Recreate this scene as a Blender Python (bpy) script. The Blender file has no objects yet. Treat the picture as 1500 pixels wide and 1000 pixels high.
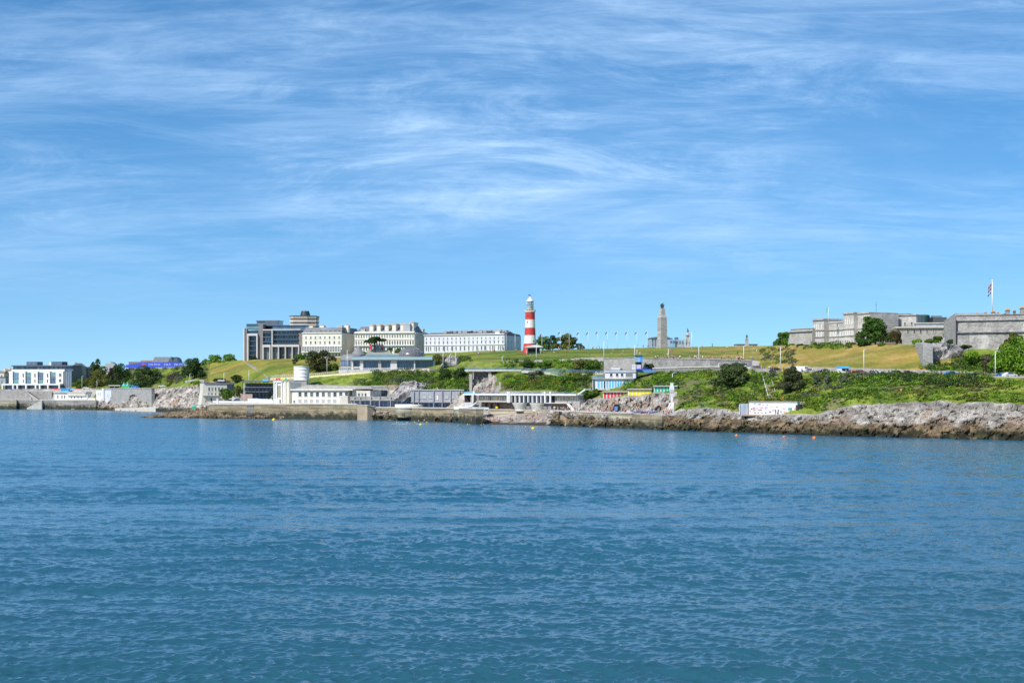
import bpy, math, random
import numpy as np
from mathutils import Vector, Matrix
R = math.radians
rng = np.random.default_rng(7)
random.seed(7)
scn = bpy.context.scene
COL = scn.collection

# ------------------------------------------------------------------ camera, sky, sun, exposure
F = 2352.0      # focal length in pixels of the 1500 px wide photograph
H0 = 13.6       # eye height above the water
YH = 569.0      # horizon row
cam_d = bpy.data.cameras.new("camera")
cam_d.sensor_width = 36.0
cam_d.lens = F / 1500 * 36
cam_d.shift_y = (YH - 500) / 1500
cam_d.clip_start = 0.5
cam_d.clip_end = 20000
cam = bpy.data.objects.new("camera", cam_d)
cam.location = (0, 0, H0)
cam.rotation_euler = (R(90), 0, 0)
COL.objects.link(cam)
scn.camera = cam

SUN_EL, SUN_AZ = R(46), R(222)   # azimuth clockwise from +Y (behind the camera, on its left)
world = bpy.data.worlds.new("World")
scn.world = world
world.use_nodes = True
wn, wl = world.node_tree.nodes, world.node_tree.links
wn.clear()
def wnode(t, **kw):
    n = wn.new(t)
    for k, v in kw.items():
        setattr(n, k, v)
    return n
w_out = wnode("ShaderNodeOutputWorld")
w_bg = wnode("ShaderNodeBackground")
w_bg.inputs["Strength"].default_value = 0.1
sky = wnode("ShaderNodeTexSky", sky_type='NISHITA')
sky.sun_disc = False
sky.sun_elevation = SUN_EL
sky.sun_rotation = SUN_AZ
sky.altitude = 0
sky.air_density = 1.0
sky.dust_density = 0.15
sky.ozone_density = 4.0
w_hs = wnode("ShaderNodeHueSaturation")
w_hs.inputs["Saturation"].default_value = 1.27
w_hs.inputs["Value"].default_value = 1.14
w_hs.inputs["Hue"].default_value = 0.497
wl.new(sky.outputs[0], w_hs.inputs["Color"])
# clear sea air: the pale band low over the horizon is thin, so look a little higher into the sky model
s_tc = wnode("ShaderNodeTexCoord"); s_mp = wnode("ShaderNodeMapping")
s_mp.inputs["Location"].default_value = (0, 0, 0.085); s_mp.inputs["Scale"].default_value = (1, 1, 1.25)
s_nm = wnode("ShaderNodeVectorMath", operation='NORMALIZE')
wl.new(s_tc.outputs["Generated"], s_mp.inputs[0]); wl.new(s_mp.outputs[0], s_nm.inputs[0]); wl.new(s_nm.outputs[0], sky.inputs["Vector"])
# cirrus: a streaky noise on a high flat layer, found from the view direction
tc = wnode("ShaderNodeTexCoord")
sep = wnode("ShaderNodeSeparateXYZ")
wl.new(tc.outputs["Generated"], sep.inputs[0])
def wmath(op, a, b=None, c=None, clamp=False):
    n = wnode("ShaderNodeMath", operation=op)
    n.use_clamp = clamp
    for i, v in enumerate((a, b, c)):
        if v is None: continue
        if isinstance(v, (int, float)): n.inputs[i].default_value = v
        else: wl.new(v, n.inputs[i])
    return n.outputs[0]
zz = wmath('MAXIMUM', sep.outputs[2], 0.0)
den = wmath('ADD', zz, 0.16)
cu = wmath('DIVIDE', sep.outputs[0], den)
cv = wmath('DIVIDE', sep.outputs[1], den)
comb = wnode("ShaderNodeCombineXYZ")
wl.new(cu, comb.inputs[0]); wl.new(cv, comb.inputs[1])
def wnoise(rot, scl, off, scale, detail, rough, dist):
    mp = wnode("ShaderNodeMapping")
    mp.inputs["Rotation"].default_value = (0, 0, rot)
    mp.inputs["Scale"].default_value = scl
    mp.inputs["Location"].default_value = off
    wl.new(comb.outputs[0], mp.inputs[0])
    n = wnode("ShaderNodeTexNoise")
    n.inputs["Scale"].default_value = scale
    n.inputs["Detail"].default_value = detail
    n.inputs["Roughness"].default_value = rough
    n.inputs["Distortion"].default_value = dist
    wl.new(mp.outputs[0], n.inputs["Vector"])
    return n.outputs["Fac"]
big = wnoise(R(20), (1.0, 1.0, 1), (3.1, 1.7, 0), 1.1, 3, 0.5, 0.4)
streak = wnoise(R(-44), (0.75, 1.9, 1), (1.9, 4.4, 0), 1.5, 10, 0.66, 1.0)
fine = wnoise(R(-56), (0.8, 2.6, 1), (7.4, 2.2, 0), 4.2, 10, 0.7, 0.9)
def wramp(v, a, b):
    n = wnode("ShaderNodeMapRange"); n.interpolation_type = 'SMOOTHSTEP'
    n.inputs["From Min"].default_value = a; n.inputs["From Max"].default_value = b
    wl.new(v, n.inputs["Value"])
    return n.outputs[0]
m1 = wmath('MULTIPLY', wramp(streak, 0.40, 0.70), wramp(big, 0.34, 0.60))
m2 = wmath('MULTIPLY', wmath('MULTIPLY', wramp(fine, 0.42, 0.72), wramp(big, 0.30, 0.58)), 0.62)
veil = wmath('MULTIPLY', wramp(wnoise(R(-24), (0.8, 1.3, 1), (5.2, 0.6, 0), 0.9, 6, 0.6, 0.6), 0.40, 0.72), 0.5)
cl = wmath('ADD', wmath('ADD', wmath('MULTIPLY', m1, 0.8), m2), veil)
# feathery fibres slanting across the sky, and two thicker veils where the photograph has them
yy = wmath('MAXIMUM', sep.outputs[1], 0.05)
az = wmath('DIVIDE', sep.outputs[0], yy); el = wmath('DIVIDE', zz, yy)
comb = wnode("ShaderNodeCombineXYZ")
wl.new(az, comb.inputs[0]); wl.new(el, comb.inputs[1])
fib = wnoise(R(19), (0.62, 3.0, 1), (2.3, 0.9, 0), 10.5, 12, 0.72, 0.9)
fib2 = wnoise(R(24), (0.8, 2.4, 1), (5.1, 3.3, 0), 5.5, 9, 0.64, 0.9)
def patch(a0, e0, ra, re):
    q = wmath('ADD', wmath('POWER', wmath('ABSOLUTE', wmath('DIVIDE', wmath('SUBTRACT', az, a0), ra)), 2.0), wmath('POWER', wmath('ABSOLUTE', wmath('DIVIDE', wmath('SUBTRACT', el, e0), re)), 2.0))
    return wramp(wmath('SUBTRACT', 1.0, q), 0.0, 1.0)
pt = wmath('ADD', wmath('MULTIPLY', patch(-0.055, 0.165, 0.17, 0.09), 0.5), wmath('MULTIPLY', patch(0.15, 0.165, 0.16, 0.06), 0.4))
cl = wmath('ADD', wmath('MULTIPLY', cl, 0.62), wmath('MULTIPLY', wmath('MULTIPLY', wramp(fib, 0.40, 0.69), wramp(fib2, 0.36, 0.64)), wmath('ADD', 0.62, pt)))
cl = wmath('ADD', cl, wmath('MULTIPLY', pt, 0.20))
lowfade = wramp(zz, 0.02, 0.12)
cl = wmath('MULTIPLY', wmath('MULTIPLY', cl, lowfade), 0.50, clamp=True)
w_mix = wnode("ShaderNodeMix", data_type='RGBA')
wl.new(cl, w_mix.inputs["Factor"])
wl.new(w_hs.outputs[0], w_mix.inputs["A"])
w_mix.inputs["B"].default_value = (4.6, 6.6, 9.2, 1)
wl.new(w_mix.outputs["Result"], w_bg.inputs["Color"])
wl.new(w_bg.outputs[0], w_out.inputs["Surface"])

sun_d = bpy.data.lights.new("sun", 'SUN')
sun_d.energy = 4.2
sun_d.angle = R(0.5)
sun_d.color = (1.0, 0.95, 0.86)
sun = bpy.data.objects.new("sun", sun_d)
sdir = Vector((math.sin(SUN_AZ) * math.cos(SUN_EL), math.cos(SUN_AZ) * math.cos(SUN_EL), math.sin(SUN_EL)))
sun.rotation_euler = sdir.to_track_quat('Z', 'Y').to_euler()
sun.location = sdir * 500
COL.objects.link(sun)

scn.view_settings.view_transform = 'Standard'
scn.view_settings.look = 'None'
scn.view_settings.exposure = 0.42
scn.view_settings.gamma = 1
scn.render.engine = 'CYCLES'
scn.cycles.max_bounces = 6
scn.cycles.use_denoising = False

# ------------------------------------------------------------------ numpy noise
_perm = np.random.default_rng(3).permutation(512).astype(np.int64)
_perm = np.concatenate([_perm, _perm, _perm])
_grad = np.random.default_rng(5).random(512) * 2 - 1
def vnoise(x, y, z=0.0):
    x, y, z = np.broadcast_arrays(np.asarray(x, float), np.asarray(y, float), np.asarray(z, float))
    xi, yi, zi = np.floor(x).astype(np.int64), np.floor(y).astype(np.int64), np.floor(z).astype(np.int64)
    xf, yf, zf = x - xi, y - yi, z - zi
    u, v, w = (t * t * t * (t * (t * 6 - 15) + 10) for t in (xf, yf, zf))
    def h(a, b, c):
        return _grad[_perm[_perm[_perm[a & 511] + (b & 511)] + (c & 511)] & 511]
    def L(a, b, t): return a + (b - a) * t
    return L(L(L(h(xi, yi, zi), h(xi + 1, yi, zi), u), L(h(xi, yi + 1, zi), h(xi + 1, yi + 1, zi), u), v),
             L(L(h(xi, yi, zi + 1), h(xi + 1, yi, zi + 1), u), L(h(xi, yi + 1, zi + 1), h(xi + 1, yi + 1, zi + 1), u), v), w)
def fbm(x, y, z=0.0, o=4, g=0.5):
    s, a, k = 0, 1.0, 1.0
    for i in range(o):
        s = s + a * vnoise(np.asarray(x) * k + 17.3 * i, np.asarray(y) * k - 9.1 * i, np.asarray(z) * k + 3.7 * i)
        a *= g; k *= 2.03
    return s
def ridge(x, y, z=0.0, o=4):
    s, a, k = 0, 1.0, 1.0
    for i in range(o):
        s = s + a * (1 - 2 * np.abs(vnoise(np.asarray(x) * k + 11.3 * i, np.asarray(y) * k, np.asarray(z) * k + 5.7 * i)))
        a *= 0.5; k *= 2.1
    return s

# ------------------------------------------------------------------ materials
MATS = {}
def nt(name):
    m = bpy.data.materials.new(name)
    m.use_nodes = True
    t = m.node_tree
    t.nodes.clear()
    o = t.nodes.new("ShaderNodeOutputMaterial")
    b = t.nodes.new("ShaderNodeBsdfPrincipled")
    t.links.new(b.outputs[0], o.inputs["Surface"])
    return m, t, b, o
def noise_node(t, vec, scale, detail=4, rough=0.6, dist=0.0):
    n = t.nodes.new("ShaderNodeTexNoise")
    n.inputs["Scale"].default_value = scale
    n.inputs["Detail"].default_value = detail
    n.inputs["Roughness"].default_value = rough
    n.inputs["Distortion"].default_value = dist
    t.links.new(vec, n.inputs["Vector"])
    return n.outputs["Fac"]
def maprange(t, v, a, b, c, d):
    n = t.nodes.new("ShaderNodeMapRange")
    for k, x in zip(("From Min", "From Max", "To Min", "To Max"), (a, b, c, d)):
        n.inputs[k].default_value = x
    t.links.new(v, n.inputs["Value"])
    return n.outputs[0]
def mathn(t, op, a, b):
    n = t.nodes.new("ShaderNodeMath"); n.operation = op
    for i, v in enumerate((a, b)):
        if isinstance(v, (int, float)): n.inputs[i].default_value = v
        else: t.links.new(v, n.inputs[i])
    return n.outputs[0]
def mixc(t, fac, a, b, mode='MIX'):
    n = t.nodes.new("ShaderNodeMix"); n.data_type = 'RGBA'; n.blend_type = mode
    for key, v in (("Factor", fac), ("A", a), ("B", b)):
        if isinstance(v, (int, float)): n.inputs[key].default_value = v
        elif isinstance(v, tuple): n.inputs[key].default_value = (*v[:3], 1)
        else: t.links.new(v, n.inputs[key])
    return n.outputs["Result"]
def bumpn(t, b, h, strength, dist):
    n = t.nodes.new("ShaderNodeBump")
    n.inputs["Strength"].default_value = strength
    n.inputs["Distance"].default_value = dist
    t.links.new(h, n.inputs["Height"])
    t.links.new(n.outputs[0], b.inputs["Normal"])
def mat(name, col, rough=0.75, var=0.12, scale=0.4, fine=3.0, bump=0.0, kind=None, col2=None, metal=0.0, spec=0.4):
    if name in MATS: return MATS[name]
    m, t, b, o = nt(name)
    tcn = t.nodes.new("ShaderNodeTexCoord")
    vec = tcn.outputs["Object"]
    c1 = tuple(max(0, x * (1 - var)) for x in col); c2 = tuple(min(1, x * (1 + var)) for x in col)
    n1 = noise_node(t, vec, scale, 5, 0.65, 0.3)
    f1 = maprange(t, n1, 0.3, 0.7, 0, 1)
    c = mixc(t, f1, c1, c2)
    n2 = noise_node(t, vec, fine, 4, 0.7)
    c = mixc(t, 1.0, c, mixc(t, maprange(t, n2, 0.3, 0.7, 0, 1), (1 - var,) * 3, (1 + var * .6,) * 3), 'MULTIPLY')
    height = n2
    if kind == 'stone':
        br = t.nodes.new("ShaderNodeTexBrick")
        mp = t.nodes.new("ShaderNodeMapping"); mp.inputs["Rotation"].default_value = (R(90), 0, 0)
        t.links.new(vec, mp.inputs[0]); t.links.new(mp.outputs[0], br.inputs["Vector"])
        br.inputs["Scale"].default_value = 0.55
        br.inputs["Mortar Size"].default_value = 0.03
        br.inputs["Color1"].default_value = (0.72, 0.72, 0.72, 1)
        br.inputs["Color2"].default_value = (1.25, 1.22, 1.18, 1)
        br.inputs["Mortar"].default_value = (0.6, 0.6, 0.6, 1)
        c = mixc(t, 0.8, c, mixc(t, 1.0, c, br.outputs["Color"], 'MULTIPLY'))
        st = noise_node(t, vec, 0.16, 6, 0.75, 1.2)
        c = mixc(t, maprange(t, st, 0.48, 0.62, 0, 0.55), c, col2 or tuple(min(1, x * 1.7) for x in col))
        height = mathn(t, 'ADD', br.outputs["Fac"], n2)
    elif kind == 'streak':
        mp = t.nodes.new("ShaderNodeMapping"); mp.inputs["Scale"].default_value = (1, 1, 0.12)
        t.links.new(vec, mp.inputs[0])
        st = noise_node(t, mp.outputs[0], 0.9, 5, 0.7)
        c = mixc(t, maprange(t, st, 0.48, 0.72, 0, 0.6), c, col2 or tuple(x * 0.5 for x in col))
    elif kind == 'tidal':
        geo = t.nodes.new("ShaderNodeNewGeometry")
        sp = t.nodes.new("ShaderNodeSeparateXYZ"); t.links.new(geo.outputs["Position"], sp.inputs[0])
        mp = t.nodes.new("ShaderNodeMapping"); mp.inputs["Scale"].default_value = (0.05, 0.05, 1.6)
        t.links.new(geo.outputs["Position"], mp.inputs[0])
        ln = noise_node(t, mp.outputs[0], 1.0, 5, 0.7)
        c = mixc(t, maprange(t, ln, 0.44, 0.56, 0, 0.85), c, tuple(x * 0.4 for x in col))
        wob = noise_node(t, geo.outputs["Position"], 0.25, 6, 0.75)
        zz_ = mathn(t, 'ADD', sp.outputs[2], maprange(t, wob, 0.3, 0.7, -1.8, 1.8))
        c = mixc(t, maprange(t, zz_, 1.6, 3.4, 1, 0), c, (0.028, 0.027, 0.018))
        gr = noise_node(t, geo.outputs["Position"], 0.6, 5, 0.7)
        gm = mathn(t, 'MULTIPLY', maprange(t, gr, 0.5, 0.65, 0, 0.6), maprange(t, zz_, 1.5, 4.0, 1, 0))
        c = mixc(t, gm, c, (0.10, 0.11, 0.03))
    if kind == 'panes':     # drawn curtains and blinds: some panes paler than others
        oi = t.nodes.new("ShaderNodeObjectInfo")
        c = mixc(t, maprange(t, oi.outputs["Random"], .45, 1.0, 0, 1), c, col2)
    t.links.new(c, b.inputs["Base Color"])
    b.inputs["Roughness"].default_value = rough
    b.inputs["Metallic"].default_value = metal
    b.inputs["Specular IOR Level"].default_value = spec
    if bump: bumpn(t, b, height, bump, 0.15)
    MATS[name] = m
    return m
def leafmat(name, a, c, hl=None):
    if name in MATS: return MATS[name]
    m, t, b, o = nt(name)
    geo = t.nodes.new("ShaderNodeNewGeometry")
    n1 = noise_node(t, geo.outputs["Position"], 0.22, 3, 0.6)
    col = mixc(t, maprange(t, n1, 0.35, 0.65, 0, 1), a, c)
    at = t.nodes.new("ShaderNodeAttribute"); at.attribute_name = "tone"
    col = mixc(t, 1.0, col, at.outputs["Color"], 'MULTIPLY')
    if hl:
        n2 = noise_node(t, geo.outputs["Position"], 0.35, 3, 0.6)
        col = mixc(t, maprange(t, n2, 0.53, 0.6, 0, 0.9), col, hl)
    t.links.new(col, b.inputs["Base Color"])
    b.inputs["Roughness"].default_value = 0.6
    b.inputs["Specular IOR Level"].default_value = 0.25
    tr = t.nodes.new("ShaderNodeBsdfTranslucent"); t.links.new(col, tr.inputs[0])
    mx = t.nodes.new("ShaderNodeMixShader"); mx.inputs[0].default_value = 0.30
    t.links.new(b.outputs[0], mx.inputs[1]); t.links.new(tr.outputs[0], mx.inputs[2])
    t.links.new(mx.outputs[0], o.inputs["Surface"])
    MATS[name] = m
    return m
WHITE = mat('white_paint', (.70, .70, .68), .6, .06, kind='streak', col2=(.6, .59, .56))
CREAM = mat('cream_render', (.66, .63, .52), .75, .08, kind='streak', col2=(.46, .41, .31))
PALECREAM = mat('pale_cream_render', (.70, .67, .58), .75, .08, kind='streak', col2=(.47, .43, .35))
OFFWHITE = mat('bluish_white_render', (.60, .61, .65), .75, .08, kind='streak', col2=(.43, .44, .48))
YELLOWCREAM = mat('yellow_cream_wall', (.72, .63, .40), .8, .12, kind='streak', col2=(.45, .38, .22))
GREYREN = mat('grey_render', (.40, .41, .43), .8, .12, kind='streak', col2=(.25, .26, .28))
BLUEGREY = mat('blue_grey_render', (.36, .40, .46), .8, .15, kind='streak', col2=(.2, .23, .28))
GREYSTONE = mat('grey_stone', (.37, .36, .34), .85, .2, bump=.4, kind='stone', col2=(.40, .38, .36))
PALESTONE = mat('pale_limestone', (.40, .38, .36), .85, .18, bump=.4, kind='stone', col2=(.55, .52, .5))
ASHLAR = mat('ashlar_stone', (.45, .435, .41), .8, .12, bump=.3, kind='stone', col2=(.62, .60, .57))
BROWNSTONE = mat('brown_stone_cladding', (.215, .20, .195), .8, .12, bump=.2)
PALECLAD = mat('pale_stone_cladding', (.57, .535, .515), .75, .08)
CONCRETE = mat('concrete', (.42, .40, .36), .85, .15, kind='streak')
PALECONC = mat('pale_concrete', (.55, .52, .46), .85, .15, kind='streak', col2=(.36, .33, .27))
TIDALWALL = mat('tide_stained_wall', (.36, .29, .18), .85, .25, bump=.4, kind='tidal')
TIDALGREY = mat('tide_stained_grey_wall', (.33, .31, .27), .85, .25, bump=.4, kind='tidal')
TIDALPALE = mat('tide_stained_pale_wall', (.50, .44, .31), .85, .2, bump=.3, kind='tidal')
SLATE = mat('slate_roof', (.17, .175, .19), .7, .2, fine=6)
TILE = mat('clay_tile_roof', (.26, .19, .15), .8, .2)
LEADROOF = mat('lead_roof', (.22, .22, .22), .5, .15, kind='streak')
COPPER = mat('weathered_copper_roof', (.24, .33, .34), .55, .12, kind='streak', col2=(.18, .25, .26))
GLASS = mat('dark_glass', (.02, .028, .036), .12, .3, spec=.5, kind='panes', col2=(.20, .20, .19))
BLUEGLASS = mat('blue_glass', (.075, .14, .225), .12, .35, scale=.25, spec=.5, kind='panes', col2=(.16, .26, .36))
TEALGLASS = mat('teal_glass', (.16, .30, .29), .15, .25, spec=.6)
SKYGLASS = mat('pale_blue_glass', (.25, .45, .60), .15, .2, spec=.6)
SLATEBLUE = mat('slate_blue_panel', (.10, .13, .17), .5, .12)
DARK = mat('dark_metal', (.035, .038, .042), .5, .2)
IRON = mat('grey_metal', (.30, .31, .32), .45, .1, metal=.3)
STEEL = mat('white_pole_paint', (.75, .76, .77), .45, .05)
BLACK = mat('dark_recess', (.02, .02, .022), .9, .1)
BLUE = mat('bright_blue_paint', (.06, .28, .68), .5, .1)
SKYBLUE = mat('sky_blue_paint', (.10, .45, .78), .5, .1)
RAILBLUE = mat('railing_blue_paint', (.12, .25, .50), .5, .1)
BANNERBLUE = mat('banner_blue', (.05, .10, .60), .6, .06)
REDP = mat('red_paint', (.66, .06, .07), .5, .08)
REDLH = mat('lighthouse_red', (.52, .045, .035), .6, .12, kind='streak', col2=(.40, .05, .04))
LHWHITE = mat('lighthouse_white', (.72, .70, .64), .6, .05, kind='streak', col2=(.62, .60, .54))
CORAL = mat('coral_red_paint', (.62, .09, .07), .6, .1)
YELLOW = mat('yellow_paint', (.80, .62, .03), .5, .06)
GREENP = mat('green_paint', (.03, .42, .26), .5, .08)
ORANGE = mat('orange_plastic', (.85, .18, .03), .4, .08)
BUOYYEL = mat('yellow_plastic', (.80, .55, .02), .4, .08)
LIME = mat('lime_vest', (.55, .75, .04), .6, .05)
VERDI = mat('verdigris', (.18, .52, .42), .6, .15)
BRONZE = mat('bronze', (.05, .06, .05), .5, .2)
GRANITE = mat('granite', (.40, .385, .37), .8, .15, bump=.3, kind='stone', col2=(.42, .39, .36))
TERRA = mat('terracotta', (.60, .28, .08), .8, .15)
BARK = mat('bark', (.08, .06, .045), .9, .25, bump=.5)
NAVYP = mat('navy_paint', (.04, .05, .12), .5, .1)
PINKP = mat('pink_paint', (.75, .30, .42), .6, .1)
GREENDK = mat('dark_green_mesh', (.01, .06, .045), .7, .2)
TYRE = mat('tyre_rubber', (.02, .02, .02), .9, .1)
DOORBROWN = mat('brown_door', (.10, .045, .03), .7, .1)
NICHE = mat('niche_cream', (.68, .55, .36), .8, .1)
SAND = mat('pale_slipway', (.55, .50, .43), .9, .15)

# ------------------------------------------------------------------ helpers
def P(px, py, d):
    return Vector(((px - 750) / F * d, d, H0 - (py - YH) / F * d))
def Zp(py, d): return H0 - (py - YH) / F * d
def link(o, parent=None):
    COL.objects.link(o)
    if parent is not None: o.parent = parent
    return o
def tag(o, label=None, cat=None, group=None, kind=None):
    if label: o['label'] = label
    if cat:
        o['category'] = cat
        o['kind'] = 'thing'
    if group: o['group'] = group
    if kind: o['kind'] = kind
    return o
def thing(name, label, cat, loc=(0, 0, 0), rotz=0, group=None):
    o = bpy.data.objects.new(name, None)
    o.empty_display_size = 0.5
    o.location = loc; o.rotation_euler = (0, 0, rotz)
    link(o)
    return tag(o, label, cat, group)
class MB:
    def __init__(s): s.v = []; s.f = []; s.m = []; s.mats = []; s.smooth = []
    def mi(s, m):
        if m not in s.mats: s.mats.append(m)
        return s.mats.index(m)
    def add(s, vs, fs, m, smooth=False):
        k = len(s.v); i = s.mi(m)
        s.v += [tuple(v) for v in vs]
        for f in fs:
            s.f.append(tuple(k + a for a in f)); s.m.append(i); s.smooth.append(smooth)
        return s
    def box(s, x0, x1, y0, y1, z0, z1, m):
        if x0 > x1: x0, x1 = x1, x0
        if y0 > y1: y0, y1 = y1, y0
        if z0 > z1: z0, z1 = z1, z0
        vs = [(x0, y0, z0), (x1, y0, z0), (x1, y1, z0), (x0, y1, z0), (x0, y0, z1), (x1, y0, z1), (x1, y1, z1), (x0, y1, z1)]
        return s.add(vs, [(0, 3, 2, 1), (4, 5, 6, 7), (0, 1, 5, 4), (1, 2, 6, 5), (2, 3, 7, 6), (3, 0, 4, 7)], m)
    def frust(s, x0, x1, y0, y1, z0, z1, ins, m):
        vs = [(x0, y0, z0), (x1, y0, z0), (x1, y1, z0), (x0, y1, z0), (x0 + ins, y0 + ins, z1), (x1 - ins, y0 + ins, z1), (x1 - ins, y1 - ins, z1), (x0 + ins, y1 - ins, z1)]
        return s.add(vs, [(0, 3, 2, 1), (4, 5, 6, 7), (0, 1, 5, 4), (1, 2, 6, 5), (2, 3, 7, 6), (3, 0, 4, 7)], m)
    def gable(s, x0, x1, y0, y1, z0, z1, m, axis='x', over=0.3):
        x0 -= over; x1 += over; y0 -= over; y1 += over
        if axis == 'x':
            ym = (y0 + y1) / 2
            vs = [(x0, y0, z0), (x1, y0, z0), (x1, y1, z0), (x0, y1, z0), (x0, ym, z1), (x1, ym, z1)]
            fs = [(0, 1, 5, 4), (2, 3, 4, 5), (0, 4, 3), (1, 2, 5), (0, 3, 2, 1)]
        else:
            xm = (x0 + x1) / 2
            vs = [(x0, y0, z0), (x1, y0, z0), (x1, y1, z0), (x0, y1, z0), (xm, y0, z1), (xm, y1, z1)]
            fs = [(1, 2, 5, 4), (3, 0, 4, 5), (0, 1, 4), (2, 3, 5), (0, 3, 2, 1)]
        return s.add(vs, fs, m)
    def poly(s, pts, y0, y1, m):            # polygon in x-z extruded along y
        n = len(pts)
        vs = [(x, y0, z) for x, z in pts] + [(x, y1, z) for x, z in pts]
        fs = [tuple(range(n)), tuple(range(2 * n - 1, n - 1, -1))] + [((i + 1) % n, i, n + i, n + (i + 1) % n) for i in range(n)]
        return s.add(vs, fs, m)
    def lathe(s, prof, m, n=24, c=(0, 0), a0=0.0, a1=2 * math.pi, smooth=True):
        full = abs(a1 - a0 - 2 * math.pi) < 1e-6
        na = n if full else n + 1
        vs = []
        for r, z in prof:
            for i in range(na):
                a = a0 + (a1 - a0) * i / n
                vs.append((c[0] + r * math.cos(a), c[1] + r * math.sin(a), z))
        fs = []
        for j in range(len(prof) - 1):
            for i in range(n):
                i2 = (i + 1) % na
                fs.append((j * na + i, j * na + i2, (j + 1) * na + i2, (j + 1) * na + i))
        s.add(vs, fs, m, smooth)
        if full:
            k = len(prof) - 1
            if prof[0][0] > 1e-4: s.add(vs[:na], [tuple(range(na - 1, -1, -1))], m)
            if prof[k][0] > 1e-4: s.add(vs[k * na:], [tuple(range(na))], m)
        return s
    def tube(s, p0, p1, r0, r1, m, n=8):
        p0, p1 = Vector(p0), Vector(p1)
        q = (p1 - p0).to_track_quat('Z', 'Y')
        vs = []
        for p, r in ((p0, r0), (p1, r1)):
            for i in range(n):
                a = 2 * math.pi * i / n
                vs.append(p + q @ Vector((r * math.cos(a), r * math.sin(a), 0)))
        fs = [(i, (i + 1) % n, n + (i + 1) % n, n + i) for i in range(n)] + [tuple(range(n - 1, -1, -1)), tuple(range(n, 2 * n))]
        return s.add(vs, fs, m, True)
    def ball(s, c, r, m, n=10, sz=1.0):
        prof = [(max(1e-5, r * math.cos(a)), c[2] + r * sz * math.sin(a)) for a in [(-.5 + i / n) * math.pi for i in range(n + 1)]]
        return s.lathe(prof, m, 2 * n, (c[0], c[1]))
    def mesh(s, name):
        me = bpy.data.meshes.new(name)
        me.from_pydata(s.v, [], s.f)
        for m in s.mats: me.materials.append(m)
        me.polygons.foreach_set('material_index', s.m)
        me.polygons.foreach_set('use_smooth', s.smooth)
        me.update()
        return me
    def build(s, name, parent=None):
        return link(bpy.data.objects.new(name, s.mesh(name)), parent)
def arrmesh(name, V, Fq, mats, midx=None, smooth=False, tone=None, color=None):
    me = bpy.data.meshes.new(name)
    nv, nf, k = len(V), len(Fq), Fq.shape[1]
    me.vertices.add(nv); me.vertices.foreach_set('co', np.ascontiguousarray(V, dtype=np.float32).ravel())
    me.loops.add(nf * k); me.loops.foreach_set('vertex_index', np.ascontiguousarray(Fq, dtype=np.int32).ravel())
    me.polygons.add(nf)
    me.polygons.foreach_set('loop_start', np.arange(0, nf * k, k, dtype=np.int32))
    me.polygons.foreach_set('loop_total', np.full(nf, k, dtype=np.int32))
    for m in mats: me.materials.append(m)
    if midx is not None: me.polygons.foreach_set('material_index', np.ascontiguousarray(midx, dtype=np.int32))
    me.polygons.foreach_set('use_smooth', np.full(nf, smooth))
    me.update(calc_edges=True)
    def attr(nm, arr):
        a = me.color_attributes.new(nm, 'FLOAT_COLOR', 'POINT')
        c = np.ones((nv, 4), dtype=np.float32); c[:, :3] = arr
        a.data.foreach_set('color', c.ravel())
    if tone is not None: attr('tone', tone)
    if color is not None: attr('ground', color)
    me.validate()
    return me
def copy_tree(o, parent=None):
    c = o.copy(); COL.objects.link(c)
    if parent is not None: c.parent = parent
    for ch in KIDS(o): copy_tree(ch, c)
    return c
def KIDS(o): return list(o.children)

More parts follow.
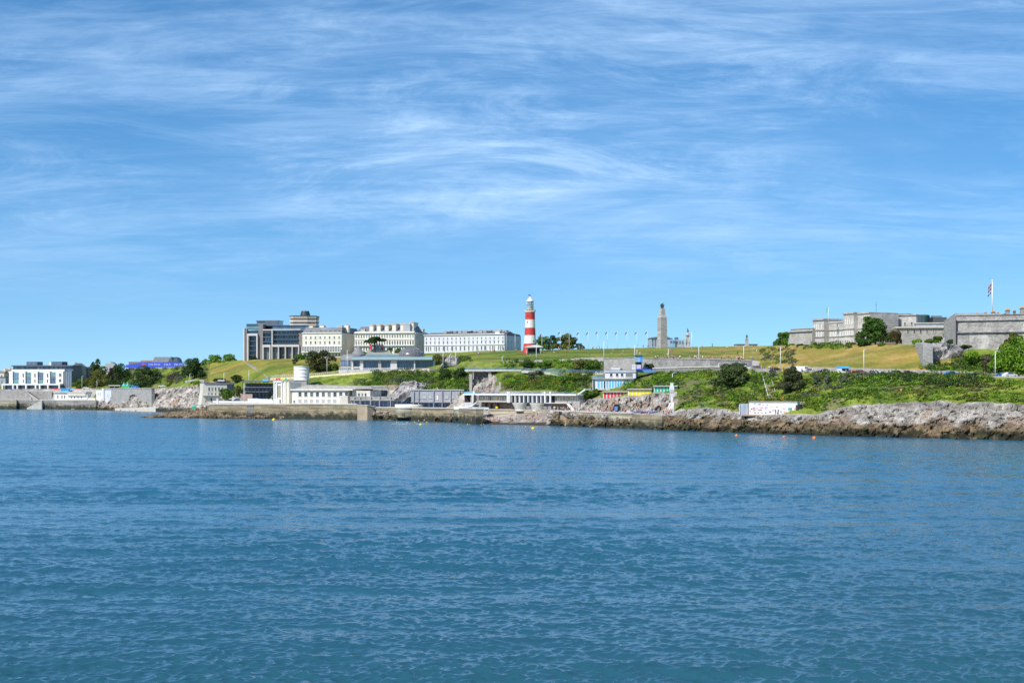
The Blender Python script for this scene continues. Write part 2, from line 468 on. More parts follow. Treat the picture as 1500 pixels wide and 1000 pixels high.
# ------------------------------------------------------------------ terrain profile
# per column of the shore: (row, rough distance) for waterline, foreshore top, wall or cliff top, quay back, bank top, road, grass foot, crest
CO = {
 -250: [(599,0),(592,642),(585,643),(584.5,655),(572,657),(571,690),(560,760),(550,830)],
 75: [(599,0),(592,632),(586,634),(585,650),(570,655),(570,690),(562,730),(550,800)],
 140: [(600,0),(594,612),(585,614),(584,622),(570,628),(569.5,655),(562,700),(549,775)],
 165: [(600.7,0),(595,604),(571,618),(570,625),(569.5,630),(569,658),(562,690),(546,760)],
 200: [(602,0),(597,582),(570,600),(569.5,612),(569.3,616),(569,640),(556,670),(541,740)],
 250: [(603,0),(598,563),(571,585),(568,592),(567,598),(566,625),(553,655),(539,725)],
 290: [(604,0),(598,548),(574,565),(563,580),(557,590),(556,595),(548,640),(533,700)],
 303: [(604,0),(600,548),(592,550),(588,556),(572,563),(565,580),(549,630),(532,690)],
 308: [(612,0),(605,452),(592.6,453),(588,505),(573,560),(565,578),(549,628),(531.5,688)],
 357: [(612.5,0),(606,447),(592.4,448),(588,505),(575,545),(570,560),(548,600),(527,650)],
 400: [(613,0),(606,442),(592.3,443),(589,490),(574,510),(566,530),(546,565),(526,630)],
 450: [(613.5,0),(606,438),(592.2,439),(590.5,462),(568,480),(550,510),(540,540),(524.5,620)],
 520: [(614.5,0),(608,427),(594,428),(593,450),(566,461),(546,498),(543,534),(522,620)],
 540: [(615,0),(608,424),(597,425),(596,448),(565,458),(544,500),(541,540),(521,620)],
 600: [(616,0),(609,416),(597,417),(596,444),(563,454),(542,500),(540,545),(518,625)],
 680: [(619,0),(613,393),(598,394),(597,428),(572,440),(543,480),(530,520),(515.5,610)],
 688: [(620,0),(613.5,391),(600,394),(598,424),(575,460),(543.6,475),(529.5,512),(515,610)],
 722: [(621.2,0),(614.3,386),(605.6,400),(600,414),(575,452),(544.4,468),(529,503),(513.7,608)],
 732: [(621.5,0),(614.5,385),(605.5,399),(600,413),(573,425),(544.6,467),(528.6,503),(513.5,608)],
 700: [(621,0),(614,388),(606,402),(600,416),(575,458),(544,472),(529,505),(514,610)],
 780: [(622.5,0),(615,380),(605,397),(599.5,410),(573,421),(545,460),(528,500),(513,605)],
 806: [(623,0),(617,365),(602,367),(598.5,398),(573,408),(545,440),(527,490),(512.3,610)],
 860: [(625,0),(618,353),(604,355),(601,380),(583,392),(548,430),(526,480),(511,640)],
 925: [(627.5,0),(619,339),(606,341),(603,358),(580,375),(546,425),(525,460),(509.7,670)],
 980: [(630,0),(622,326),(608,330),(601,345),(576,372),(545,415),(524,450),(508.7,680)],
 1040: [(632,0),(620,317),(604,325),(596,335),(572,365),(542,405),(525,440),(507.3,680)],
 1100: [(634,0),(622,308),(607.5,316),(606,324),(582,337),(541,380),(527,412),(507,650)],
 1170: [(636.5,0),(624,297),(608,305),(606,313),(582,327),(546,355),(537,368),(505,450)],
 1196: [(637.2,0),(624,294),(607.5,303),(606.5,313),(580,324),(546.5,350),(538,363),(504.5,445)],
 1250: [(639,0),(624,287),(600,298),(592,304),(570,315),(548,340),(539,352),(504.5,420)],
 1350: [(641,0),(622,280),(598,290),(588,297),(572,305),(550,325),(542,338),(505,385)],
 1420: [(643,0),(624,273),(597,283),(588,288),(575,296),(551,315),(546,329),(511,356)],
 1500: [(645,0),(626,266),(604,276),(592,284),(578,290),(553,305),(549,320),(512,350)],
 1800: [(651,0),(632,256),(608,266),(596,274),(582,280),(555,295),(551,310),(513,340)],
}
S_IN = 0.9
_pxs = sorted(CO)
_py = np.array([[c[0] for c in CO[p]] for p in _pxs], float)
_do = np.array([[c[1] for c in CO[p]] for p in _pxs], float)
_dwo = 20750.0 / (_py[:, 0] - 566)
_dwn = H0 * F / (_py[:, 0] - YH)
_do[:, 0] = _dwo
_dn = _dwn[:, None] + (_do - _dwo[:, None]) * S_IN
def prof(px):
    """(d, z) of the eleven profile points at column px (arrays allowed)"""
    px = np.asarray(px, float)
    py = np.stack([np.interp(px, _pxs, _py[:, k]) for k in range(8)], -1)
    d = np.stack([np.interp(px, _pxs, _dn[:, k]) for k in range(8)], -1)
    d[..., 0] = H0 * F / (py[..., 0] - YH)
    d[..., 1] = np.maximum(d[..., 1], d[..., 0] + .6)
    z = H0 - (py - YH) / F * d
    z[..., 0] = 0
    d6b = d[..., 5] + 10.0; z6b = z[..., 5] + 0.0
    d7 = np.maximum(d[..., 6], d6b + 2)
    z7 = H0 - (py[..., 6] - YH) / F * d7
    D = np.stack([d[..., 0] - 6, d[..., 0], d[..., 1], d[..., 2], d[..., 3], d[..., 4], d[..., 5], d6b, d7, d[..., 7], d[..., 7] + 160, d[..., 7] + 900], -1)
    Z = np.stack([z[..., 0] - 3, z[..., 0], z[..., 1], z[..., 2], z[..., 3], z[..., 4], z[..., 5], z6b, z7, z[..., 7], z[..., 7] + .3, z[..., 7] - 12], -1)
    return D, Z
def gd(px, py):
    """distance of the first ground point seen at pixel (px, py)"""
    D, Z = prof(px)
    Y = YH + (H0 - Z) / D * F
    for k in range(1, 9):
        if Y[k] >= py >= Y[k + 1]:
            t = (Y[k] - py) / max(1e-6, Y[k] - Y[k + 1])
            # straight segment in (d,z): solve properly
            q = (py - YH) / F
            a = Z[k] - H0 + q * D[k]; b = (Z[k + 1] - Z[k]) + q * (D[k + 1] - D[k])
            t = min(1, max(0, -a / b)) if abs(b) > 1e-9 else t
            return D[k] + (D[k + 1] - D[k]) * t
    return D[9] if py < Y[9] else D[1]
def gz(px, d):
    D, Z = prof(px)
    return float(np.interp(d, D, Z))
def G(px, py):
    d = gd(px, py)
    return P(px, py, d)
def crest(px): return float(prof(px)[0][9])

# ------------------------------------------------------------------ sea
SLOPES = [(-14, .55, 1.0, 1.8, 5, .25, .42), (18, .6, 1.0, 5.5, 4, .3, .42)]
def build_sea():
    rows_y = np.concatenate([np.arange(1040, 597, -0.6)])
    d = H0 * F / (rows_y - YH)
    d = np.concatenate([[6, 20, 34, 46, 54], d[d > 60], [1200, 1400]])
    px = np.concatenate([np.linspace(-1500, -80, 60), np.arange(-78, 1580, 1.35), np.linspace(1584, 3000, 60)])
    DD, PX = np.meshgrid(d, px, indexing='ij')
    X = (PX - 750) / F * DD
    Y = DD.copy()
    dd = np.gradient(d)[:, None]
    dx = np.abs(DD * 1.35 / F)
    Zs = np.zeros_like(X); OX = np.zeros_like(X); OY = np.zeros_like(X)
    r = np.random.default_rng(21)
    lanes = 0.85 + 0.75 * vnoise(X / 130 + 3, Y / 34, 2.2) + .35 * vnoise(X / 40, Y / 14, 5.1)
    # wind sea: crests lie roughly across the view, a little askew
    ang0 = R(-98)
    for i in range(90):
        lam = 0.5 * (9.5 / 0.5) ** (r.random() ** 1.3)
        a = ang0 + r.normal(0, 0.42 if lam > 4 else 0.75)
        k = 2 * math.pi / lam
        kx, ky = k * math.cos(a), k * math.sin(a)
        amp = 0.0090 * lam ** 0.58 * (0.5 + r.random())
        if lam > 6: amp *= 0.5
        keep = np.clip((lam / np.maximum(1.15 * dd * abs(ky) / k, 1.6 * dx * abs(kx) / k) - 1.0), 0, 1)
        # gusts: each wave train comes and goes over patches
        ph = kx * X + ky * Y + r.random() * 6.28 + 1.3 * vnoise(X / (lam * 4) + i, Y / (lam * 7), i * 1.7)
        env = 0.62 + 0.75 * vnoise(X / (lam * 5) + 31 * i, Y / (lam * 5), i * .31)
        w = amp * keep * env * lanes
        Zs += w * np.cos(ph)
        OX -= 0.8 * w * np.sin(ph) * math.cos(a); OY -= 0.8 * w * np.sin(ph) * math.sin(a)
    for i in range(9):      # an old low swell running in under the chop
        lam = 7 + 11 * r.random(); a = ang0 + R(6) + r.normal(0, .13); k = 2 * math.pi / lam
        keep = np.clip(lam / (2.2 * dd) - 1, 0, 1)
        ph = k * math.cos(a) * X + k * math.sin(a) * Y + 6.28 * r.random() + 1.6 * vnoise(X / (lam * 3), Y / (lam * 6), i * 3.1)
        w = .0052 * lam * keep * (.5 + vnoise(X / (lam * 4) + 9 * i, Y / (lam * 4), i * .7))
        Zs += w * np.cos(ph); OY -= .9 * w * np.sin(ph) * math.sin(a)
    n, m = X.shape
    V = np.stack([X + OX, Y + OY, Zs], -1).reshape(-1, 3)
    idx = np.arange(n * m).reshape(n, m)
    Fq = np.stack([idx[:-1, :-1], idx[:-1, 1:], idx[1:, 1:], idx[1:, :-1]], -1).reshape(-1, 4)
    mt, t, b, o = nt('sea_water')
    geo = t.nodes.new("ShaderNodeNewGeometry")
    # ripples too fine for the mesh: slopes taken straight from noise fields, so they stay rough at any distance
    acc = geo.outputs["Normal"]
    for (rot, sx, sy, sc, det, ax, ay) in SLOPES:
        mp = t.nodes.new("ShaderNodeMapping"); mp.inputs["Rotation"].default_value = (0, 0, R(rot)); mp.inputs["Scale"].default_value = (sx, sy, 1)
        t.links.new(geo.outputs["Position"], mp.inputs[0])
        n = t.nodes.new("ShaderNodeTexNoise")
        n.inputs["Scale"].default_value = sc; n.inputs["Detail"].default_value = det; n.inputs["Roughness"].default_value = .62; n.inputs["Distortion"].default_value = .25
        t.links.new(mp.outputs[0], n.inputs["Vector"])
        s_ = t.nodes.new("ShaderNodeVectorMath"); s_.operation = 'SUBTRACT'; s_.inputs[1].default_value = (.5, .5, .5)
        t.links.new(n.outputs["Color"], s_.inputs[0])
        m_ = t.nodes.new("ShaderNodeVectorMath"); m_.operation = 'MULTIPLY'; m_.inputs[1].default_value = (ax, ay, 0)
        t.links.new(s_.outputs[0], m_.inputs[0])
        a_ = t.nodes.new("ShaderNodeVectorMath"); a_.operation = 'ADD'
        t.links.new(acc, a_.inputs[0]); t.links.new(m_.outputs[0], a_.inputs[1]); acc = a_.outputs[0]
    # cat's paws: gusts a few metres across that steepen the chop away from the near water
    mp = t.nodes.new("ShaderNodeMapping"); mp.inputs["Scale"].default_value = (.55, .075, 1)
    t.links.new(geo.outputs["Position"], mp.inputs[0])
    pw = noise_node(t, mp.outputs[0], 1.0, 5, .7)
    s3 = t.nodes.new("ShaderNodeSeparateXYZ"); t.links.new(geo.outputs["Position"], s3.inputs[0])
    pa = mathn(t, 'MULTIPLY', mathn(t, 'SUBTRACT', pw, .5), maprange(t, s3.outputs[1], 110, 380, .05, .62))
    cb = t.nodes.new("ShaderNodeCombineXYZ"); t.links.new(pa, cb.inputs[1])
    a2 = t.nodes.new("ShaderNodeVectorMath"); a2.operation = 'ADD'; t.links.new(acc, a2.inputs[0]); t.links.new(cb.outputs[0], a2.inputs[1]); acc = a2.outputs[0]
    nn = t.nodes.new("ShaderNodeVectorMath"); nn.operation = 'NORMALIZE'
    t.links.new(acc, nn.inputs[0]); t.links.new(nn.outputs[0], b.inputs["Normal"])
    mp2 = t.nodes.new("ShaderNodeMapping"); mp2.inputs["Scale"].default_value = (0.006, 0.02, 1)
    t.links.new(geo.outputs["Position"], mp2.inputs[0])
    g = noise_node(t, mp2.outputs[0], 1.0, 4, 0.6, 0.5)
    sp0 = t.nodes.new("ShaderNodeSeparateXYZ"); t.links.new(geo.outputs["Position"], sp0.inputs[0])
    near_body = mixc(t, maprange(t, g, 0.35, 0.65, 0, 1), (.012, .066, .094), (.018, .084, .118))
    far_sheen = mixc(t, maprange(t, g, 0.35, 0.65, 0, 1), (.012, .105, .185), (.018, .13, .215))   # far water coloured brighter, standing in for more reflected sky
    t.links.new(mixc(t, maprange(t, sp0.outputs[1], 80, 330, 0, 1), near_body, far_sheen), b.inputs["Base Color"])
    # beyond the reach of the mesh the unresolved chop spreads the reflection
    sp = t.nodes.new("ShaderNodeSeparateXYZ"); t.links.new(geo.outputs["Position"], sp.inputs[0])
    rr = t.nodes.new("ShaderNodeMapRange"); rr.inputs["From Min"].default_value = 70; rr.inputs["From Max"].default_value = 420
    rr.inputs["To Min"].default_value = .09; rr.inputs["To Max"].default_value = .20; rr.interpolation_type = 'SMOOTHSTEP'
    t.links.new(sp.outputs[1], rr.inputs["Value"]); t.links.new(rr.outputs[0], b.inputs["Roughness"])
    b.inputs["IOR"].default_value = 1.333
    b.inputs["Specular IOR Level"].default_value = 0.5
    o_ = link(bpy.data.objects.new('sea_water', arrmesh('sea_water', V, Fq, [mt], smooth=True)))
    tag(o_, kind='structure')
build_sea()

# ------------------------------------------------------------------ land
def groundmat(name, rough, bumps, hs, var=0.3):
    m, t, b, o = nt(name)
    geo = t.nodes.new("ShaderNodeNewGeometry"); vec = geo.outputs["Position"]
    at = t.nodes.new("ShaderNodeAttribute"); at.attribute_name = "ground"
    c = at.outputs["Color"]
    for sc in hs:
        n = noise_node(t, vec, sc, 5, 0.7, 0.4)
        c = mixc(t, 1.0, c, mixc(t, maprange(t, n, 0.32, 0.68, 0, 1), (1 - var,) * 3, (1 + var * .8,) * 3), 'MULTIPLY')
    t.links.new(c, b.inputs["Base Color"])
    b.inputs["Roughness"].default_value = rough
    b.inputs["Specular IOR Level"].default_value = 0.25
    hn = noise_node(t, vec, bumps[0], 8, 0.72, 0.5)
    bumpn(t, b, hn, bumps[1], bumps[2])
    return m
M_ROCK = groundmat('shore_rock', .85, (1.3, 1.0, 0.9), (0.35, 2.2), .32)
M_GRASS = groundmat('meadow_grass', .9, (1.6, 1.0, 0.25), (0.09, 0.7, 3.0), .22)
M_PAVE = groundmat('weathered_paving', .85, (2.0, .4, 0.05), (0.3, 2.0), .16)
M_SCRUB = groundmat('scrub_floor', .95, (0.8, 1.0, 0.5), (0.3, 1.5), .3)
M_SHINGLE = groundmat('beach_shingle', .9, (3.0, 1.0, 0.1), (0.4, 3.0), .25)
def lerp(a, b, t): return a[None] * (1 - t[:, None]) + b[None] * t[:, None]
A3 = lambda *x: np.array(x, float)
def sm(x, a, b): 
    t = np.clip((x - a) / (b - a), 0, 1); return t * t * (3 - 2 * t)
def col_rock(V, px):
    x, y, z = V.T
    n = fbm(x / 5, y / 5, z / 3, 4)
    c = lerp(A3(.33, .30, .265), A3(.56, .515, .46), sm(n, -.45, .5))
    st = fbm(x / 9 + 40, y / 9, z / 4, 3)
    c = lerp3(c, A3(.42, .27, .18), sm(st, .34, .65) * .6)
    dk = ridge(x / 2.4 + .5 * z, y / 4, z / 4.5, 4)
    c = lerp3(c, A3(.10, .08, .065), sm(dk, .95, 1.4) * .8)
    zz = z + 1.3 * fbm(x / 4 + 9, y / 4, z / 2, 4)
    c2 = lerp(A3(.15, .11, .065), A3(.29, .21, .125), sm(fbm(x / 2.5, y / 3, z / 1.5 + 7, 3), -.4, .4))
    top = np.interp(px, [150, 300, 600, 900, 1000, 1200, 1500], [1.4, 1.8, 2.4, 3.2, 4.4, 3.9, 3.6])
    c = lerp3(c, c2, 1 - sm(zz, top - .5, top + .9))
    c = lerp3(c, A3(.03, .028, .018), 1 - sm(zz, top * .28, top * .28 + .9))
    al = sm(fbm(x / 2 + 77, y / 2, z, 3), .1, .5) * (1 - sm(zz, top * .5, top * .8))
    c = lerp3(c, A3(.085, .09, .028), al * .6)
    return c
def lerp3(c, b, t): return c * (1 - t[:, None]) + b[None] * t[:, None]
def col_grass(V, px):
    x, y, z = V.T
    n = fbm(x / 14, y / 14, 0, 4)
    g = lerp(A3(.085, .145, .012), A3(.155, .205, .022), sm(n, -.4, .5))
    dry = np.interp(px, [200, 270, 450, 640, 900, 960, 1000, 1060, 1110, 1150, 1200, 1360, 1420], [.3, .5, .45, .06, .1, .12, .38, .5, .6, .75, .95, .95, .3])
    dn = fbm(x / 22 + 5, y / 10, 0, 4)
    w = np.clip(dry + .55 * dn, 0, 1)
    yel = lerp(A3(.30, .225, .045), A3(.40, .27, .085), sm(fbm(x / 6, y / 6 + 4, 0, 3), -.3, .5))
    c = lerp3(g, yel, w)
    return c
def col_scrub(V, px):
    x, y, z = V.T
    c = lerp(A3(.10, .155, .015), A3(.21, .26, .035), sm(fbm(x / 6, y / 6, z / 5, 3), -.4, .4))
    c = lerp3(c, A3(.17, .14, .09), sm(fbm(x / 9 + 33, y / 9, z / 5, 3), .25, .6) * .7)
    return c
def col_pave(V, px):
    x, y, z = V.T
    return lerp(A3(.34, .32, .29), A3(.46, .43, .40), sm(fbm(x / 7, y / 7, 0, 3), -.4, .4))
def col_road(V, px):
    x, y, z = V.T
    return lerp(A3(.09, .09, .09), A3(.13, .13, .125), sm(fbm(x / 7, y / 7, 0, 3), -.4, .4))
def col_shingle(V, px):
    x, y, z = V.T
    c = lerp(A3(.27, .235, .205), A3(.38, .335, .295), sm(fbm(x / 4, y / 4, 0, 3), -.4, .4))
    zz = z + .5 * fbm(x / 3, y / 3, 0, 3)
    return lerp3(c, A3(.05, .042, .03), 1 - sm(zz, .5, 1.1))
TYPES = {  # name, material, colour, displacement
 'R': ('rocky_shore', M_ROCK, col_rock, 1.0), 'G': ('hillside_grass', M_GRASS, col_grass, .12), 'B': ('scrub_hillside', M_SCRUB, col_scrub, .35),
 'C': ('promenade_paving', M_PAVE, col_pave, 0.0), 'A': ('coast_road', M_PAVE, col_road, 0.0), 'S': ('shingle_beach', M_SHINGLE, col_shingle, .12)}
TSEG = [  # px upper limit, types of segments 1..9
 (140, "RCCCRAGG"), (303, "RRRBBABB"), (357, "RRCRGGGG"), (520, "RRCRBAGG"), (682, "RRCRBABG"), (690, "RRCRRABG"), (727, "SSCRRABG"), (804, "SSCRBABG"), (862, "RRCRBABG"),
 (990, "RRCRBACG"), (1110, "RRRBBACG"), (1215, "RRCBBAGG"), (1395, "RRRBBAGG"), (9999, "RRRBBARB")]
def build_land():
    cols = np.arange(-260, 1806, 1.3)
    D, Z = prof(cols)
    cnt = [2, 7, 16, 5, 14, 10, 3, 4, 16, 3, 2]
    rows = []
    for k, c in enumerate(cnt):
        for i in range(c): rows.append(k + i / c)
    rows.append(len(cnt)); rows = np.array(rows)
    k = np.minimum(rows.astype(int), 10); t = rows - k
    DD = D[:, k] * (1 - t) + D[:, k + 1] * t
    ZZ = Z[:, k] * (1 - t) + Z[:, k + 1] * t
    PX = np.repeat(cols[:, None], len(rows), 1)
    X = (PX - 750) / F * DD
    # type of each face
    tf = np.empty((len(cols) - 1, len(rows) - 1), dtype='U1')
    lims = [a for a, _ in TSEG]
    for j in range(len(rows) - 1):
        kk = int(k[j])
        jit = cols[:-1] + 7 * vnoise(cols[:-1] / 6, j * .4)
        for a in range(len(cols) - 1):
            s = TSEG[int(np.searchsorted(lims, jit[a]))][1]
            q = 'R' if kk == 0 else ('G' if kk > 8 else s[kk - 1])
            tf[a, j] = q
    amp = np.vectorize(lambda c: TYPES[c][3])(tf)
    ampv = np.zeros(X.shape); ampv[:-1, :-1] = amp; ampv[-1] = ampv[-2]; ampv[:, -1] = ampv[:, -2]
    for _ in range(3):
        q = np.pad(ampv, 1, mode='edge')
        ampv = (q[1:-1, 1:-1] * 2 + q[:-2, 1:-1] + q[2:, 1:-1] + q[1:-1, :-2] + q[1:-1, 2:]) / 6
    # keep paved platforms flat right up to their edge
    seg4 = (rows >= 3.7) & (rows < 5.05)
    bld = ((cols > 495) & (cols < 850))
    ampv = np.where(bld[:, None] & seg4[None, :], ampv * .18, ampv)
    ampv = np.where(((cols > 868) & (cols < 1000))[:, None] & seg4[None, :], ampv * 1.5, ampv)
    r1 = ridge(X / 7, DD / 9, ZZ / 8, 5)
    r2 = ridge(X / 2.6 + .35 * ZZ, DD / 4, ZZ / 3.5, 4)
    f1 = fbm(X / 2.2, DD / 2.2, ZZ / 1.6, 4)
    r3 = ridge(X / 1.1 + .5 * ZZ, DD / 2, ZZ / 1.3, 3)
    dy = (-.9 * (r1 - .7) - 1.05 * (r2 - .6) - .6 * f1 - .6 * (r3 - .6)) * ampv
    dz = (.35 * (r1 - .7) + .45 * f1) * ampv
    Y = DD + dy; ZZ = ZZ + dz
    n, m = X.shape
    V = np.stack([X, Y, ZZ], -1).reshape(-1, 3)
    PXf = PX.reshape(-1)
    idx = np.arange(n * m).reshape(n, m)
    Fq = np.stack([idx[:-1, :-1], idx[1:, :-1], idx[1:, 1:], idx[:-1, 1:]], -1).reshape(-1, 4)
    tfl = tf.reshape(-1)
    for c, (nm, mt, cf, _) in TYPES.items():
        sel = tfl == c
        if not sel.any(): continue
        q = Fq[sel]
        u, inv = np.unique(q, return_inverse=True)
        Vc = V[u]
        me = arrmesh(nm, Vc, inv.reshape(-1, 4), [mt], smooth=(c in 'GCA'), color=cf(Vc, PXf[u]))
        tag(link(bpy.data.objects.new(nm, me)), kind='structure')
build_land()

def build_spit():
    us = np.linspace(206, 425, 190); vs = np.linspace(0, 1, 44)
    U, W = np.meshgrid(us, vs, indexing='ij')
    yw = np.interp(U, [206, 215, 300, 425], [611.0, 611.4, 612.3, 613.4])
    d0 = H0 * F / (yw - YH)
    dep = np.interp(U, [206, 225, 300, 330, 425], [6, 16, 34, 30, 10])
    d = d0 - 3 + W * (dep + 3)
    hmax = np.interp(U, [206, 216, 245, 280, 300, 330, 370, 400, 425], [-.5, .5, 1.9, 3.6, 4.0, 3.4, 2.6, 2.2, .6])
    prof_ = np.interp(W, [0, .12, .45, .8, 1], [-.5, .18, .8, 1, .45])
    X = (U - 750) / F * d
    h = hmax * prof_
    h = h + np.clip(hmax, .3, 2) * .42 * (ridge(X / 2.4, d / 2.4, 0, 4) - .7) + .35 * fbm(X / 1.2, d / 1.2, 0, 3)
    h = np.where(W < .02, -2, h)
    n, m = X.shape
    V = np.stack([X, d, h], -1).reshape(-1, 3)
    idx = np.arange(n * m).reshape(n, m)
    Fq = np.stack([idx[:-1, :-1], idx[1:, :-1], idx[1:, 1:], idx[:-1, 1:]], -1).reshape(-1, 4)
    x, y, z = V.T
    c = lerp(A3(.20, .145, .095), A3(.36, .27, .18), sm(fbm(x / 3, y / 3, z, 4), -.4, .5))
    c = lerp3(c, A3(.10, .09, .045), sm(fbm(x / 6 + 4, y / 6, z, 3), .15, .5) * .8)
    zz = z + .7 * fbm(x / 2, y / 2, z, 3)
    c = lerp3(c, A3(.028, .026, .018), 1 - sm(zz, .3, .9))
    tag(link(bpy.data.objects.new('rock_spit', arrmesh('rock_spit', V, Fq, [M_ROCK], color=c))), kind='structure')
build_spit()

# ------------------------------------------------------------------ foliage
L_DARK = leafmat('evergreen_leaf', (.03, .066, .016), (.055, .10, .024))
L_MID = leafmat('mid_green_leaf', (.065, .135, .015), (.115, .20, .022))
L_BRIGHT = leafmat('bright_green_leaf', (.13, .26, .014), (.19, .33, .022))
L_OLIVE = leafmat('olive_leaf', (.11, .13, .028), (.17, .18, .04))
L_GREY = leafmat('grey_green_leaf', (.11, .13, .085), (.16, .18, .12))
L_GORSE = leafmat('gorse_leaf', (.08, .13, .015), (.13, .18, .022), (.46, .34, .02))
L_ORANGE = leafmat('orange_blossom_leaf', (.07, .11, .018), (.09, .14, .02), (.60, .26, .02))
L_BROWN = leafmat('brown_twig', (.10, .075, .055), (.15, .12, .09))
L_PURPLE = leafmat('copper_leaf', (.035, .022, .022), (.055, .035, .03))
def leafcloud(blobs, n, size, r, flat=1.0):
    B = np.array(blobs, float)
    w = (B[:, 3] * B[:, 4] + B[:, 3] * B[:, 5] + B[:, 4] * B[:, 5]); w /= w.sum()
    bi = r.choice(len(B), n, p=w)
    u = r.normal(size=(n, 3)); u /= np.linalg.norm(u, axis=1)[:, None]
    u[:, 2] = np.where(u[:, 2] < -.55, -u[:, 2], u[:, 2])
    rad = 1 - .42 * r.random(n) ** 2
    c = B[bi, :3] + u * rad[:, None] * B[bi, 3:6]
    nm = u / B[bi, 3:6]; nm /= np.linalg.norm(nm, axis=1)[:, None]
    nm = nm + .55 * r.normal(size=(n, 3)); nm /= np.linalg.norm(nm, axis=1)[:, None]
    a = np.cross(nm, r.normal(size=(n, 3))); a /= np.linalg.norm(a, axis=1)[:, None]
    b = np.cross(nm, a)
    s = size * (.55 + .8 * r.random(n))[:, None]
    a = a * s; b = b * s * (.5 + .4 * r.random(n))[:, None]
    V = np.stack([c - a, c - b * 1.0, c + a, c + b], 1).reshape(-1, 3)
    Fq = np.arange(4 * n).reshape(n, 4)
    tone = np.repeat((.72 + .5 * r.random(n)) * (.85 + .3 * r.random(len(B)))[bi], 4)
    return V, Fq, np.repeat(tone[:, None], 3, 1)
def crown_blobs(rx, ry, rz, cz, k, r, spread=.72, lo=.20, hi=.42):
    out = [(0, 0, cz, rx * .6, ry * .6, rz * .62)]
    for i in range(k):
        u = r.normal(size=3); u /= np.linalg.norm(u)
        q = lo + (hi - lo) * r.random()
        rr = spread * (.75 + .4 * r.random())
        out.append((u[0] * rx * rr, u[1] * ry * rr, cz + u[2] * rz * rr, rx * q, ry * q, rz * q * .9))
    return out
_tc = [0]
def tree(label, px0, px1, ytop, ybase, m, d=None, group=None, name='tree', cat='tree', k=13, clear=.07, dens=1.0, lean=0.0):
    _tc[0] += 1
    r = np.random.default_rng(100 + _tc[0])
    pc = (px0 + px1) / 2
    if d is None: d = gd(pc, ybase)
    loc = P(pc, ybase, d)
    H = (ybase - ytop) / F * d; W = (px1 - px0) / F * d
    root = thing(name, label, cat, loc, 0, group)
    rz = H * (1 - clear) / 2
    bl = crown_blobs(W / 2, W / 2 * .9, rz, H - rz, k, r)
    if clear < .12:
        for i in range(7):
            a = 2 * math.pi * i / 7 + r.random(); q = .42 + .2 * r.random()
            bl.append((W * q * math.cos(a) * .95, W * q * math.sin(a) * .8, H * (.16 + .14 * r.random()), W * .17, W * .16, H * .17))
        bl.append((0, 0, H * .22, W * .3, W * .28, H * .2))
    n = int(min(6500, max(300, dens * 6.6 * (px1 - px0) * (ybase - ytop))))
    size = max(.30, .52 * d / F * 1.5) * (1.15 if n > 4000 else 1)
    V, Fq, tone = leafcloud(bl, n, size, r)
    link(bpy.data.objects.new('crown', arrmesh('crown', V, Fq, [m], tone=tone)), root)
    mb = MB()
    tr = max(.15, .035 * H)
    top = Vector((lean, 0, H * (clear + .25)))
    mb.tube((0, 0, -1.0), top, tr, tr * .6, BARK, 8)
    for i in range(5):
        a = i * 2 * math.pi / 5 + r.random()
        mb.tube(top * (.7 + .06 * i), (top.x + W * .3 * math.cos(a), W * .3 * math.sin(a), H * (.5 + .3 * r.random())), tr * .45, tr * .15, BARK, 6)
    mb.build('trunk', root)
    return root
def bushmesh(m, seed, rx=1.0, rz=1.0, n=220, k=7, size=.2):
    r = np.random.default_rng(seed)
    bl = crown_blobs(rx, rx * .8, rz * .62, rz * .5, k, r, .6, .34, .5)
    V, Fq, tone = leafcloud(bl, n, size, r)
    return arrmesh('shrub', V, Fq, [m], tone=tone)
def bush(label, px0, px1, ytop, ybase, m, d=None, group=None, dens=1.0, name='shrub', cat='shrub'):
    _tc[0] += 1
    pc = (px0 + px1) / 2
    if d is None: d = gd(pc, ybase)
    W = (px1 - px0) / F * d; H = (ybase - ytop) / F * d
    n = int(min(2600, max(160, dens * 5.5 * (px1 - px0) * (ybase - ytop))))
    r = np.random.default_rng(500 + _tc[0])
    bl = crown_blobs(W / 2, W / 2 * .8, H * .52, H * .46, 9, r, .62, .32, .48)
    V, Fq, tone = leafcloud(bl, n, max(.3, .5 * d / F * 1.5), r)
    o = link(bpy.data.objects.new(name, arrmesh(name, V, Fq, [m], tone=tone)))
    o.location = P(pc, ybase, d)
    return tag(o, label, cat, group)

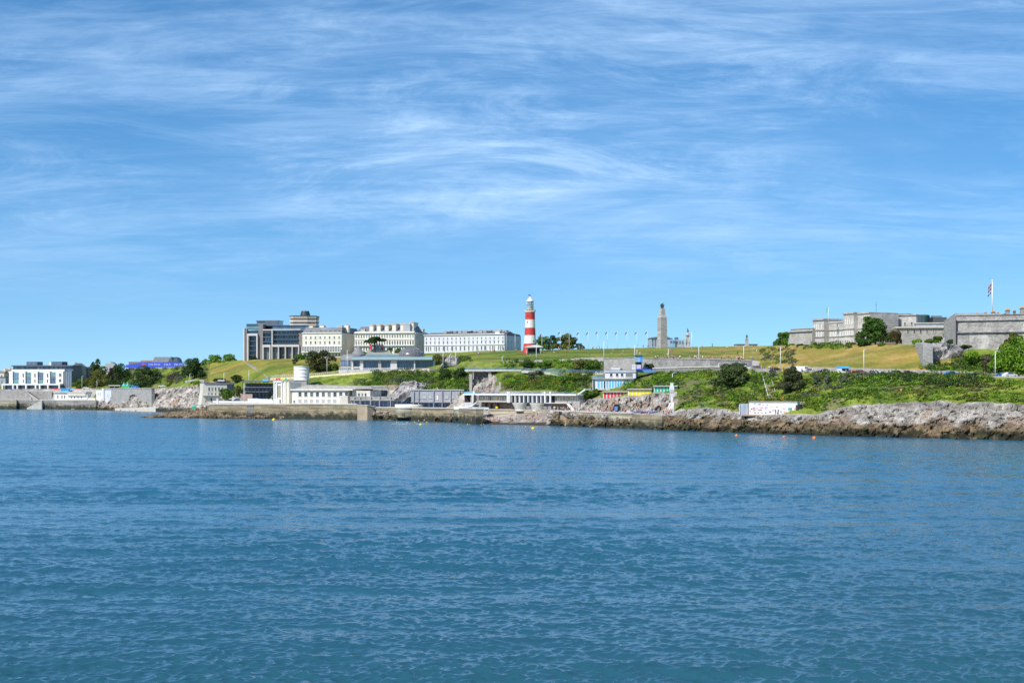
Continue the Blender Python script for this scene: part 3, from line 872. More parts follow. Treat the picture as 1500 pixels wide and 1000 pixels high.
# undergrowth: one mass that nobody could count
def build_undergrowth():
    mats = [L_MID, L_BRIGHT, L_DARK, L_OLIVE, L_GORSE, L_GREY, L_ORANGE]
    regs = [  # px0, px1, segment, t0, t1, clumps, weights, size
     (165, 305, 8, 0, 1, 150, (3, 1, 5, 3, 0, 1, 0), 1.3), (165, 305, 7, 0, 1, 40, (3, 1, 4, 2, 0, 1, 0), 1.2),
     (100, 165, 8, 0, .8, 50, (4, 1, 2, 2, 0, 0, 0), 1.3),
     (280, 303, 4, .1, .8, 26, (4, 4, 0, 2, 0, 0, 0), .9),
     (308, 405, 5, .2, 1, 90, (3, 1, 3, 2, 0, 1, 0), .9), (330, 360, 4, .3, 1, 20, (3, 0, 2, 2, 0, 0, 0), .8), (385, 405, 4, .2, 1, 20, (3, 0, 1, 2, 0, 1, 0), .8),
     (450, 540, 4, .72, 1, 42, (3, 2, 1, 2, 0, 0, 0), .8), (520, 560, 5, .0, .5, 30, (3, 2, 2, 2, 0, 0, 0), 1.0),
     (545, 690, 5, .0, .92, 330, (4, 2, 4, 3, 1, 1, 0), 1.15), (590, 690, 4, .74, 1, 70, (3, 1, 3, 3, 0, 1, 0), .9), (640, 690, 8, 0, .35, 50, (3, 1, 3, 2, 0, 0, 0), 1.0),
     (740, 840, 5, .05, .75, 250, (4, 4, 2, 3, 2, 0, 0), 1.05), (768, 792, 5, .15, .45, 34, (1, 0, 0, 0, 0, 0, 5), .9), (735, 860, 7, .3, 1, 120, (3, 3, 3, 1, 0, 0, 0), .95),
     (820, 870, 5, .2, 1, 90, (3, 2, 4, 1, 1, 0, 0), 1.0), (835, 890, 7, .1, .9, 70, (4, 2, 4, 1, 0, 0, 0), 1.0),
     (912, 1000, 5, .18, .62, 150, (4, 3, 2, 1, 0, 1, 0), .85), (955, 1045, 5, .62, .97, 60, (4, 6, 0, 1, 0, 0, 0), .7),
     (1000, 1110, 4, .1, 1, 120, (4, 3, 1, 4, 2, 1, 0), .9), (1020, 1125, 5, .0, .95, 120, (4, 4, 2, 3, 2, 0, 0), .9),
     (1065, 1190, 4, .35, 1, 150, (2, 2, 0, 3, 6, 0, 0), .85), (1100, 1200, 5, 0, .8, 150, (3, 3, 1, 3, 4, 1, 0), .9),
     (1190, 1300, 4, .3, 1, 70, (4, 6, 0, 3, 1, 0, 0), .8), (1190, 1300, 5, 0.2, 1, 170, (4, 5, 3, 1, 0, 1, 0), .95),
     (1300, 1520, 4, .2, 1, 80, (4, 6, 0, 5, 0, 0, 0), .65), (1180, 1520, 4, .12, 1, 330, (2, 8, 0, 4, 1, 0, 0), .36), (1000, 1110, 4, .1, 1, 120, (2, 6, 0, 4, 1, 0, 0), .4), (955, 1125, 5, .3, 1, 120, (2, 6, 0, 3, 1, 0, 0), .4), (1300, 1455, 5, .0, .35, 60, (3, 6, 0, 3, 0, 0, 0), .7), (1300, 1452, 5, .35, 1, 300, (5, 2, 5, 1, 0, 0, 0), 1.0),
     (1455, 1500, 5, 0, .8, 40, (3, 3, 1, 3, 0, 0, 0), .7),
     (1353, 1400, 8, .0, .3, 45, (4, 2, 2, 3, 0, 2, 0), .9), (1398, 1500, 8, .0, .65, 170, (3, 2, 3, 4, 0, 2, 0), 1.0), (1115, 1165, 8, .0, .8, 60, (3, 1, 1, 4, 0, 2, 0), .8),
     (1180, 1245, 8, .80, 1, 50, (4, 2, 4, 0, 0, 0, 0), .8)]
    Vs, Fs, Ts, Ms, k = [], [], [], [], 0
    r = np.random.default_rng(77)
    for (a, b, seg, t0, t1, cnt, w, sz) in regs:
        pxs = a + (b - a) * r.random(cnt); ts = t0 + (t1 - t0) * r.random(cnt)
        D, Z = prof(pxs)
        w = np.array(w, float); cw = np.cumsum(w / w.sum())
        for i in range(cnt):
            d = D[i, seg] * (1 - ts[i]) + D[i, seg + 1] * ts[i]; z = Z[i, seg] * (1 - ts[i]) + Z[i, seg + 1] * ts[i]
            x = (pxs[i] - 750) / F * d
            s = sz * (.6 + .9 * r.random()) * 1.25
            # neighbours tend to be the same plant
            q = np.clip(.5 + .75 * float(vnoise(x / 9, d / 9, z / 6 + seg)) + .28 * r.normal(), 0, .999)
            mi = int(np.searchsorted(cw, q))
            hs = s * (.32 if ts[i] < .55 and seg in (4, 5) and pxs[i] > 990 else .72) * (.6 + .8 * r.random())
            bl = [(x, d, z + hs * .2, s * 1.1, s, hs)] + [(x + s * .8 * r.normal(), d + .6 * s * r.normal(), z + hs * .35 * r.random(), s * .55, s * .5, hs * .7) for _ in range(2)]
            n = int(52 * s ** 1.15)
            V, Fq, T = leafcloud(bl, n, .25, r)
            Vs.append(V); Fs.append(Fq + k); Ts.append(T); Ms.append(np.full(n, mi)); k += len(V)
    me = arrmesh('undergrowth', np.concatenate(Vs), np.concatenate(Fs), mats, np.concatenate(Ms), tone=np.concatenate(Ts))
    tag(link(bpy.data.objects.new('undergrowth', me)), kind='stuff')
build_undergrowth()

# ------------------------------------------------------------------ buildings
class Bd:
    """a building whose front runs from column px0 (distance d0) to column px1 (distance d1), ground at row yb"""
    def __init__(s, name, label, cat, px0, px1, yb, d0, d1=None, group=None):
        d1 = d0 if d1 is None else d1
        A = P(px0, yb, d0); B = P(px1, yb, d1); B.z = A.z
        u = (B - A).normalized()
        s.u, s.A, s.d0, s.d1, s.yb, s.px0, s.px1 = u, A, d0, d1, yb, px0, px1
        s.W = (B - A).length; s.k = d0 / F
        s.root = thing(name, label, cat, A, math.atan2(u.y, u.x), group)
    def x(s, px, off=0.0):
        q = (px - 750) / F
        n = Vector((-s.u.y, s.u.x, 0)) * off
        ax, ay = s.A.x + n.x, s.A.y + n.y
        return (q * ay - ax) / (s.u.x - q * s.u.y)
    def z(s, py): return (s.yb - py) * s.k
    def bx(s, mb, a, b, t, bt, y0, y1, m):
        return mb.box(s.x(a), s.x(b), y0, y1, s.z(bt), s.z(t), m)
    def one(s, name, a, b, t, bt, y0, y1, m, parent=None):
        return s.bx(MB(), a, b, t, bt, y0, y1, m).build(name, parent or s.root)
    def windows(s, pxs, t, bt, w, y=0.0, pane=None, frame=None, name='window', bars=1, parent=None, arch=False):
        W, H = w * s.k, (bt - t) * s.k
        me = window_mesh(W, H, pane or GLASS, frame or WHITE, bars, arch)
        for p in pxs:
            o = link(bpy.data.objects.new(name, me), parent or s.root)
            o.location = (s.x(p), y, s.z(bt))
_wm = {}
def window_mesh(W, H, pane, frame, bars, arch):
    key = (round(W, 2), round(H, 2), pane.name, frame.name, bars, arch)
    if key in _wm: return _wm[key]
    mb = MB(); f = min(.08, W * .06); w = W / 2
    mb.box(-w + f, w - f, -.02, .05, f, H - f, pane)
    mb.box(-w, -w + f, -.09, .05, 0, H, frame); mb.box(w - f, w, -.09, .05, 0, H, frame)
    mb.box(-w + f, w - f, -.09, .05, H - f, H, frame); mb.box(-w - .08, w + .08, -.2, .05, -.1, f, frame)
    for i in range(bars): 
        z = H * (i + 1) / (bars + 1)
        mb.box(-w + f, w - f, -.05, .04, z - .03, z + .03, frame)
    if arch:
        mb.poly([(w * math.cos(a), H + .003 + w * .9 * math.sin(a)) for a in np.linspace(0, math.pi, 9)], -.02, .05, pane)
    _wm[key] = mb.mesh('window'); return _wm[key]
def span(a, b, n): return [a + (b - a) * (i + .5) / n for i in range(n)]
def lin(a, b, n): return [a + (b - a) * i / (n - 1) for i in range(n)]

# -- far left: white apartment block on the quay
def quay_apartments():
    D_ = 1128
    b = Bd('apartment_block', 'white quayside apartment block with glazed bays and a dark set-back top floor', 'apartment building', 8, 104, 573, D_, D_ - 10)
    b.one('core', 14, 92, 541, 573, 2.6, 17, WHITE)
    b.one('side_wing', 92.2, 104, 543, 573, 1.5, 17, SLATEBLUE)
    f = MB()
    for a, c in ((12.5, 18), (27, 36.5), (45, 54.5), (63, 72.5), (81, 92)):
        f.box(b.x(a), b.x(c), 0.6, 2.6, b.z(562), b.z(543.6), WHITE)
    f.build('projecting_bay', b.root)
    for i, (a, c) in enumerate(((18.4, 26.6), (37, 44.6), (55, 62.6), (73, 80.6))):
        g = MB(); b.bx(g, a, c, 545.5, 562, 1.6, 2.58, BLUEGLASS)
        b.bx(g, a + .4, c - .4, *(((546, 552)) if i % 2 else (556, 562)), 1.45, 1.6, TEALGLASS)
        for q in lin(a, c, 4): b.bx(g, q - .12, q + .12, 545.5, 562, 1.36, 1.44, IRON)
        b.bx(g, a, c, 553.4, 554, 1.2, 1.36, IRON)
        g.build('glazed_bay', b.root)
    b.windows([33.5, 50.6, 69], 547, 552.5, 2.0, .6, bars=0); b.windows([33.5, 50.6, 69], 555.5, 560.5, 2.0, .6, bars=0)
    b.windows([87.5], 547, 551.5, 4.0, .6, bars=0); b.windows([87.5], 555, 559.5, 4.0, .6, bars=0)
    t = MB(); b.bx(t, 15, 103.4, 536.6, 543, 4.0, 16.5, SLATEBLUE)
    b.bx(t, 14, 104, 534.8, 536.5, 2.4, 17.5, SLATEBLUE); t.build('top_floor', b.root)
    b.windows([19, 24, 29, 36, 42, 52, 57, 64, 72, 78, 85, 91, 98], 537.2, 542.6, 4.4, 4.0, BLUEGLASS, IRON, bars=0)
    a_ = MB(); b.bx(a_, 6.5, 92, 561.8, 564, -4, .58, WHITE)
    for q in (7.5, 23, 29.2, 42, 56, 62, 74, 90.5): b.bx(a_, q - 1, q + 1, 564, 573.5, -4, -2.6, WHITE)
    a_.build('arcade', b.root)
    b.one('shopfront', 9, 91.5, 564.1, 573.4, -1.2, -.4, BLUEGLASS)
    w = MB(); 
    for q in lin(93.5, 103, 4): b.bx(w, q - .45, q + .45, 544, 573, 1.1, 1.48, IRON)
    for q in span(93.5, 103, 3): b.bx(w, q - 1.0, q + 1.0, 545, 572, 1.3, 1.49, BLUEGLASS)
    w.build('glazed_front', b.root)
    for a, c in ((32.5, 48.5), (69, 85)):
        p = b.one('plant_room', a, c, 529.5, 534.7, 6, 14, SLATEBLUE)
        b.windows([ (a + c) / 2 - 3, (a + c) / 2 + 3], 531, 533.6, 4, 6, BLUEGLASS, IRON, bars=0, name='louvre', parent=p)
    b.one('roof_tank', 65, 68.4, 530.2, 534.7, 7, 10, WHITE)
    b.one('chimney', 87, 90, 531.5, 534.7, 7, 9, BLACK)
quay_apartments()
def simple_house(name, label, px0, px1, ytop, yeave, yb, d, wall, roof, wins=(), chim=(), d1=None, axis='x', depth=9, group=None, flat=False):
    b = Bd(name, label, 'house' if 'house' in name else 'building', px0, px1, yb, d, d1, group)
    b.one('wall', px0, px1, yeave, yb + 6, 0, depth, wall)
    if flat: b.one('roof', px0 - .3, px1 + .3, ytop, yeave - .05, -.4, depth + .4, roof)
    else: MB().gable(0, b.W, 0, depth, b.z(yeave) + .01, b.z(ytop), roof, axis).build('roof', b.root)
    for (pxs, t, bt, w) in wins: b.windows(pxs, t, bt, w)
    for (q, t) in chim:
        m = MB(); m.box(b.x(q) - .7, b.x(q) + .7, depth * .4, depth * .4 + 1, b.z(yeave), b.z(t), wall)
        m.tube((b.x(q), depth * .4 + .5, b.z(t)), (b.x(q), depth * .4 + .5, b.z(t) + .8), .22, .18, TERRA); m.build('chimney', b.root)
    return b
simple_house('stone_house', 'grey stone house with a gabled end beside the white apartment block', 105, 119, 531.5, 537, 572, 1135, GREYSTONE, SLATE, [([109, 114], 543, 547, 2), ([109, 114], 553, 557, 2)], [(107.5, 530.8)], axis='y', depth=14)
simple_house('brown_house', 'small brown house half hidden behind the olive tree', 119.3, 129, 537, 541, 572, 1150, BROWNSTONE, TILE, [([122, 126], 545, 548.5, 1.6)], depth=12, flat=True)
simple_house('terraced_house', 'pale pink house at the left edge of the picture', -4, 6, 543, 546, 573, 1175, PALECREAM, TILE, [([-1, 2.5], 549, 553, 1.8), ([-1, 2.5], 558, 562, 1.8)], [(4, 540)], depth=10)
simple_house('terraced_house', 'cream house with a tall chimney behind the white apartment block', 6.3, 15, 540, 543.5, 573, 1185, CREAM, TILE, [([9, 12], 546, 550, 1.8)], [(11, 537.8)], depth=10)
simple_house('terraced_house', 'grey fronted house below the pale pink house', -6, 8, 551.5, 552.5, 573, 1150, BLUEGREY, SLATE, [([-2, 3], 557, 563, 2.6)], depth=8, flat=True)
# -- quay, lido pavilion and white buildings
def wall_run(name, label, pts, th, m, cat='wall', cap=None, capm=None, group=None, foot=None):
    """pts: (px, d, ytop, ybottom)"""
    mb = MB(); cb = MB()
    fr, ba, tp = [], [], []
    for px, d, t, bt in pts:
        fr.append(P(px, t, d)); ba.append(P(px, bt, d))
    n = len(pts); vs = []
    for i in range(n):
        a = fr[max(0, i - 1)]; c = fr[min(n - 1, i + 1)]
        t2 = Vector((c.x - a.x, c.y - a.y, 0)).normalized(); nn = Vector((-t2.y, t2.x, 0)) * th
        vs += [fr[i], ba[i], fr[i] + nn, ba[i] + nn]
    fs = [(1, 0, 2, 3), (4 * n - 4, 4 * n - 3, 4 * n - 1, 4 * n - 2)]
    for i in range(n - 1):
        k = 4 * i
        fs += [(k + 1, k + 5, k + 4, k), (k, k + 4, k + 6, k + 2), (k + 2, k + 6, k + 7, k + 3), (k + 3, k + 7, k + 5, k + 1)]
    o0 = vs[0].copy(); o0.z = min(v.z for v in vs)
    mb.add([v - o0 for v in vs], fs, m)
    if cap:
        cv = []
        for i in range(n):
            a, b_ = vs[4 * i], vs[4 * i + 2]; nn = (b_ - a).normalized() * .18
            cv += [a - nn + Vector((0, 0, .012)), a - nn + Vector((0, 0, cap)), b_ + nn + Vector((0, 0, cap)), b_ + nn + Vector((0, 0, .012))]
        fs = [(0, 1, 2, 3), (4 * n - 1, 4 * n - 2, 4 * n - 3, 4 * n - 4)]
        for i in range(n - 1):
            k = 4 * i
            for j in range(4): fs.append((k + j, k + 4 + j, k + 4 + (j + 1) % 4, k + (j + 1) % 4))
        if label is None: pass
        root = thing(name, label, cat, o0, 0, group)
        mb.build('wall_face', root)
        cb.add([v - o0 for v in cv], fs, capm or m).build('coping', root)
        return root
    o = mb.build(name); o.location = o0
    return tag(o, label, cat, group)
def dw(px, dd=0): return float(prof(px)[0][1]) + dd
def dk(px, k, dd=0): return float(prof(px)[0][k]) + dd
wall_run('quay_wall', 'tan concrete harbour quay wall at the far left edge of the shore', [(-60, dw(-60) - 1, 586, 602), (24, dw(24) - 2, 586, 602)], 3, TIDALPALE, cap=.35, capm=PALECONC)
wall_run('quay_wall', 'dark quay wall below the white lido pavilion', [(24.3, dw(24), 586, 603), (76, dw(76), 586.5, 603), (141, dw(141), 587, 604)], 3, TIDALGREY, cap=.3, capm=PALECONC)
wall_run('stone_wall', 'grey rubble wall with a sloping end above the far left quay', [(-40, dk(-40, 4), 571.5, 587), (28, dk(28, 4), 571.5, 587), (40, dk(40, 4), 573, 587), (76, dk(76, 4), 573, 588)], 2, GREYSTONE)
wall_run('stone_wall', 'short grey gabled stone wall beside the quay steps', [(27, dk(27, 4) - 6, 580, 587), (36, dk(36, 4) - 6, 573.5, 587), (46, dk(46, 4) - 6, 582, 587)], 4, PALESTONE)
def stair(name, label, p0, p1, w, m, n=12, rail=None):
    """flight from ground point p0 (low) to p1 (high)"""
    mb = MB(); v = p1 - p0; L = Vector((v.x, v.y, 0)).length
    root = thing(name, label, 'steps', p0, math.atan2(v.y, v.x))
    for i in range(n):
        mb.box(L * i / n, L * (i + 1) / n - .004, -w / 2, w / 2, min(0, v.z) - 1.2, v.z * (i + 1) / n, m)
    mb.build('flight', root)
    if rail:
        r = MB()
        for s in (-1, 1):
            r.tube((0, s * w / 2, .9), (L, s * w / 2, v.z + .9), .05, .05, rail, 6)
            for i in range(0, n + 1, 3): r.tube((L * i / n, s * w / 2, v.z * i / n - .2), (L * i / n, s * w / 2, v.z * i / n + .9), .04, .04, rail, 6)
        r.build('handrail', root)
    return root
stair('stone_steps', 'stone steps climbing the wall left of the lido pavilion', P(57, 585, dk(57, 4) - 5), P(40, 573, dk(40, 4) - 3), 2.2, CONCRETE)
stair('stone_steps', 'slanting stone steps down the dark quay wall', P(40, 597.5, dw(40) - 1.2), P(62, 586.5, dw(62) - 1.2), 1.8, PALECONC)
def lido_pavilion():
    b = Bd('lido_pavilion', 'long low white lido pavilion with sun terrace above the dark quay', 'pavilion', 75, 140, 586, dk(75, 3) + 3, dk(140, 3) + 3)
    b.one('wall', 77, 125, 575, 586, 1.5, 8, WHITE)
    b.one('roof', 76.5, 125.5, 573.6, 574.9, .4, 8.4, PALECONC)
    b.windows([82, 88, 92], 578.5, 583.5, 3, 1.5, BLACK, name='doorway', bars=0)
    b.windows([101.5, 106.5, 111.5, 116.5], 580.8, 583, 3.0, 1.5, BLACK, bars=0)
    b.one('terrace_slab', 75, 139, 586, 588.6, -3, 1.4, WHITE)
    b.one('lean_to_roof', 97, 124, 575.2, 579.5, .6, 1.48, PALECONC)
    r = MB()
    for q in lin(76, 138, 14): r.tube((b.x(q), -2.8, 0), (b.x(q), -2.8, 1.1), .06, .06, STEEL, 6)
    r.tube((b.x(76), -2.8, 1.1), (b.x(138), -2.8, 1.1), .06, .06, STEEL, 6); r.build('railing', b.root)
lido_pavilion()
def white_block():
    b = Bd('white_building', 'plain white block building above the rocks right of the lido pavilion', 'building', 141, 162, 587, dk(141, 3) + 1, dk(162, 2) + 4)
    m = MB(); b.bx(m, 141, 150, 571, 590, 0, 7, WHITE); b.bx(m, 152.6, 161.6, 571.5, 590, .6, 7, OFFWHITE); b.bx(m, 150.1, 152.5, 568.5, 590, -.4, 6, WHITE); m.build('wall', b.root)
    b.windows([144.5, 147.5], 575, 578, 1.5, 0); b.windows([157], 577, 581, 1.6, .6)
    b.one('annexe', 131, 140.9, 583, 588, -1, 5, PALECREAM)
    b.one('parapet', 140.8, 150, 570.2, 570.95, -.2, 7.2, PALECONC)
white_block()
def kiosk(label, px0, px1, t, bt, d, m, roof, win=SKYGLASS):
    b = Bd('beach_kiosk', label, 'kiosk', px0, px1, bt, d)
    b.one('wall', px0, px1, t + 1, bt + 1, 0, 3, m)
    b.one('roof', px0 - .8, px1 + .8, t, t + .95, -.5, 3.5, roof)
    b.windows(span(px0, px1, 2), t + 1.8, bt - 1, (px1 - px0) * .3, 0, win, roof, name='hatch', bars=0)
kiosk('sky blue kiosk on the roof terrace of the lido pavilion', 89, 101, 568.6, 573.8, dk(95, 3) + 6, SKYBLUE, SKYBLUE)
def parasol(label, px, yb, d, m, h=2.4, r=1.5, group='parasols by the shore'):
    rt = thing('parasol', label, 'parasol', P(px, yb, d), 0, group)
    MB().tube((0, 0, 0), (0, 0, h), .05, .04, STEEL, 6).build('pole', rt)
    MB().lathe([(r, h - .55), (r * .5, h - .15), (.02, h + .1)], m, 10).build('canopy', rt)
for q, m, l in ((80, REDP, 'red parasol on the lido pavilion roof, nearest the white arcade'), (85, REDP, 'red parasol on the lido pavilion roof beside the sky blue kiosk'), (107.5, SKYBLUE, 'pale blue parasol on the lido pavilion roof right of the kiosk'), (114, REDP, 'red parasol at the right end of the lido pavilion roof'),
                (19, BLUE, 'blue parasol on the quay in front of the white arcade, left one'), (29, BLUE, 'blue parasol on the quay in front of the white arcade, right one')):
    parasol(l, q, 574 if q > 60 else 575, dk(q, 3) + 7 if q > 60 else dk(q, 5) + 3, m, 2.4, 2.0)
def tent(label, px0, px1, yb, d, m, side, group='peaked tents on the promenade'):
    W = (px1 - px0) / F * d; rt = thing('party_tent', label, 'tent', P((px0 + px1) / 2, yb, d), 0, group)
    s = MB(); s.box(-W / 2, W / 2, 0, 3, -.3, 2.2, side); s.build('tent_wall', rt)
    c = MB()
    for x in (-W / 4, W / 4):
        c.lathe([(W / 3.3, 2.21), (W / 7, 2.9), (W / 20, 4.0), (.03, 4.9)], m, 8, (x, 1.5))
    c.build('tent_roof', rt)
tent('teal tent with two peaks and a green skirt on the promenade', 178, 189.5, 569.5, dk(185, 6) + 4, mat('teal_canvas', (.08, .50, .55)), mat('green_canvas', (.10, .45, .14)))
tent('sky blue tent with two peaks right of the teal tent', 190.8, 204.5, 569.5, dk(197, 6) + 4, mat('azure_canvas', (.06, .42, .75)), BLUE)
def shelter(label, px0, px1, t, bt, d, m=CONCRETE, dark=BLACK):
    b = Bd('shelter', label, 'shelter', px0, px1, bt, d)
    b.one('roof', px0, px1, t, t + (bt - t) * .35, 0, 4, m)
    b.one('back_wall', px0 + .3, px1 - .3, t + (bt - t) * .36, bt + 1, 2.4, 3.6, dark)
    p = MB()
    for q in lin(px0 + .7, px1 - .7, 3): b.bx(p, q - .25, q + .25, t + (bt - t) * .36, bt + 1, .3, .6, m)
    p.build('post', b.root)
shelter('low grey flat roofed shelter under the dark trees left of the teal tent', 159, 176, 563.5, 569.5, dk(167, 6) + 5)
# promenade wall with arch
def arch_wall():
    A = (163, dk(163, 2) + 2.5); B_ = (222, dk(222, 2) + 2.5)
    b = Bd('promenade_wall', 'grey stone promenade wall with a dark arch above the rocks', 'wall', A[0], B_[0], 592, A[1], B_[1])
    k = b.k; x0, x1 = b.x(189), b.x(201.5); zt = b.z(569); zs = b.z(582); zc = b.z(577.5)
    m = MB()
    m.box(0, x0, 0, 2, -3, zt, GREYSTONE); m.box(x1, b.W, 0, 2, -3, zt, GREYSTONE)
    arc = [((x0 + x1) / 2 - (x1 - x0) / 2 * math.cos(a), zs + (zc - zs) * math.sin(a)) for a in np.linspace(0, math.pi, 13)]
    for (xa, za), (xb, zb) in zip(arc[:-1], arc[1:]):
        m.poly([(xa, za), (xb, zb), (xb, zt), (xa, zt)], 0, 2, GREYSTONE)
    m.build('masonry', b.root)
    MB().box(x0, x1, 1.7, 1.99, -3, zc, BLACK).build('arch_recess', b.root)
    c = MB().box(-.3, b.W + .3, -.25, 2.2, zt + .003, zt + .45, PALESTONE); c.build('coping', b.root)
arch_wall()
wall_run('promenade_wall', 'grey stone parapet wall curving along the cliff top left of the cream café', [(222.5, dk(222, 3) + 3, 569, 575), (250, dk(250, 6) - 2, 566.6, 574), (272, dk(272, 6) - 2, 564, 572)], 1, GREYSTONE)
wall_run('retaining_wall', 'tall pale rubble wall below the dark round tree', [(271, dk(271, 6) - 1, 557, 569), (284, dk(284, 6) - 1, 555.5, 566), (299, dk(299, 6) - 1, 556, 566)], 2, PALESTONE)
wall_run('slipway', 'pale concrete slipway at the foot of the far cliff', [(168, dw(168) - 1, 597.5, 602), (200, dw(200) - 1, 596.8, 603), (232, dw(232) - 1.5, 595.5, 604)], 6, SAND, cat='slipway')
wall_run('jetty', 'low dark stone jetty between the far cliff and the rock spit', [(228, dw(228) - 3, 597.5, 605), (272, dw(272) - 4, 596.5, 605), (285, dw(285) - 3, 597.5, 605)], 8, TIDALGREY, cat='jetty')
def nav_light():
    r = thing('harbour_beacon', 'small bright green beacon box on the rock spit', 'beacon', P(284.5, 597.5, 770))
    MB().box(-.9, .9, -.7, .7, -1.2, .8, GREENP).frust(-.9, .9, -.7, .7, .803, 1.4, .35, GREENP).build('housing', r)
    MB().lathe([(.2, 1.4), (.25, 1.6), (.05, 1.9)], GREENP, 8).build('lamp', r)
nav_light()
# banner and gabled building behind trees
def banner_block():
    b = Bd('hoarding', 'long bright blue hoarding with white lettering along the hilltop wall', 'hoarding', 184, 269, 541, 1112, 1112)
    m = MB(); x = b.x
    m.poly([(x(184), b.z(538.3)), (x(268.5), b.z(537.5)), (x(268.5), b.z(531)), (x(210), b.z(530.3)), (x(184), b.z(534.5))], 0, .15, BANNERBLUE)
    m.build('panel', b.root)
    t = MB(); r = random.Random(4)
    # lettering too small to read: the same rhythm of upright strokes, in two groups of letters
    for a, n, st in ((218, 7, 2.6), (240.5, 4, 2.4), (255.5, 3, 2.0), (263, 3, 1.9)):
        for i in range(n):
            q = a + st * i; h = 2.6 if i else 3.2; y0 = 532.2 + .15 * r.random()
            t.box(x(q), x(q + .45), -.06, -.01, b.z(y0 + h), b.z(y0), WHITE)
            t.box(x(q + .45) + .001, x(q + 1.4), -.06, -.01, b.z(y0 + .5 + (h - .6) * (i % 3) / 2), b.z(y0 + .1 + (h - .6) * (i % 3) / 2), WHITE)
            if i % 2: t.box(x(q + 1.41), x(q + 1.75), -.06, -.01, b.z(y0 + h), b.z(y0 + .4), WHITE)
    t.build('lettering', b.root)
    l = MB().poly([(x(208.5), b.z(535.2)), (x(213), b.z(535.2)), (x(212.5), b.z(532.6)), (x(210.5), b.z(531.8)), (x(208.8), b.z(533))], -.06, -.01, CORAL); l.build('emblem', b.root)
    f = MB()
    for q in lin(185, 268, 12): b.bx(f, q - .15, q + .15, 534.8, 545, .2, .4, DARK)
    f.build('posts', b.root)
banner_block()
b = Bd('stone_building', 'low brown stone building below the left end of the blue hoarding', 'building', 188, 214, 545, 1127)
b.one('wall', 188, 214, 536, 550, 0, 12, BROWNSTONE); b.windows(span(190, 213, 6), 537.5, 540.5, 1.5); b.one('roof', 187.5, 214.5, 529.6, 535.9, 2, 12.4, TILE)
b = Bd('stone_building', 'long brown roof showing above the blue hoarding left of the gabled hall', 'building', 205, 224, 545, 1157)
b.one('wall', 205, 223.5, 530, 550, 0, 12, BROWNSTONE); MB().gable(0, b.W, 0, 12, b.z(530) + .01, b.z(527.2), TILE).build('roof', b.root)
b = Bd('gabled_hall', 'dark hall with a long grey pitched roof rising behind the blue hoarding', 'building', 223.5, 262, 545, 1142)
b.one('wall', 224, 261, 530.5, 550, 0, 16, GREYREN)
MB().gable(0, b.x(246), 0, 16, b.z(530.4), b.z(522.4), SLATE).build('roof', b.root)
g = MB(); g.poly([(b.x(246), b.z(530.4)), (b.x(254), b.z(530.4)), (b.x(250.6), b.z(522.6))], -.5, 14, SLATEBLUE); g.poly([(b.x(253.2), b.z(530.4)), (b.x(262), b.z(530.4)), (b.x(260), b.z(525)), (b.x(257), b.z(522.6))], -.9, 13, SLATEBLUE); g.build('gable', b.root)
b = Bd('stone_building', 'low shadowed building with dark openings under the right end of the blue hoarding', 'building', 239, 262, 546, 1119)
b.one('wall', 239, 262, 538, 550, 0, 8, PALECONC); b.windows([244, 251.5], 538.6, 541.5, 6.4, 0, BLACK, PALECONC, bars=0)
b = Bd('domed_building', 'pale green domed roof far behind the olive tree', 'building', 154, 168, 545, 1230)
b.one('wall', 154, 168, 532.5, 550, 0, 8, GREYREN); MB().lathe([(3.4, b.z(532.4)), (3.2, b.z(531)), (2, b.z(529.6)), (.15, b.z(529)), (.1, b.z(527.5))], COPPER, 16, (b.W / 2, 4)).build('dome', b.root)

# -- cream café at the cliff foot, dark terraced café
def cream_cafe():
    b = Bd('cream_cafe', 'two storey cream café building with a row of dark windows at the cliff foot', 'café', 297.5, 333, 592, dk(315, 4) - 14, dk(315, 4) - 10)
    m = MB(); b.bx(m, 297.5, 332.5, 561.5, 594, 0, 10, CREAM); m.poly([(b.x(297.5) - .9, b.z(593)), (b.x(297.5) - .01, b.z(593)), (b.x(297.5) - .01, b.z(572))], 0, 10, CREAM); m.build('wall', b.root)
    b.windows([306.2, 310.8, 315.6, 320.6, 325.4], 566.8, 572.2, 2.3, 0, bars=0)
    b.windows([305.5, 310.3, 315.4, 321], 575, 578.4, 2.3, 0, BLUEGLASS, bars=0)
    b.windows([309.5], 582.6, 587.6, 2.2, 0, BLACK, name='doorway', bars=0)
    b.one('balcony', 297, 320, 578.9, 579.6, -1.2, -.02, PALECONC)
    b.one('roof', 299, 345, 560.2, 561.4, -.5, 12, SLATE)
    b.one('rooftop_room', 320, 339, 557.4, 560.1, 3, 9, mat('maroon_panel', (.12, .05, .06)))
    b.one('rooftop_sign', 320.5, 330, 556, 558.3, 2.5, 2.9, WHITE)
    b.one('wing', 332.7, 344, 562, 576, 1.5, 10, PALESTONE)
    b.one('notice', 300.4, 302, 586, 588.4, -.08, -.01, REDP)
cream_cafe()
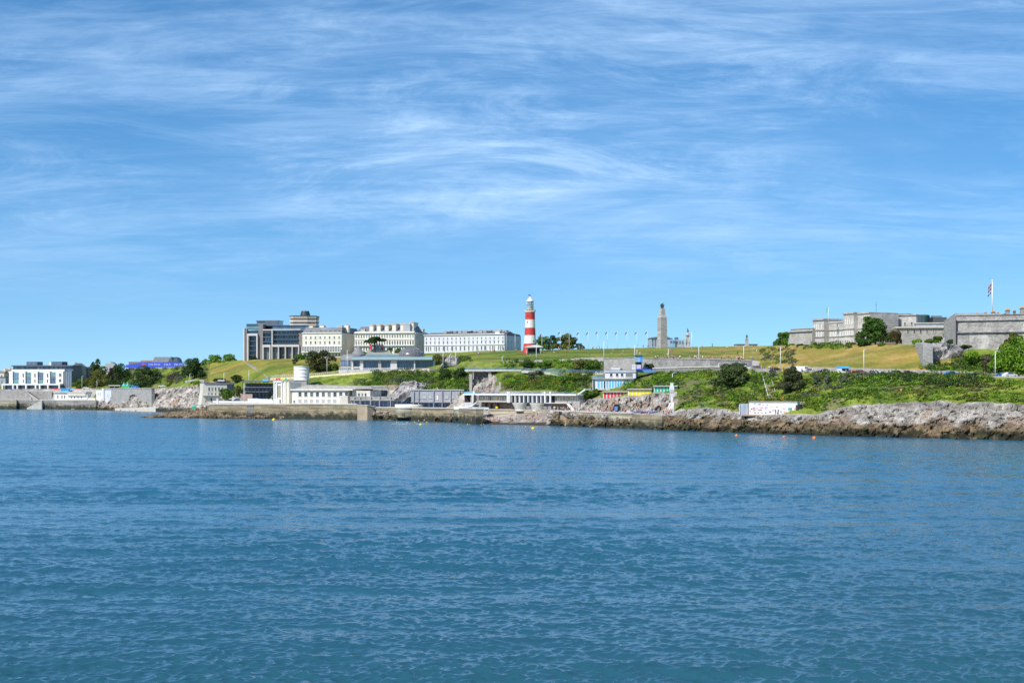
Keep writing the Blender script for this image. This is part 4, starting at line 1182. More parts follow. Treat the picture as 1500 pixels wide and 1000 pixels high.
def dark_cafe():
    b = Bd('terraced_cafe', 'dark timber café of stacked balconies under the grass slope', 'café', 355, 401, 583, dk(378, 5) - 26)
    b.one('core', 358, 398, 561, 583, 2.6, 9, SLATEBLUE)
    for i, (t, a, c) in enumerate(((566.6, 356, 400), (573.2, 357, 394))):
        m = MB(); b.bx(m, a, c, t, t + .7, -1.5 + .6 * i, 2.59, IRON)
        for q in lin(a + .5, c - .5, 9): b.bx(m, q - .12, q + .12, t - 3.2, t - .02, -1.4 + .6 * i, -1.3 + .6 * i, DARK)
        b.bx(m, a, c, t - 3.4, t - 3.0, -1.5 + .6 * i, -1.3 + .6 * i, DARK); m.build('balcony', b.root)
    b.one('roof', 355, 400, 557.6, 559.4, -2, 8, SLATEBLUE)
    p = MB()
    for q in lin(356.2, 399, 8): b.bx(p, q - .25, q + .25, 559.5, 584, -1.1, -.8, DARK)
    p.build('post', b.root)
    b.windows(span(359, 397, 7), 568, 572.8, 3.4, 2.6, BLUEGLASS, IRON, bars=0); b.windows(span(359, 397, 7), 575, 580, 3.4, 2.6, GLASS, DARK, bars=0)
    b.one('brick_base', 354, 371, 577, 588, -2.6, -.9, mat('pinkish_brick', (.38, .27, .22)))
    b.one('blue_awning', 386, 394, 555.4, 558.2, -2.4, -2.05, SKYBLUE)
dark_cafe()

# -- hilltop, left
def glass_apartments():
    d0 = crest(400) + 14
    b = Bd('glass_apartments', 'large modern stone and dark glass apartment block on the hilltop', 'apartment building', 356, 447, 528.5, d0 + 4, d0)
    b.one('core', 357.2, 445, 484, 533, 2.2, 26, BLUEGLASS)
    c = MB()
    b.bx(c, 356, 358, 480.5, 533, .2, 3, PALECLAD); b.bx(c, 359, 361.4, 482, 533, .5, 3, BROWNSTONE); b.bx(c, 378.4, 385, 474.6, 533, .3, 24, BROWNSTONE); b.bx(c, 437.4, 443.6, 487, 533, .2, 22, BROWNSTONE)
    c.build('stone_pier', b.root)
    def portal(a, e, t, bt, w, th, y, cols=0):
        m = MB(); b.bx(m, a, e, t, t + th, y - .01, 2.4, PALECLAD)
        b.bx(m, a, a + w, t + th + .02, bt, y, 2.4, PALECLAD); b.bx(m, e - w, e, t + th + .02, bt, y, 2.4, PALECLAD)
        for i in range(cols):
            q = a + (e - a) * (i + 1) / (cols + 1); b.bx(m, q - w / 2, q + w / 2, t + th + .02, bt, y, 2.4, PALECLAD)
        m.build('portal_frame', b.root)
    portal(362.8, 378, 488.6, 533, 1.8, 3.2, -1.2); portal(385.2, 396.6, 505, 533, 1.4, 3.4, -1.0); portal(398.4, 438.6, 505, 533, 1.2, 3.0, -1.2, 3)
    b.one('portal_frame', 398.6, 441, 482.2, 483.6, -1.2, 2.2, PALECLAD); b.one('portal_frame', 398.6, 400, 483.7, 504.9, -1.2, 2.2, PALECLAD)
    b.one('portal_frame', 385.6, 398.4, 482.4, 484.2, -.9, 2.2, PALECLAD)
    for y in (486.4, 493.2, 500.0): b.one('floor_band', 385.2, 398.3, y, y + 1.2, -.6, 2.2, SLATEBLUE)
    for y in (489.8, 496.8, 503): b.one('floor_band', 400.2, 437.2, y, y + 1.0, -.5, 2.2, SLATEBLUE)
    for y in (499, 506, 513, 520): b.one('floor_band', 364.8, 376, y, y + .8, -.4, 2.2, SLATEBLUE)
    tg = MB(); b.bx(tg, 360.6, 380, 474.8, 482.2, .6, 20, BLUEGLASS); b.bx(tg, 360, 380.4, 474, 474.7, .2, 20.5, IRON)
    b.bx(tg, 361, 380, 478.6, 481.4, .4, .58, TEALGLASS); tg.build('top_floor', b.root)
    t2 = MB(); b.bx(t2, 398, 447, 477.2, 482, 2.4, 20, BLUEGLASS); b.bx(t2, 389, 447.4, 476, 477, 1.8, 21, SLATEBLUE); t2.build('top_floor', b.root)
    p = MB(); b.bx(p, 371, 403, 469.4, 476, 7, 18, BLUEGLASS); b.bx(p, 370.4, 403.6, 468.5, 469.3, 6, 19, IRON); b.bx(p, 384.6, 403.4, 469.6, 475.9, 5.4, 6.9, SLATEBLUE); p.build('penthouse', b.root)
    b.windows(span(400.4, 437, 9), 484.4, 489.4, 2.0, 2.1, BLUEGLASS, IRON, bars=0)
    me = [(span(401, 437, 9), 491.2, 496.2), (span(401, 437, 9), 498.2, 502.6)]
    for pxs, t, bt in me:
        b.windows(pxs, t, bt, 1.7, 2.1, GLASS, IRON, bars=0); b.windows([q + 1.7 for q in pxs], t, bt, 1.0, 2.12, SKYGLASS, IRON, bars=0)
    b.windows([406, 411], 485, 489, 3, 2.0, TEALGLASS, IRON, bars=0)
    for q0, q1 in ((400, 408), (410, 418), (420, 428), (430, 437.4)):
        g = MB(); b.bx(g, q0, q1, 508.2, 533, 1.4, 2.1, GLASS)
        for y in (514, 520, 525): b.bx(g, q0, q1, y, y + .5, 1.2, 1.39, IRON)
        g.build('tall_window', b.root)
    g = MB(); b.bx(g, 386.8, 395, 508.6, 533, 1.2, 2.1, GLASS); b.bx(g, 390.6, 391.2, 508.6, 533, 1.0, 1.19, IRON); g.build('tall_window', b.root)
    for y in (493.5, 500, 507, 514, 521): b.windows(span(365, 376, 3), y, y + 4.6, 2.2, 2.1, BLUEGLASS, IRON, bars=0)
    b.windows(span(386, 398, 3), 488, 492.6, 3, 2.1, BLUEGLASS, IRON, bars=0); b.windows(span(386, 398, 3), 495, 499.6, 3, 2.1, SKYGLASS, IRON, bars=0)
glass_apartments()
def tower_hotel():
    d = crest(440) + 95
    b = Bd('hotel_tower', 'tall hotel tower of white and brown bands with a dark roof drum', 'hotel', 424, 462, 528, d)
    m = MB(); w = b.W
    def oct_(mb, w, e, z0, z1, mt):
        c = 2.6; pts = [(-e, c - e), (c * .8, -e), (w * .68, -e), (w + e, c * .7), (w + e, 18), (w * .7, 24 + e), (c, 24 + e), (-e, 18)]
        n = 8; vs = [(x, y, z0) for x, y in pts] + [(x, y, z1) for x, y in pts]
        mb.add(vs, [tuple(range(n - 1, -1, -1)), tuple(range(n, 2 * n))] + [(i, (i + 1) % n, n + (i + 1) % n, n + i) for i in range(n)], mt)
    oct_(m, w, -.4, -8, b.z(463), GLASS); m.build('core', b.root)
    for i, y in enumerate(np.arange(463, 528, 5.6)):
        bands = MB(); tanb = MB()
        oct_(bands, w, .15, b.z(y + 2.6), b.z(y), mat('pale_band', (.60, .56, .53)) if i else PALECONC)
        oct_(tanb, w, -.1, b.z(y + 4.2), b.z(y + 2.63), mat('tan_panel', (.30, .22, .16)))
        bands.build('floor_band', b.root); tanb.build('tan_band', b.root)
    r = MB(); oct_(r, w, .5, b.z(462.9), b.z(462.0), SLATEBLUE); r.build('roof', b.root)
    MB().lathe([(w * .20, b.z(461.95)), (w * .185, b.z(459)), (w * .15, b.z(454.4))], DARK, 20, (b.x(444), 10)).build('roof_drum', b.root)
tower_hotel()
def mansard_hotel():
    d = crest(475) + 20
    b = Bd('mansard_hotel', 'pale cream hotel with a grey mansard roof and a row of dormers', 'hotel', 443, 500.5, 527, d + 6, d)
    dp = 28
    b.one('wall', 443, 500.5, 488, 532, 0, dp, PALECREAM)
    b.one('cornice', 442.6, 500.9, 487.2, 488.3, -.5, .0, WHITE)
    r = MB(); W = b.W; zt, zb = b.z(479.6), b.z(487.1)
    r.add([(0, .2, zb), (W, .2, zb), (W, dp, zb), (0, dp, zb), (1.2, 2.4, zt), (W - .6, 2.4, zt), (W - .6, dp - 2, zt), (1.2, dp - 2, zt)], [(0, 1, 5, 4), (1, 2, 6, 5), (2, 3, 7, 6), (3, 0, 4, 7), (4, 5, 6, 7)], SLATE)
    r.build('roof', b.root)
    b.windows(lin(448, 497, 8), 484, 487.0, 1.9, .4, GLASS, WHITE, name='dormer', bars=0)
    for (t, bt) in ((492.8, 496), (499.8, 503.8)): b.windows(lin(448.4, 496.6, 8), t, bt, 2.3)
    b.one('string_course', 442.8, 500.7, 507, 507.7, -.35, -.01, WHITE)
    lo = MB(); b.bx(lo, 443.2, 500, 508.8, 514, -1.6, -1.2, IRON)
    for q in lin(443.6, 499.6, 16): b.bx(lo, q - .35, q + .35, 508, 515, -1.8, -1.61, PALECREAM)
    b.bx(lo, 443, 500.4, 515.1, 516.2, -2.1, -.02, WHITE); lo.build('balcony', b.root)
    b.windows(lin(447, 497, 12), 509, 513.6, 2.0, -.02, BLACK, WHITE, bars=0)
    b.windows(lin(447, 497, 12), 517.6, 521.6, 2.2, 0)
    for q, t in ((447.5, 476.8), (464, 476.4), (500, 476.2)):
        m = MB(); m.box(b.x(q) - 1.2, b.x(q) + 1.2, 8, 11, zb, b.z(t), PALECREAM); 
        for i in (-.6, 0, .6): m.tube((b.x(q) + i, 9.5, b.z(t)), (b.x(q) + i, 9.5, b.z(t) + .9), .22, .18, TERRA, 6)
        m.build('chimney', b.root)
    s = Bd('hotel_wing', 'shaded grey side wing of the cream mansard hotel with a stepped gable', 'hotel', 500.9, 518, 527, d + 3, d + 30)
    s.one('wall', 500.9, 518, 487, 532, 0, 14, GREYREN)  # grey here puts the shade of the cream hotel's side into the colour
    m = MB(); m.poly([(0, s.z(486.9)), (s.x(506), s.z(486.9)), (s.x(506), s.z(481)), (s.x(503.5), s.z(479.6)), (0, s.z(480.4))], 0, 12, GREYREN); m.poly([(s.x(506.2), s.z(486.9)), (s.W, s.z(486.9)), (s.W, s.z(485)), (s.x(512), s.z(483.6))], .2, 12, SLATE); m.build('gable', s.root)
    for q, t, a in ((507, 477, 1.6), (515.6, 481, 1.1)):
        c = MB(); c.box(s.x(q) - a, s.x(q) + a, 2, 5, s.z(487), s.z(t), PALECREAM); c.box(s.x(q) - a - .2, s.x(q) + a + .2, 1.8, 5.2, s.z(t) + .003, s.z(t) + .4, PALECONC); c.build('chimney', s.root)
    s.windows([503.6, 507.5, 511.6, 515], 493, 496.4, 1.4); s.windows([503.6, 507.5, 511.6, 515], 500.5, 504, 1.4); s.windows([503.6, 507.5, 511.6], 508.5, 512, 1.4)
mansard_hotel()
def cream_terrace():
    d = crest(570) + 34
    b = Bd('cream_terrace', 'long cream four storey terrace with tall chimneys and a hipped grey roof', 'terrace', 519.5, 607, 517, d, d - 8)
    dp = 20
    b.one('wall', 519.5, 607, 488.4, 524, 0, dp, PALECREAM)
    b.one('cornice', 519.2, 607.3, 487.2, 488.3, -.8, dp, WHITE)
    b.one('parapet', 519.5, 607, 485.8, 487.1, -.1, .5, PALECREAM)
    MB().gable(.5, b.W - .5, 1, dp - 1, b.z(487.1), b.z(477.6), SLATE, over=0).build('roof', b.root)
    pxs = lin(521.8, 605, 23)
    b.windows(pxs, 490.8, 494.4, 1.8); b.windows(pxs, 499.2, 505.2, 2.2, bars=1, pane=GLASS); b.windows(pxs[::1], 508.4, 513.8, 2.0)
    b.one('string_course', 519.3, 607.2, 497, 497.6, -.3, -.01, WHITE); b.one('balcony', 519.3, 607.2, 505.8, 506.7, -1.0, -.01, WHITE)
    for q, t in ((529, 483.2), (541.6, 476.8), (552.2, 476.8), (564, 477), (574.8, 475.6), (586.8, 475.8), (600.6, 473.4)):
        m = MB(); m.box(b.x(q) - 1.15, b.x(q) + 1.15, 3, 12, b.z(487), b.z(t), PALECREAM)
        m.box(b.x(q) - 1.35, b.x(q) + 1.35, 2.8, 12.2, b.z(t) + .003, b.z(t) + .4, PALECONC)
        for i in range(4): m.tube((b.x(q), 4 + 2.2 * i, b.z(t) + .4), (b.x(q), 4 + 2.2 * i, b.z(t) + 1.1), .3, .25, TERRA, 6)
        m.build('chimney', b.root)
    s = Bd('terrace_end', 'shaded end block of the cream terrace with a hipped roof', 'terrace', 607.4, 632, 517, d - 7.5, d + 22)
    s.one('wall', 607.4, 632, 488.6, 524, 0, 16, CREAM)
    s.one('cornice', 607.3, 632.3, 487.4, 488.5, -.7, 16, WHITE)
    r = MB(); W = s.W; r.add([(0, 0, s.z(487.3)), (W, 0, s.z(487.3)), (W, 15, s.z(487.3)), (0, 15, s.z(487.3)), (W * .35, 7, s.z(477)), (W * .5, 7.5, s.z(477))], [(0, 1, 5, 4), (1, 2, 5), (2, 3, 4, 5), (3, 0, 4)], SLATE); r.build('roof', s.root)
    for t, bt in ((491.2, 494.2), (499.6, 505), (508.8, 513.6)): s.windows(span(608.4, 631.6, 6), t, bt, 1.7)
    for q, t in ((609.2, 474.6), (628, 480.4)):
        m = MB(); m.box(s.x(q) - 1.5, s.x(q) + 1.5, 3, 7, s.z(487.4), s.z(t), GREYREN if q < 615 else PALECREAM); m.box(s.x(q) - 1.7, s.x(q) + 1.7, 2.8, 7.2, s.z(t) + .003, s.z(t) + .4, PALECONC); m.build('chimney', s.root)
cream_terrace()
def white_terrace():
    d = crest(690) + 46
    b = Bd('white_terrace', 'long white Victorian terrace with a row of small chimneys on the hill', 'terrace', 621.5, 739, 516, d + 24, d)
    dp = 13
    b.one('wall', 621.5, 739, 491.6, 524, 0, dp, OFFWHITE)
    b.one('cornice', 621.2, 739.3, 490.6, 491.5, -.6, .6, WHITE)
    MB().gable(.3, b.W - .3, .8, dp, b.z(490.9), b.z(486.8), SLATE, over=0).build('roof', b.root)
    n = 19; pxs = lin(624.6, 736.6, n)
    b.windows(pxs, 494.8, 497.8, 1.7); b.windows(pxs, 500, 504.2, 1.9); b.windows(pxs, 507.8, 513.4, 2.0)
    b.one('string_course', 621.3, 739.2, 505.6, 506.3, -.4, -.01, WHITE)
    b.windows(lin(627.8, 733.6, 10), 507.6, 514.5, 1.4, -.02, BLACK, WHITE, name='door', bars=0)
    for i, q in enumerate(lin(645, 733, 13)):
        m = MB(); w = 1.0 + .5 * (i % 3 == 1); t = 486.4 - .5 * (i % 2)
        m.box(b.x(q) - w, b.x(q) + w, 5, 7.4, b.z(489.5), b.z(t), [GREYREN, BLUEGREY, BROWNSTONE, DARK][(i * 7) % 4]); m.box(b.x(q) - w - .15, b.x(q) + w + .15, 4.8, 7.6, b.z(t) + .003, b.z(t) + .35, GREYREN)
        for j in (-.6, 0, .6): m.tube((b.x(q) + j, 6.2, b.z(t) + .35), (b.x(q) + j, 6.2, b.z(t) + 1.0), .18, .15, TERRA, 6)
        m.build('chimney', b.root)
    s = Bd('terrace_end', 'bluish shaded end house of the white terrace left of the lighthouse', 'terrace', 739.3, 763, 516, d + .3, d + 13.5)
    s.one('wall', 739.3, 763, 491.4, 524, 0, 12, BLUEGREY)  # bluish shade on the white terrace's end is painted into both walls
    s.one('front_wall', 739.3, 763, 491.5, 524, -.1, -.01, mat('shaded_white_render', (.55, .59, .68), .8, .08))
    r = MB(); r.poly([(0, s.z(491.3)), (s.W, s.z(491.3)), (s.W * .93, s.z(489)), (s.W * .45, s.z(487.2)), (0, s.z(487.4))], 0, 11, SLATE); r.build('roof', s.root)
    for t, bt in ((498.5, 502), (507.5, 511.6)): s.windows(span(741.5, 761, 4), t, bt, 1.5, -.1)
    for q, t in ((740.2, 485), (745.4, 485.2)):
        m = MB(); m.box(s.x(q) - 1.2, s.x(q) + 1.2, 3, 6, s.z(490), s.z(t), OFFWHITE); m.box(s.x(q) - 1.4, s.x(q) + 1.4, 2.8, 6.2, s.z(t) + .003, s.z(t) + .35, PALECONC); m.build('chimney', s.root)
white_terrace()

# -- domed restaurant on the cliff
def dome_restaurant():
    d = dk(565, 7) + 4
    b = Bd('domed_restaurant', 'curved café with pale green roof, glass dome and lead turret above the cliff', 'restaurant', 496, 637, 545, d)
    k = b.k; dp = 15
    b.one('back_wall', 512, 634, 524, 549, 6, dp, CONCRETE)
    # left drum with lead dome
    c = (b.x(513), 8); r = 17.5 * k
    MB().lathe([(r * .95, -2), (r * .95, b.z(527.6)), ], BLUEGLASS, 28, c).build('drum_glazing', b.root)
    m = MB(); m.lathe([(r, b.z(527.5)), (r * .98, b.z(524)), (r * .88, b.z(521)), (r * .68, b.z(518.8)), (r * .3, b.z(517.8)), (.05, b.z(517.6))], LEADROOF, 28, c); m.build('drum_roof', b.root)
    m = MB()
    for i in range(28):
        a = 2 * math.pi * i / 28; m.tube((c[0] + r * .97 * math.cos(a), c[1] + r * .97 * math.sin(a), -1), (c[0] + r * .97 * math.cos(a), c[1] + r * .97 * math.sin(a), b.z(527.6)), .1, .1, IRON, 4)
    m.lathe([(r * .99, b.z(538.2)), (r * .99, b.z(536.6))], CONCRETE, 28, c); m.build('mullion', b.root)
    # cone turret
    c2 = (b.x(521), 13); 
    MB().lathe([(10.4 * k, b.z(526)), (10.4 * k, b.z(518.8))], CONCRETE, 24, c2).build('turret_wall', b.root)
    MB().lathe([(11.4 * k, b.z(518.7)), (7.5 * k, b.z(514)), (3.6 * k, b.z(509)), (.3 * k, b.z(505.6))], LEADROOF, 24, c2).build('turret_roof', b.root)
    # main front
    g = MB(); b.bx(g, 519, 634, 528.2, 547, 3.0, 3.6, BLUEGLASS)
    for q in lin(520, 633, 30): b.bx(g, q - .18, q + .18, 528.2, 547, 2.8, 2.99, IRON)
    g.build('window_wall', b.root)
    for a, e in ((514.4, 517), (526.6, 531.6), (553.6, 558), (571.6, 581.2), (606, 608)): b.one('stone_pier', a, e, 528.2, 548, 1.2, 2.79, PALECLAD if a not in (553.6,) else CONCRETE)
    b.one('lintel', 517.05, 526.55, 536.8, 538.4, 1.5, 2.7, PALECLAD)
    r1 = MB(); x0, x1 = b.x(514.5), b.x(634)
    prf = [(0.2, b.z(528.1)), (-.2, b.z(526.6)), (.8, b.z(524.4)), (3, b.z(522.6)), (11, b.z(520.6)), (11, b.z(528.1))]
    n = len(prf)
    r1.add([(x0, y, z) for y, z in prf] + [(x1, y, z) for y, z in prf], [tuple(range(n)), tuple(range(2 * n - 1, n - 1, -1))] + [((i + 1) % n, i, n + i, n + (i + 1) % n) for i in range(n)], COPPER)
    r1.build('roof', b.root)
    u = MB(); b.bx(u, 534, 584, 517.4, 520.8, 8, 14, COPPER); b.bx(u, 537, 571, 515.4, 517.3, 9, 14, CONCRETE); u.build('upper_roof', b.root)
    # bulging lower roof under the dome
    cd = (b.x(600.5), 9.5)
    MB().lathe([(20.5 * k, b.z(528.4)), (21.6 * k, b.z(526.4)), (21 * k, b.z(523.6)), (19.6 * k, b.z(522.2))], LEADROOF, 40, cd).build('dome_skirt', b.root)
    R_ = 19.4 * k; dz = b.z(522.1); hh = b.z(507.6) - dz
    prf = [(R_ * math.cos(a), dz + hh * math.sin(a)) for a in np.linspace(0, math.pi / 2, 9)]
    MB().lathe([(max(.02, x), z) for x, z in prf], mat('smoky_dome_glass', (.13, .13, .14), .22, .15, spec=.6), 40, cd).build('dome', b.root)
    m = MB()
    for j in (0, 2, 4, 6):
        x, z = prf[j]; m.lathe([(x + .06, z - .12), (x + .1, z + .12)], IRON, 40, cd)
    for i in range(20):
        a = 2 * math.pi * i / 20
        for (xa, za), (xb, zb) in zip(prf[:-2], prf[1:-1]):
            m.tube((cd[0] + (xa + .05) * math.cos(a), cd[1] + (xa + .05) * math.sin(a), za), (cd[0] + (xb + .05) * math.cos(a), cd[1] + (xb + .05) * math.sin(a), zb), .09, .09, IRON, 4)
    m.build('dome_rib', b.root)
    b.one('end_wall', 634.1, 637, 524.6, 548, 2, 14, BLUEGREY)
    t = MB(); b.bx(t, 497, 636, 541.5, 549, -3.2, 2.7, PALECONC); t.build('terrace', b.root)
    r = MB()
    for q in lin(498, 634, 46): r.tube((b.x(q), -3, b.z(541.5)), (b.x(q), -3, b.z(539)), .06, .06, STEEL, 4)
    for y in (539, 540.2): r.tube((b.x(498), -3, b.z(y)), (b.x(634), -3, b.z(y)), .05, .05, STEEL, 4)
    r.build('railing', b.root)
dome_restaurant()
b = Bd('clifftop_villa', 'small grey castellated building with a red banner behind the café roof', 'building', 541, 566, 524, crest(555) - 12)
m = MB(); b.bx(m, 544, 561, 506, 528, 0, 8, GREYREN)
for q in lin(545.5, 559.5, 5): b.bx(m, q - .9, q + .9, 504.6, 505.98, 0, 8, GREYREN)
m.build('wall', b.root); b.windows([548.6, 556], 508, 512.4, 2.2, 0, SKYGLASS, WHITE); b.one('banner', 541.4, 544, 503.6, 512, -.3, -.1, REDP); b.one('sign', 559, 561.6, 508, 512, -.3, -.1, REDP); b.one('low_wall', 538, 572, 513, 528, -2.4, -1.6, CONCRETE)

# ------------------------------------------------------------------ shore terraces
def promenade_ramp():
    A, B_ = (396, dk(450, 6) - 6), (577, dk(577, 6) - 4)
    pts = [(396, A[1] + 4, 553.5), (455, dk(455, 6) - 4, 550.5), (520, dk(520, 6) - 4, 545.2), (577, B_[1], 541.6)]
    wall_run('promenade_ramp', 'long cream edged ramp rising above the art deco pool building', [(p, d, t, t + 3.2) for p, d, t in pts], 4, YELLOWCREAM, cat='ramp')
    wall_run('retaining_wall', 'shadowed panelled wall under the cream edged ramp', [(455, dk(455, 6) - 1.5, 553.8, 572), (520, dk(520, 6) - 1.5, 548.5, 566), (556, dk(556, 6) - 1.5, 546, 562)], 2, CONCRETE)
    wall_run('retaining_wall', 'cream wall foot below the panelled wall of the ramp', [(466, dk(466, 6) - 5, 563, 573), (500, dk(500, 6) - 5, 560.4, 572), (532.5, dk(532, 6) - 5, 558, 570)], 2, YELLOWCREAM)
    wall_run('retaining_wall', 'short pale cream wall holding the restaurant terrace', [(577.6, dk(577, 6) - 4.6, 541.5, 549), (604, dk(604, 6) - 5, 540.6, 548), (613, dk(613, 6) - 5, 543, 547)], 2, CREAM)
    wall_run('retaining_wall', 'short pinkish white wall at the right end of the restaurant terrace', [(606, dk(606, 6) - 6, 544, 548), (621, dk(621, 6) - 6, 539.8, 546), (629, dk(629, 6) - 6, 539.8, 547)], 3, mat('pinkish_white_render', (.62, .53, .46), .8, .1))
    p = thing('ramp_piers', 'row of pilasters along the panelled wall under the ramp', 'pilasters', P(455, 572, dk(455, 6) - 1.7))
    m = MB(); o = p.location
    for q in lin(460, 548, 11):
        d = dk(q, 6) - 2.0; a = P(q, np.interp(q, [455, 520, 556], [553.9, 548.6, 546.1]), d) - o; c = P(q, np.interp(q, [455, 520, 556], [572, 566, 562]), d) - o
        m.box(a.x - .3, a.x + .3, a.y, a.y + .45, c.z, a.z, CONCRETE)
    m.build('pilaster', p)
    rl = thing('promenade_railing', 'white railing along the top of the cream edged ramp', 'railing', P(396, 550, A[1]))
    m = MB(); o = rl.location; last = None
    for q in lin(397, 576, 64):
        d = np.interp(q, [x[0] for x in pts], [x[1] for x in pts]) + .3; t = np.interp(q, [x[0] for x in pts], [x[2] for x in pts])
        a = P(q, t, d) - o; m.tube(a, a + Vector((0, 0, 1.15)), .06, .06, STEEL, 4)
        if last is not None:
            m.tube(last + Vector((0, 0, 1.15)), a + Vector((0, 0, 1.15)), .05, .05, STEEL, 4); m.tube(last + Vector((0, 0, .6)), a + Vector((0, 0, .6)), .04, .04, STEEL, 4)
        last = a
    m.build('rails', rl)
promenade_ramp()
def art_deco():
    d = dk(425, 3) + 13
    b = Bd('pool_building', 'cream art deco pool building with a tall corner tower and long window rows', 'pool building', 401, 506, 592.6, d, dk(506, 3) + 8)
    k = b.k
    t = MB(); b.bx(t, 401.2, 424.6, 560.4, 595, 0, 8, PALECREAM)
    for q in (401.6, 405.2, 412.8): b.bx(t, q, q + 1.6, 558.6, 594, -.5, -.01, WHITE)
    b.bx(t, 400.8, 414.6, 557.8, 560.3, -.5, 8.2, WHITE); b.bx(t, 417, 419.6, 558.6, 594, -.4, -.01, CREAM); b.bx(t, 421.6, 424.2, 559, 594, -.3, -.01, CREAM)
    t.build('tower', b.root)
    for q in (406.9, 409.2, 411.4): b.one('tower_window', q, q + 1.3, 564.6, 581.6, -.12, -.01, mat('tan_window_panel', (.22, .18, .12)))
    b.one('entrance_block', 404, 412, 584.4, 595, -1.4, -.02, WHITE)
    b.one('wall', 424.7, 501.8, 571.6, 595, 1.2, 9, PALECREAM)
    m = MB(); m.lathe([(6.2 * k, b.z(595)), (6.2 * k, b.z(570.6))], PALECREAM, 24, (b.x(501.8) - .2, 1.25 + 6.2 * k)); m.build('rounded_end', b.root)
    b.one('canopy', 424.7, 516, 569.6, 571.5, .2, 10, PALECREAM)
    r = MB(); r.poly([(b.x(427), b.z(569.55)), (b.x(541), b.z(569.55)), (b.x(538), b.z(565.6)), (b.x(450), b.z(563.6)), (b.x(444), b.z(563.8))], 2, 12, mat('grey_felt_roof', (.36, .34, .32), .9, .2)); r.build('roof', b.root)
    b.windows(lin(437, 505.4, 9), 574, 580.4, 6.2, 1.2, GLASS, WHITE, bars=1); b.windows(lin(437, 488, 7), 584.4, 589.8, 6.2, 1.2, mat('pale_shutter', (.36, .37, .36)), WHITE, bars=1)
    b.windows([497.6], 584.6, 594, 5.4, 1.2, mat('pale_shutter', (.36, .37, .36)), WHITE, name='door', bars=0)
    b.windows([428.6], 586, 589.6, 3.6, 1.2, BLUEGLASS, WHITE, name='notice_board', bars=0)
    s = Bd('pool_building_wing', 'low shaded wing with small dark windows right of the art deco pool building', 'building', 508, 541, 592.6, dk(508, 4) - 9, dk(541, 4) - 9)
    s.one('wall', 513, 540, 572, 595, 1, 8, PALECONC); s.windows([523.6, 528.6, 533.4], 575.6, 580, 3.2, 1, GLASS, GREYREN, bars=0)
    s.one('front_block', 501, 513, 579.4, 595, -1.5, .9, PALECONC)
    b2 = Bd('stair_block', 'grey block with two small windows behind the art deco tower', 'building', 424, 450, 572, d + 11)
    b2.one('wall', 424, 449, 557.4, 576, 0, 5, CONCRETE); b2.windows([428, 436.6], 564.6, 567.4, 2.8, 0, BLACK, bars=0); b2.one('parapet', 423.6, 449.4, 556.3, 557.35, -.3, 5.3, PALECONC)
    rt = thing('round_tower', 'white ribbed cylindrical tower behind the art deco pool building', 'tower', P(441.6, 560, d + 20))
    kk = (d + 20) / F; m = MB(); m.lathe([(11.2 * kk, -3), (11.2 * kk, 21.6 * kk), (10.8 * kk, 22.2 * kk)], WHITE, 32); m.build('drum', rt)
    m = MB()
    for y in (3, 8, 13, 18, 22.3): m.lathe([(11.25 * kk, y * kk), (11.5 * kk, y * kk + .05), (11.5 * kk, y * kk + .4), (11.25 * kk, y * kk + .45)], WHITE, 32)
    m.build('ring_band', rt)
    fl = [(404, REDP, 'red flag on the art deco tower, nearest its left corner'), (407.5, REDP, 'red flag on the art deco tower, second from its left corner'), (413, YELLOW, 'yellow flag on the art deco tower'), (417, GREENP, 'green flag on the art deco tower, nearest the round tower')]
    for q, mm, l in fl:
        f = thing('flag', l, 'flag', P(q, 558, d + 3), 0, 'flags on the art deco tower'); MB().tube((0, 0, 0), (0, 0, 1.6), .05, .05, STEEL, 6).build('pole', f); MB().poly([(.05, .5), (.05, 1.5), (.5, 1.4), (1.0, 1.5), (1.0, .55), (.5, .45)], -.03, .03, mm).build('cloth', f)
art_deco()
# sea walls, west to east
wall_run('sea_wall', 'long tan banded sea wall in front of the art deco pool', [(306, dw(308) - .8, 592.6, 616), (400, dw(400) - .8, 592.3, 617), (470, dw(470) - .8, 592.2, 617), (523, dw(523) - .8, 592.8, 618)], 3, TIDALWALL, cap=.5, capm=PALECONC)
wall_run('low_wall', 'low white wall along the open lido terrace left of the art deco tower', [(312, dk(312, 4) - 16, 587, 593), (362, dk(362, 4) - 20, 587.4, 593), (400, dk(400, 4) - 16, 586.5, 593)], 1, WHITE)
wall_run('low_wall', 'pale blue and white low wall behind the lido terrace', [(340, dk(340, 4) - 6, 583.6, 589), (372, dk(372, 4) - 6, 583.6, 589), (399, dk(399, 4) - 6, 584.6, 589)], 1, mat('pale_blue_wash', (.58, .64, .72)))
for q, l in ((318.5, 'white pillar on the lido terrace wall near the cream café'), (357.5, 'tall thin white mast on the lido terrace')):
    o = thing('pillar' if q < 330 else 'mast', l, 'pillar' if q < 330 else 'mast', P(q, 592.4, dw(q) + 1))
    h = 2.6 if q < 330 else 9.5
    MB().box(-.45, .45, -.45, .45, -.5, h, WHITE).box(-.6, .6, -.6, .6, h + .003, h + .3, WHITE).build('shaft', o) if q < 330 else MB().tube((0, 0, -.5), (0, 0, h), .14, .08, STEEL).ball((0, 0, h), .16, STEEL, 6).build('shaft', o)
o = thing('gate_pier', 'dark recess block in the tan banded sea wall', 'pier', P(367, 616, dw(367) - 1.2)); MB().box(-1.4, 1.4, -1.0, .9, -1, 6.6, TIDALGREY).box(-1.6, 1.6, -1.2, .9, 6.603, 7.3, TIDALGREY).build('block', o)
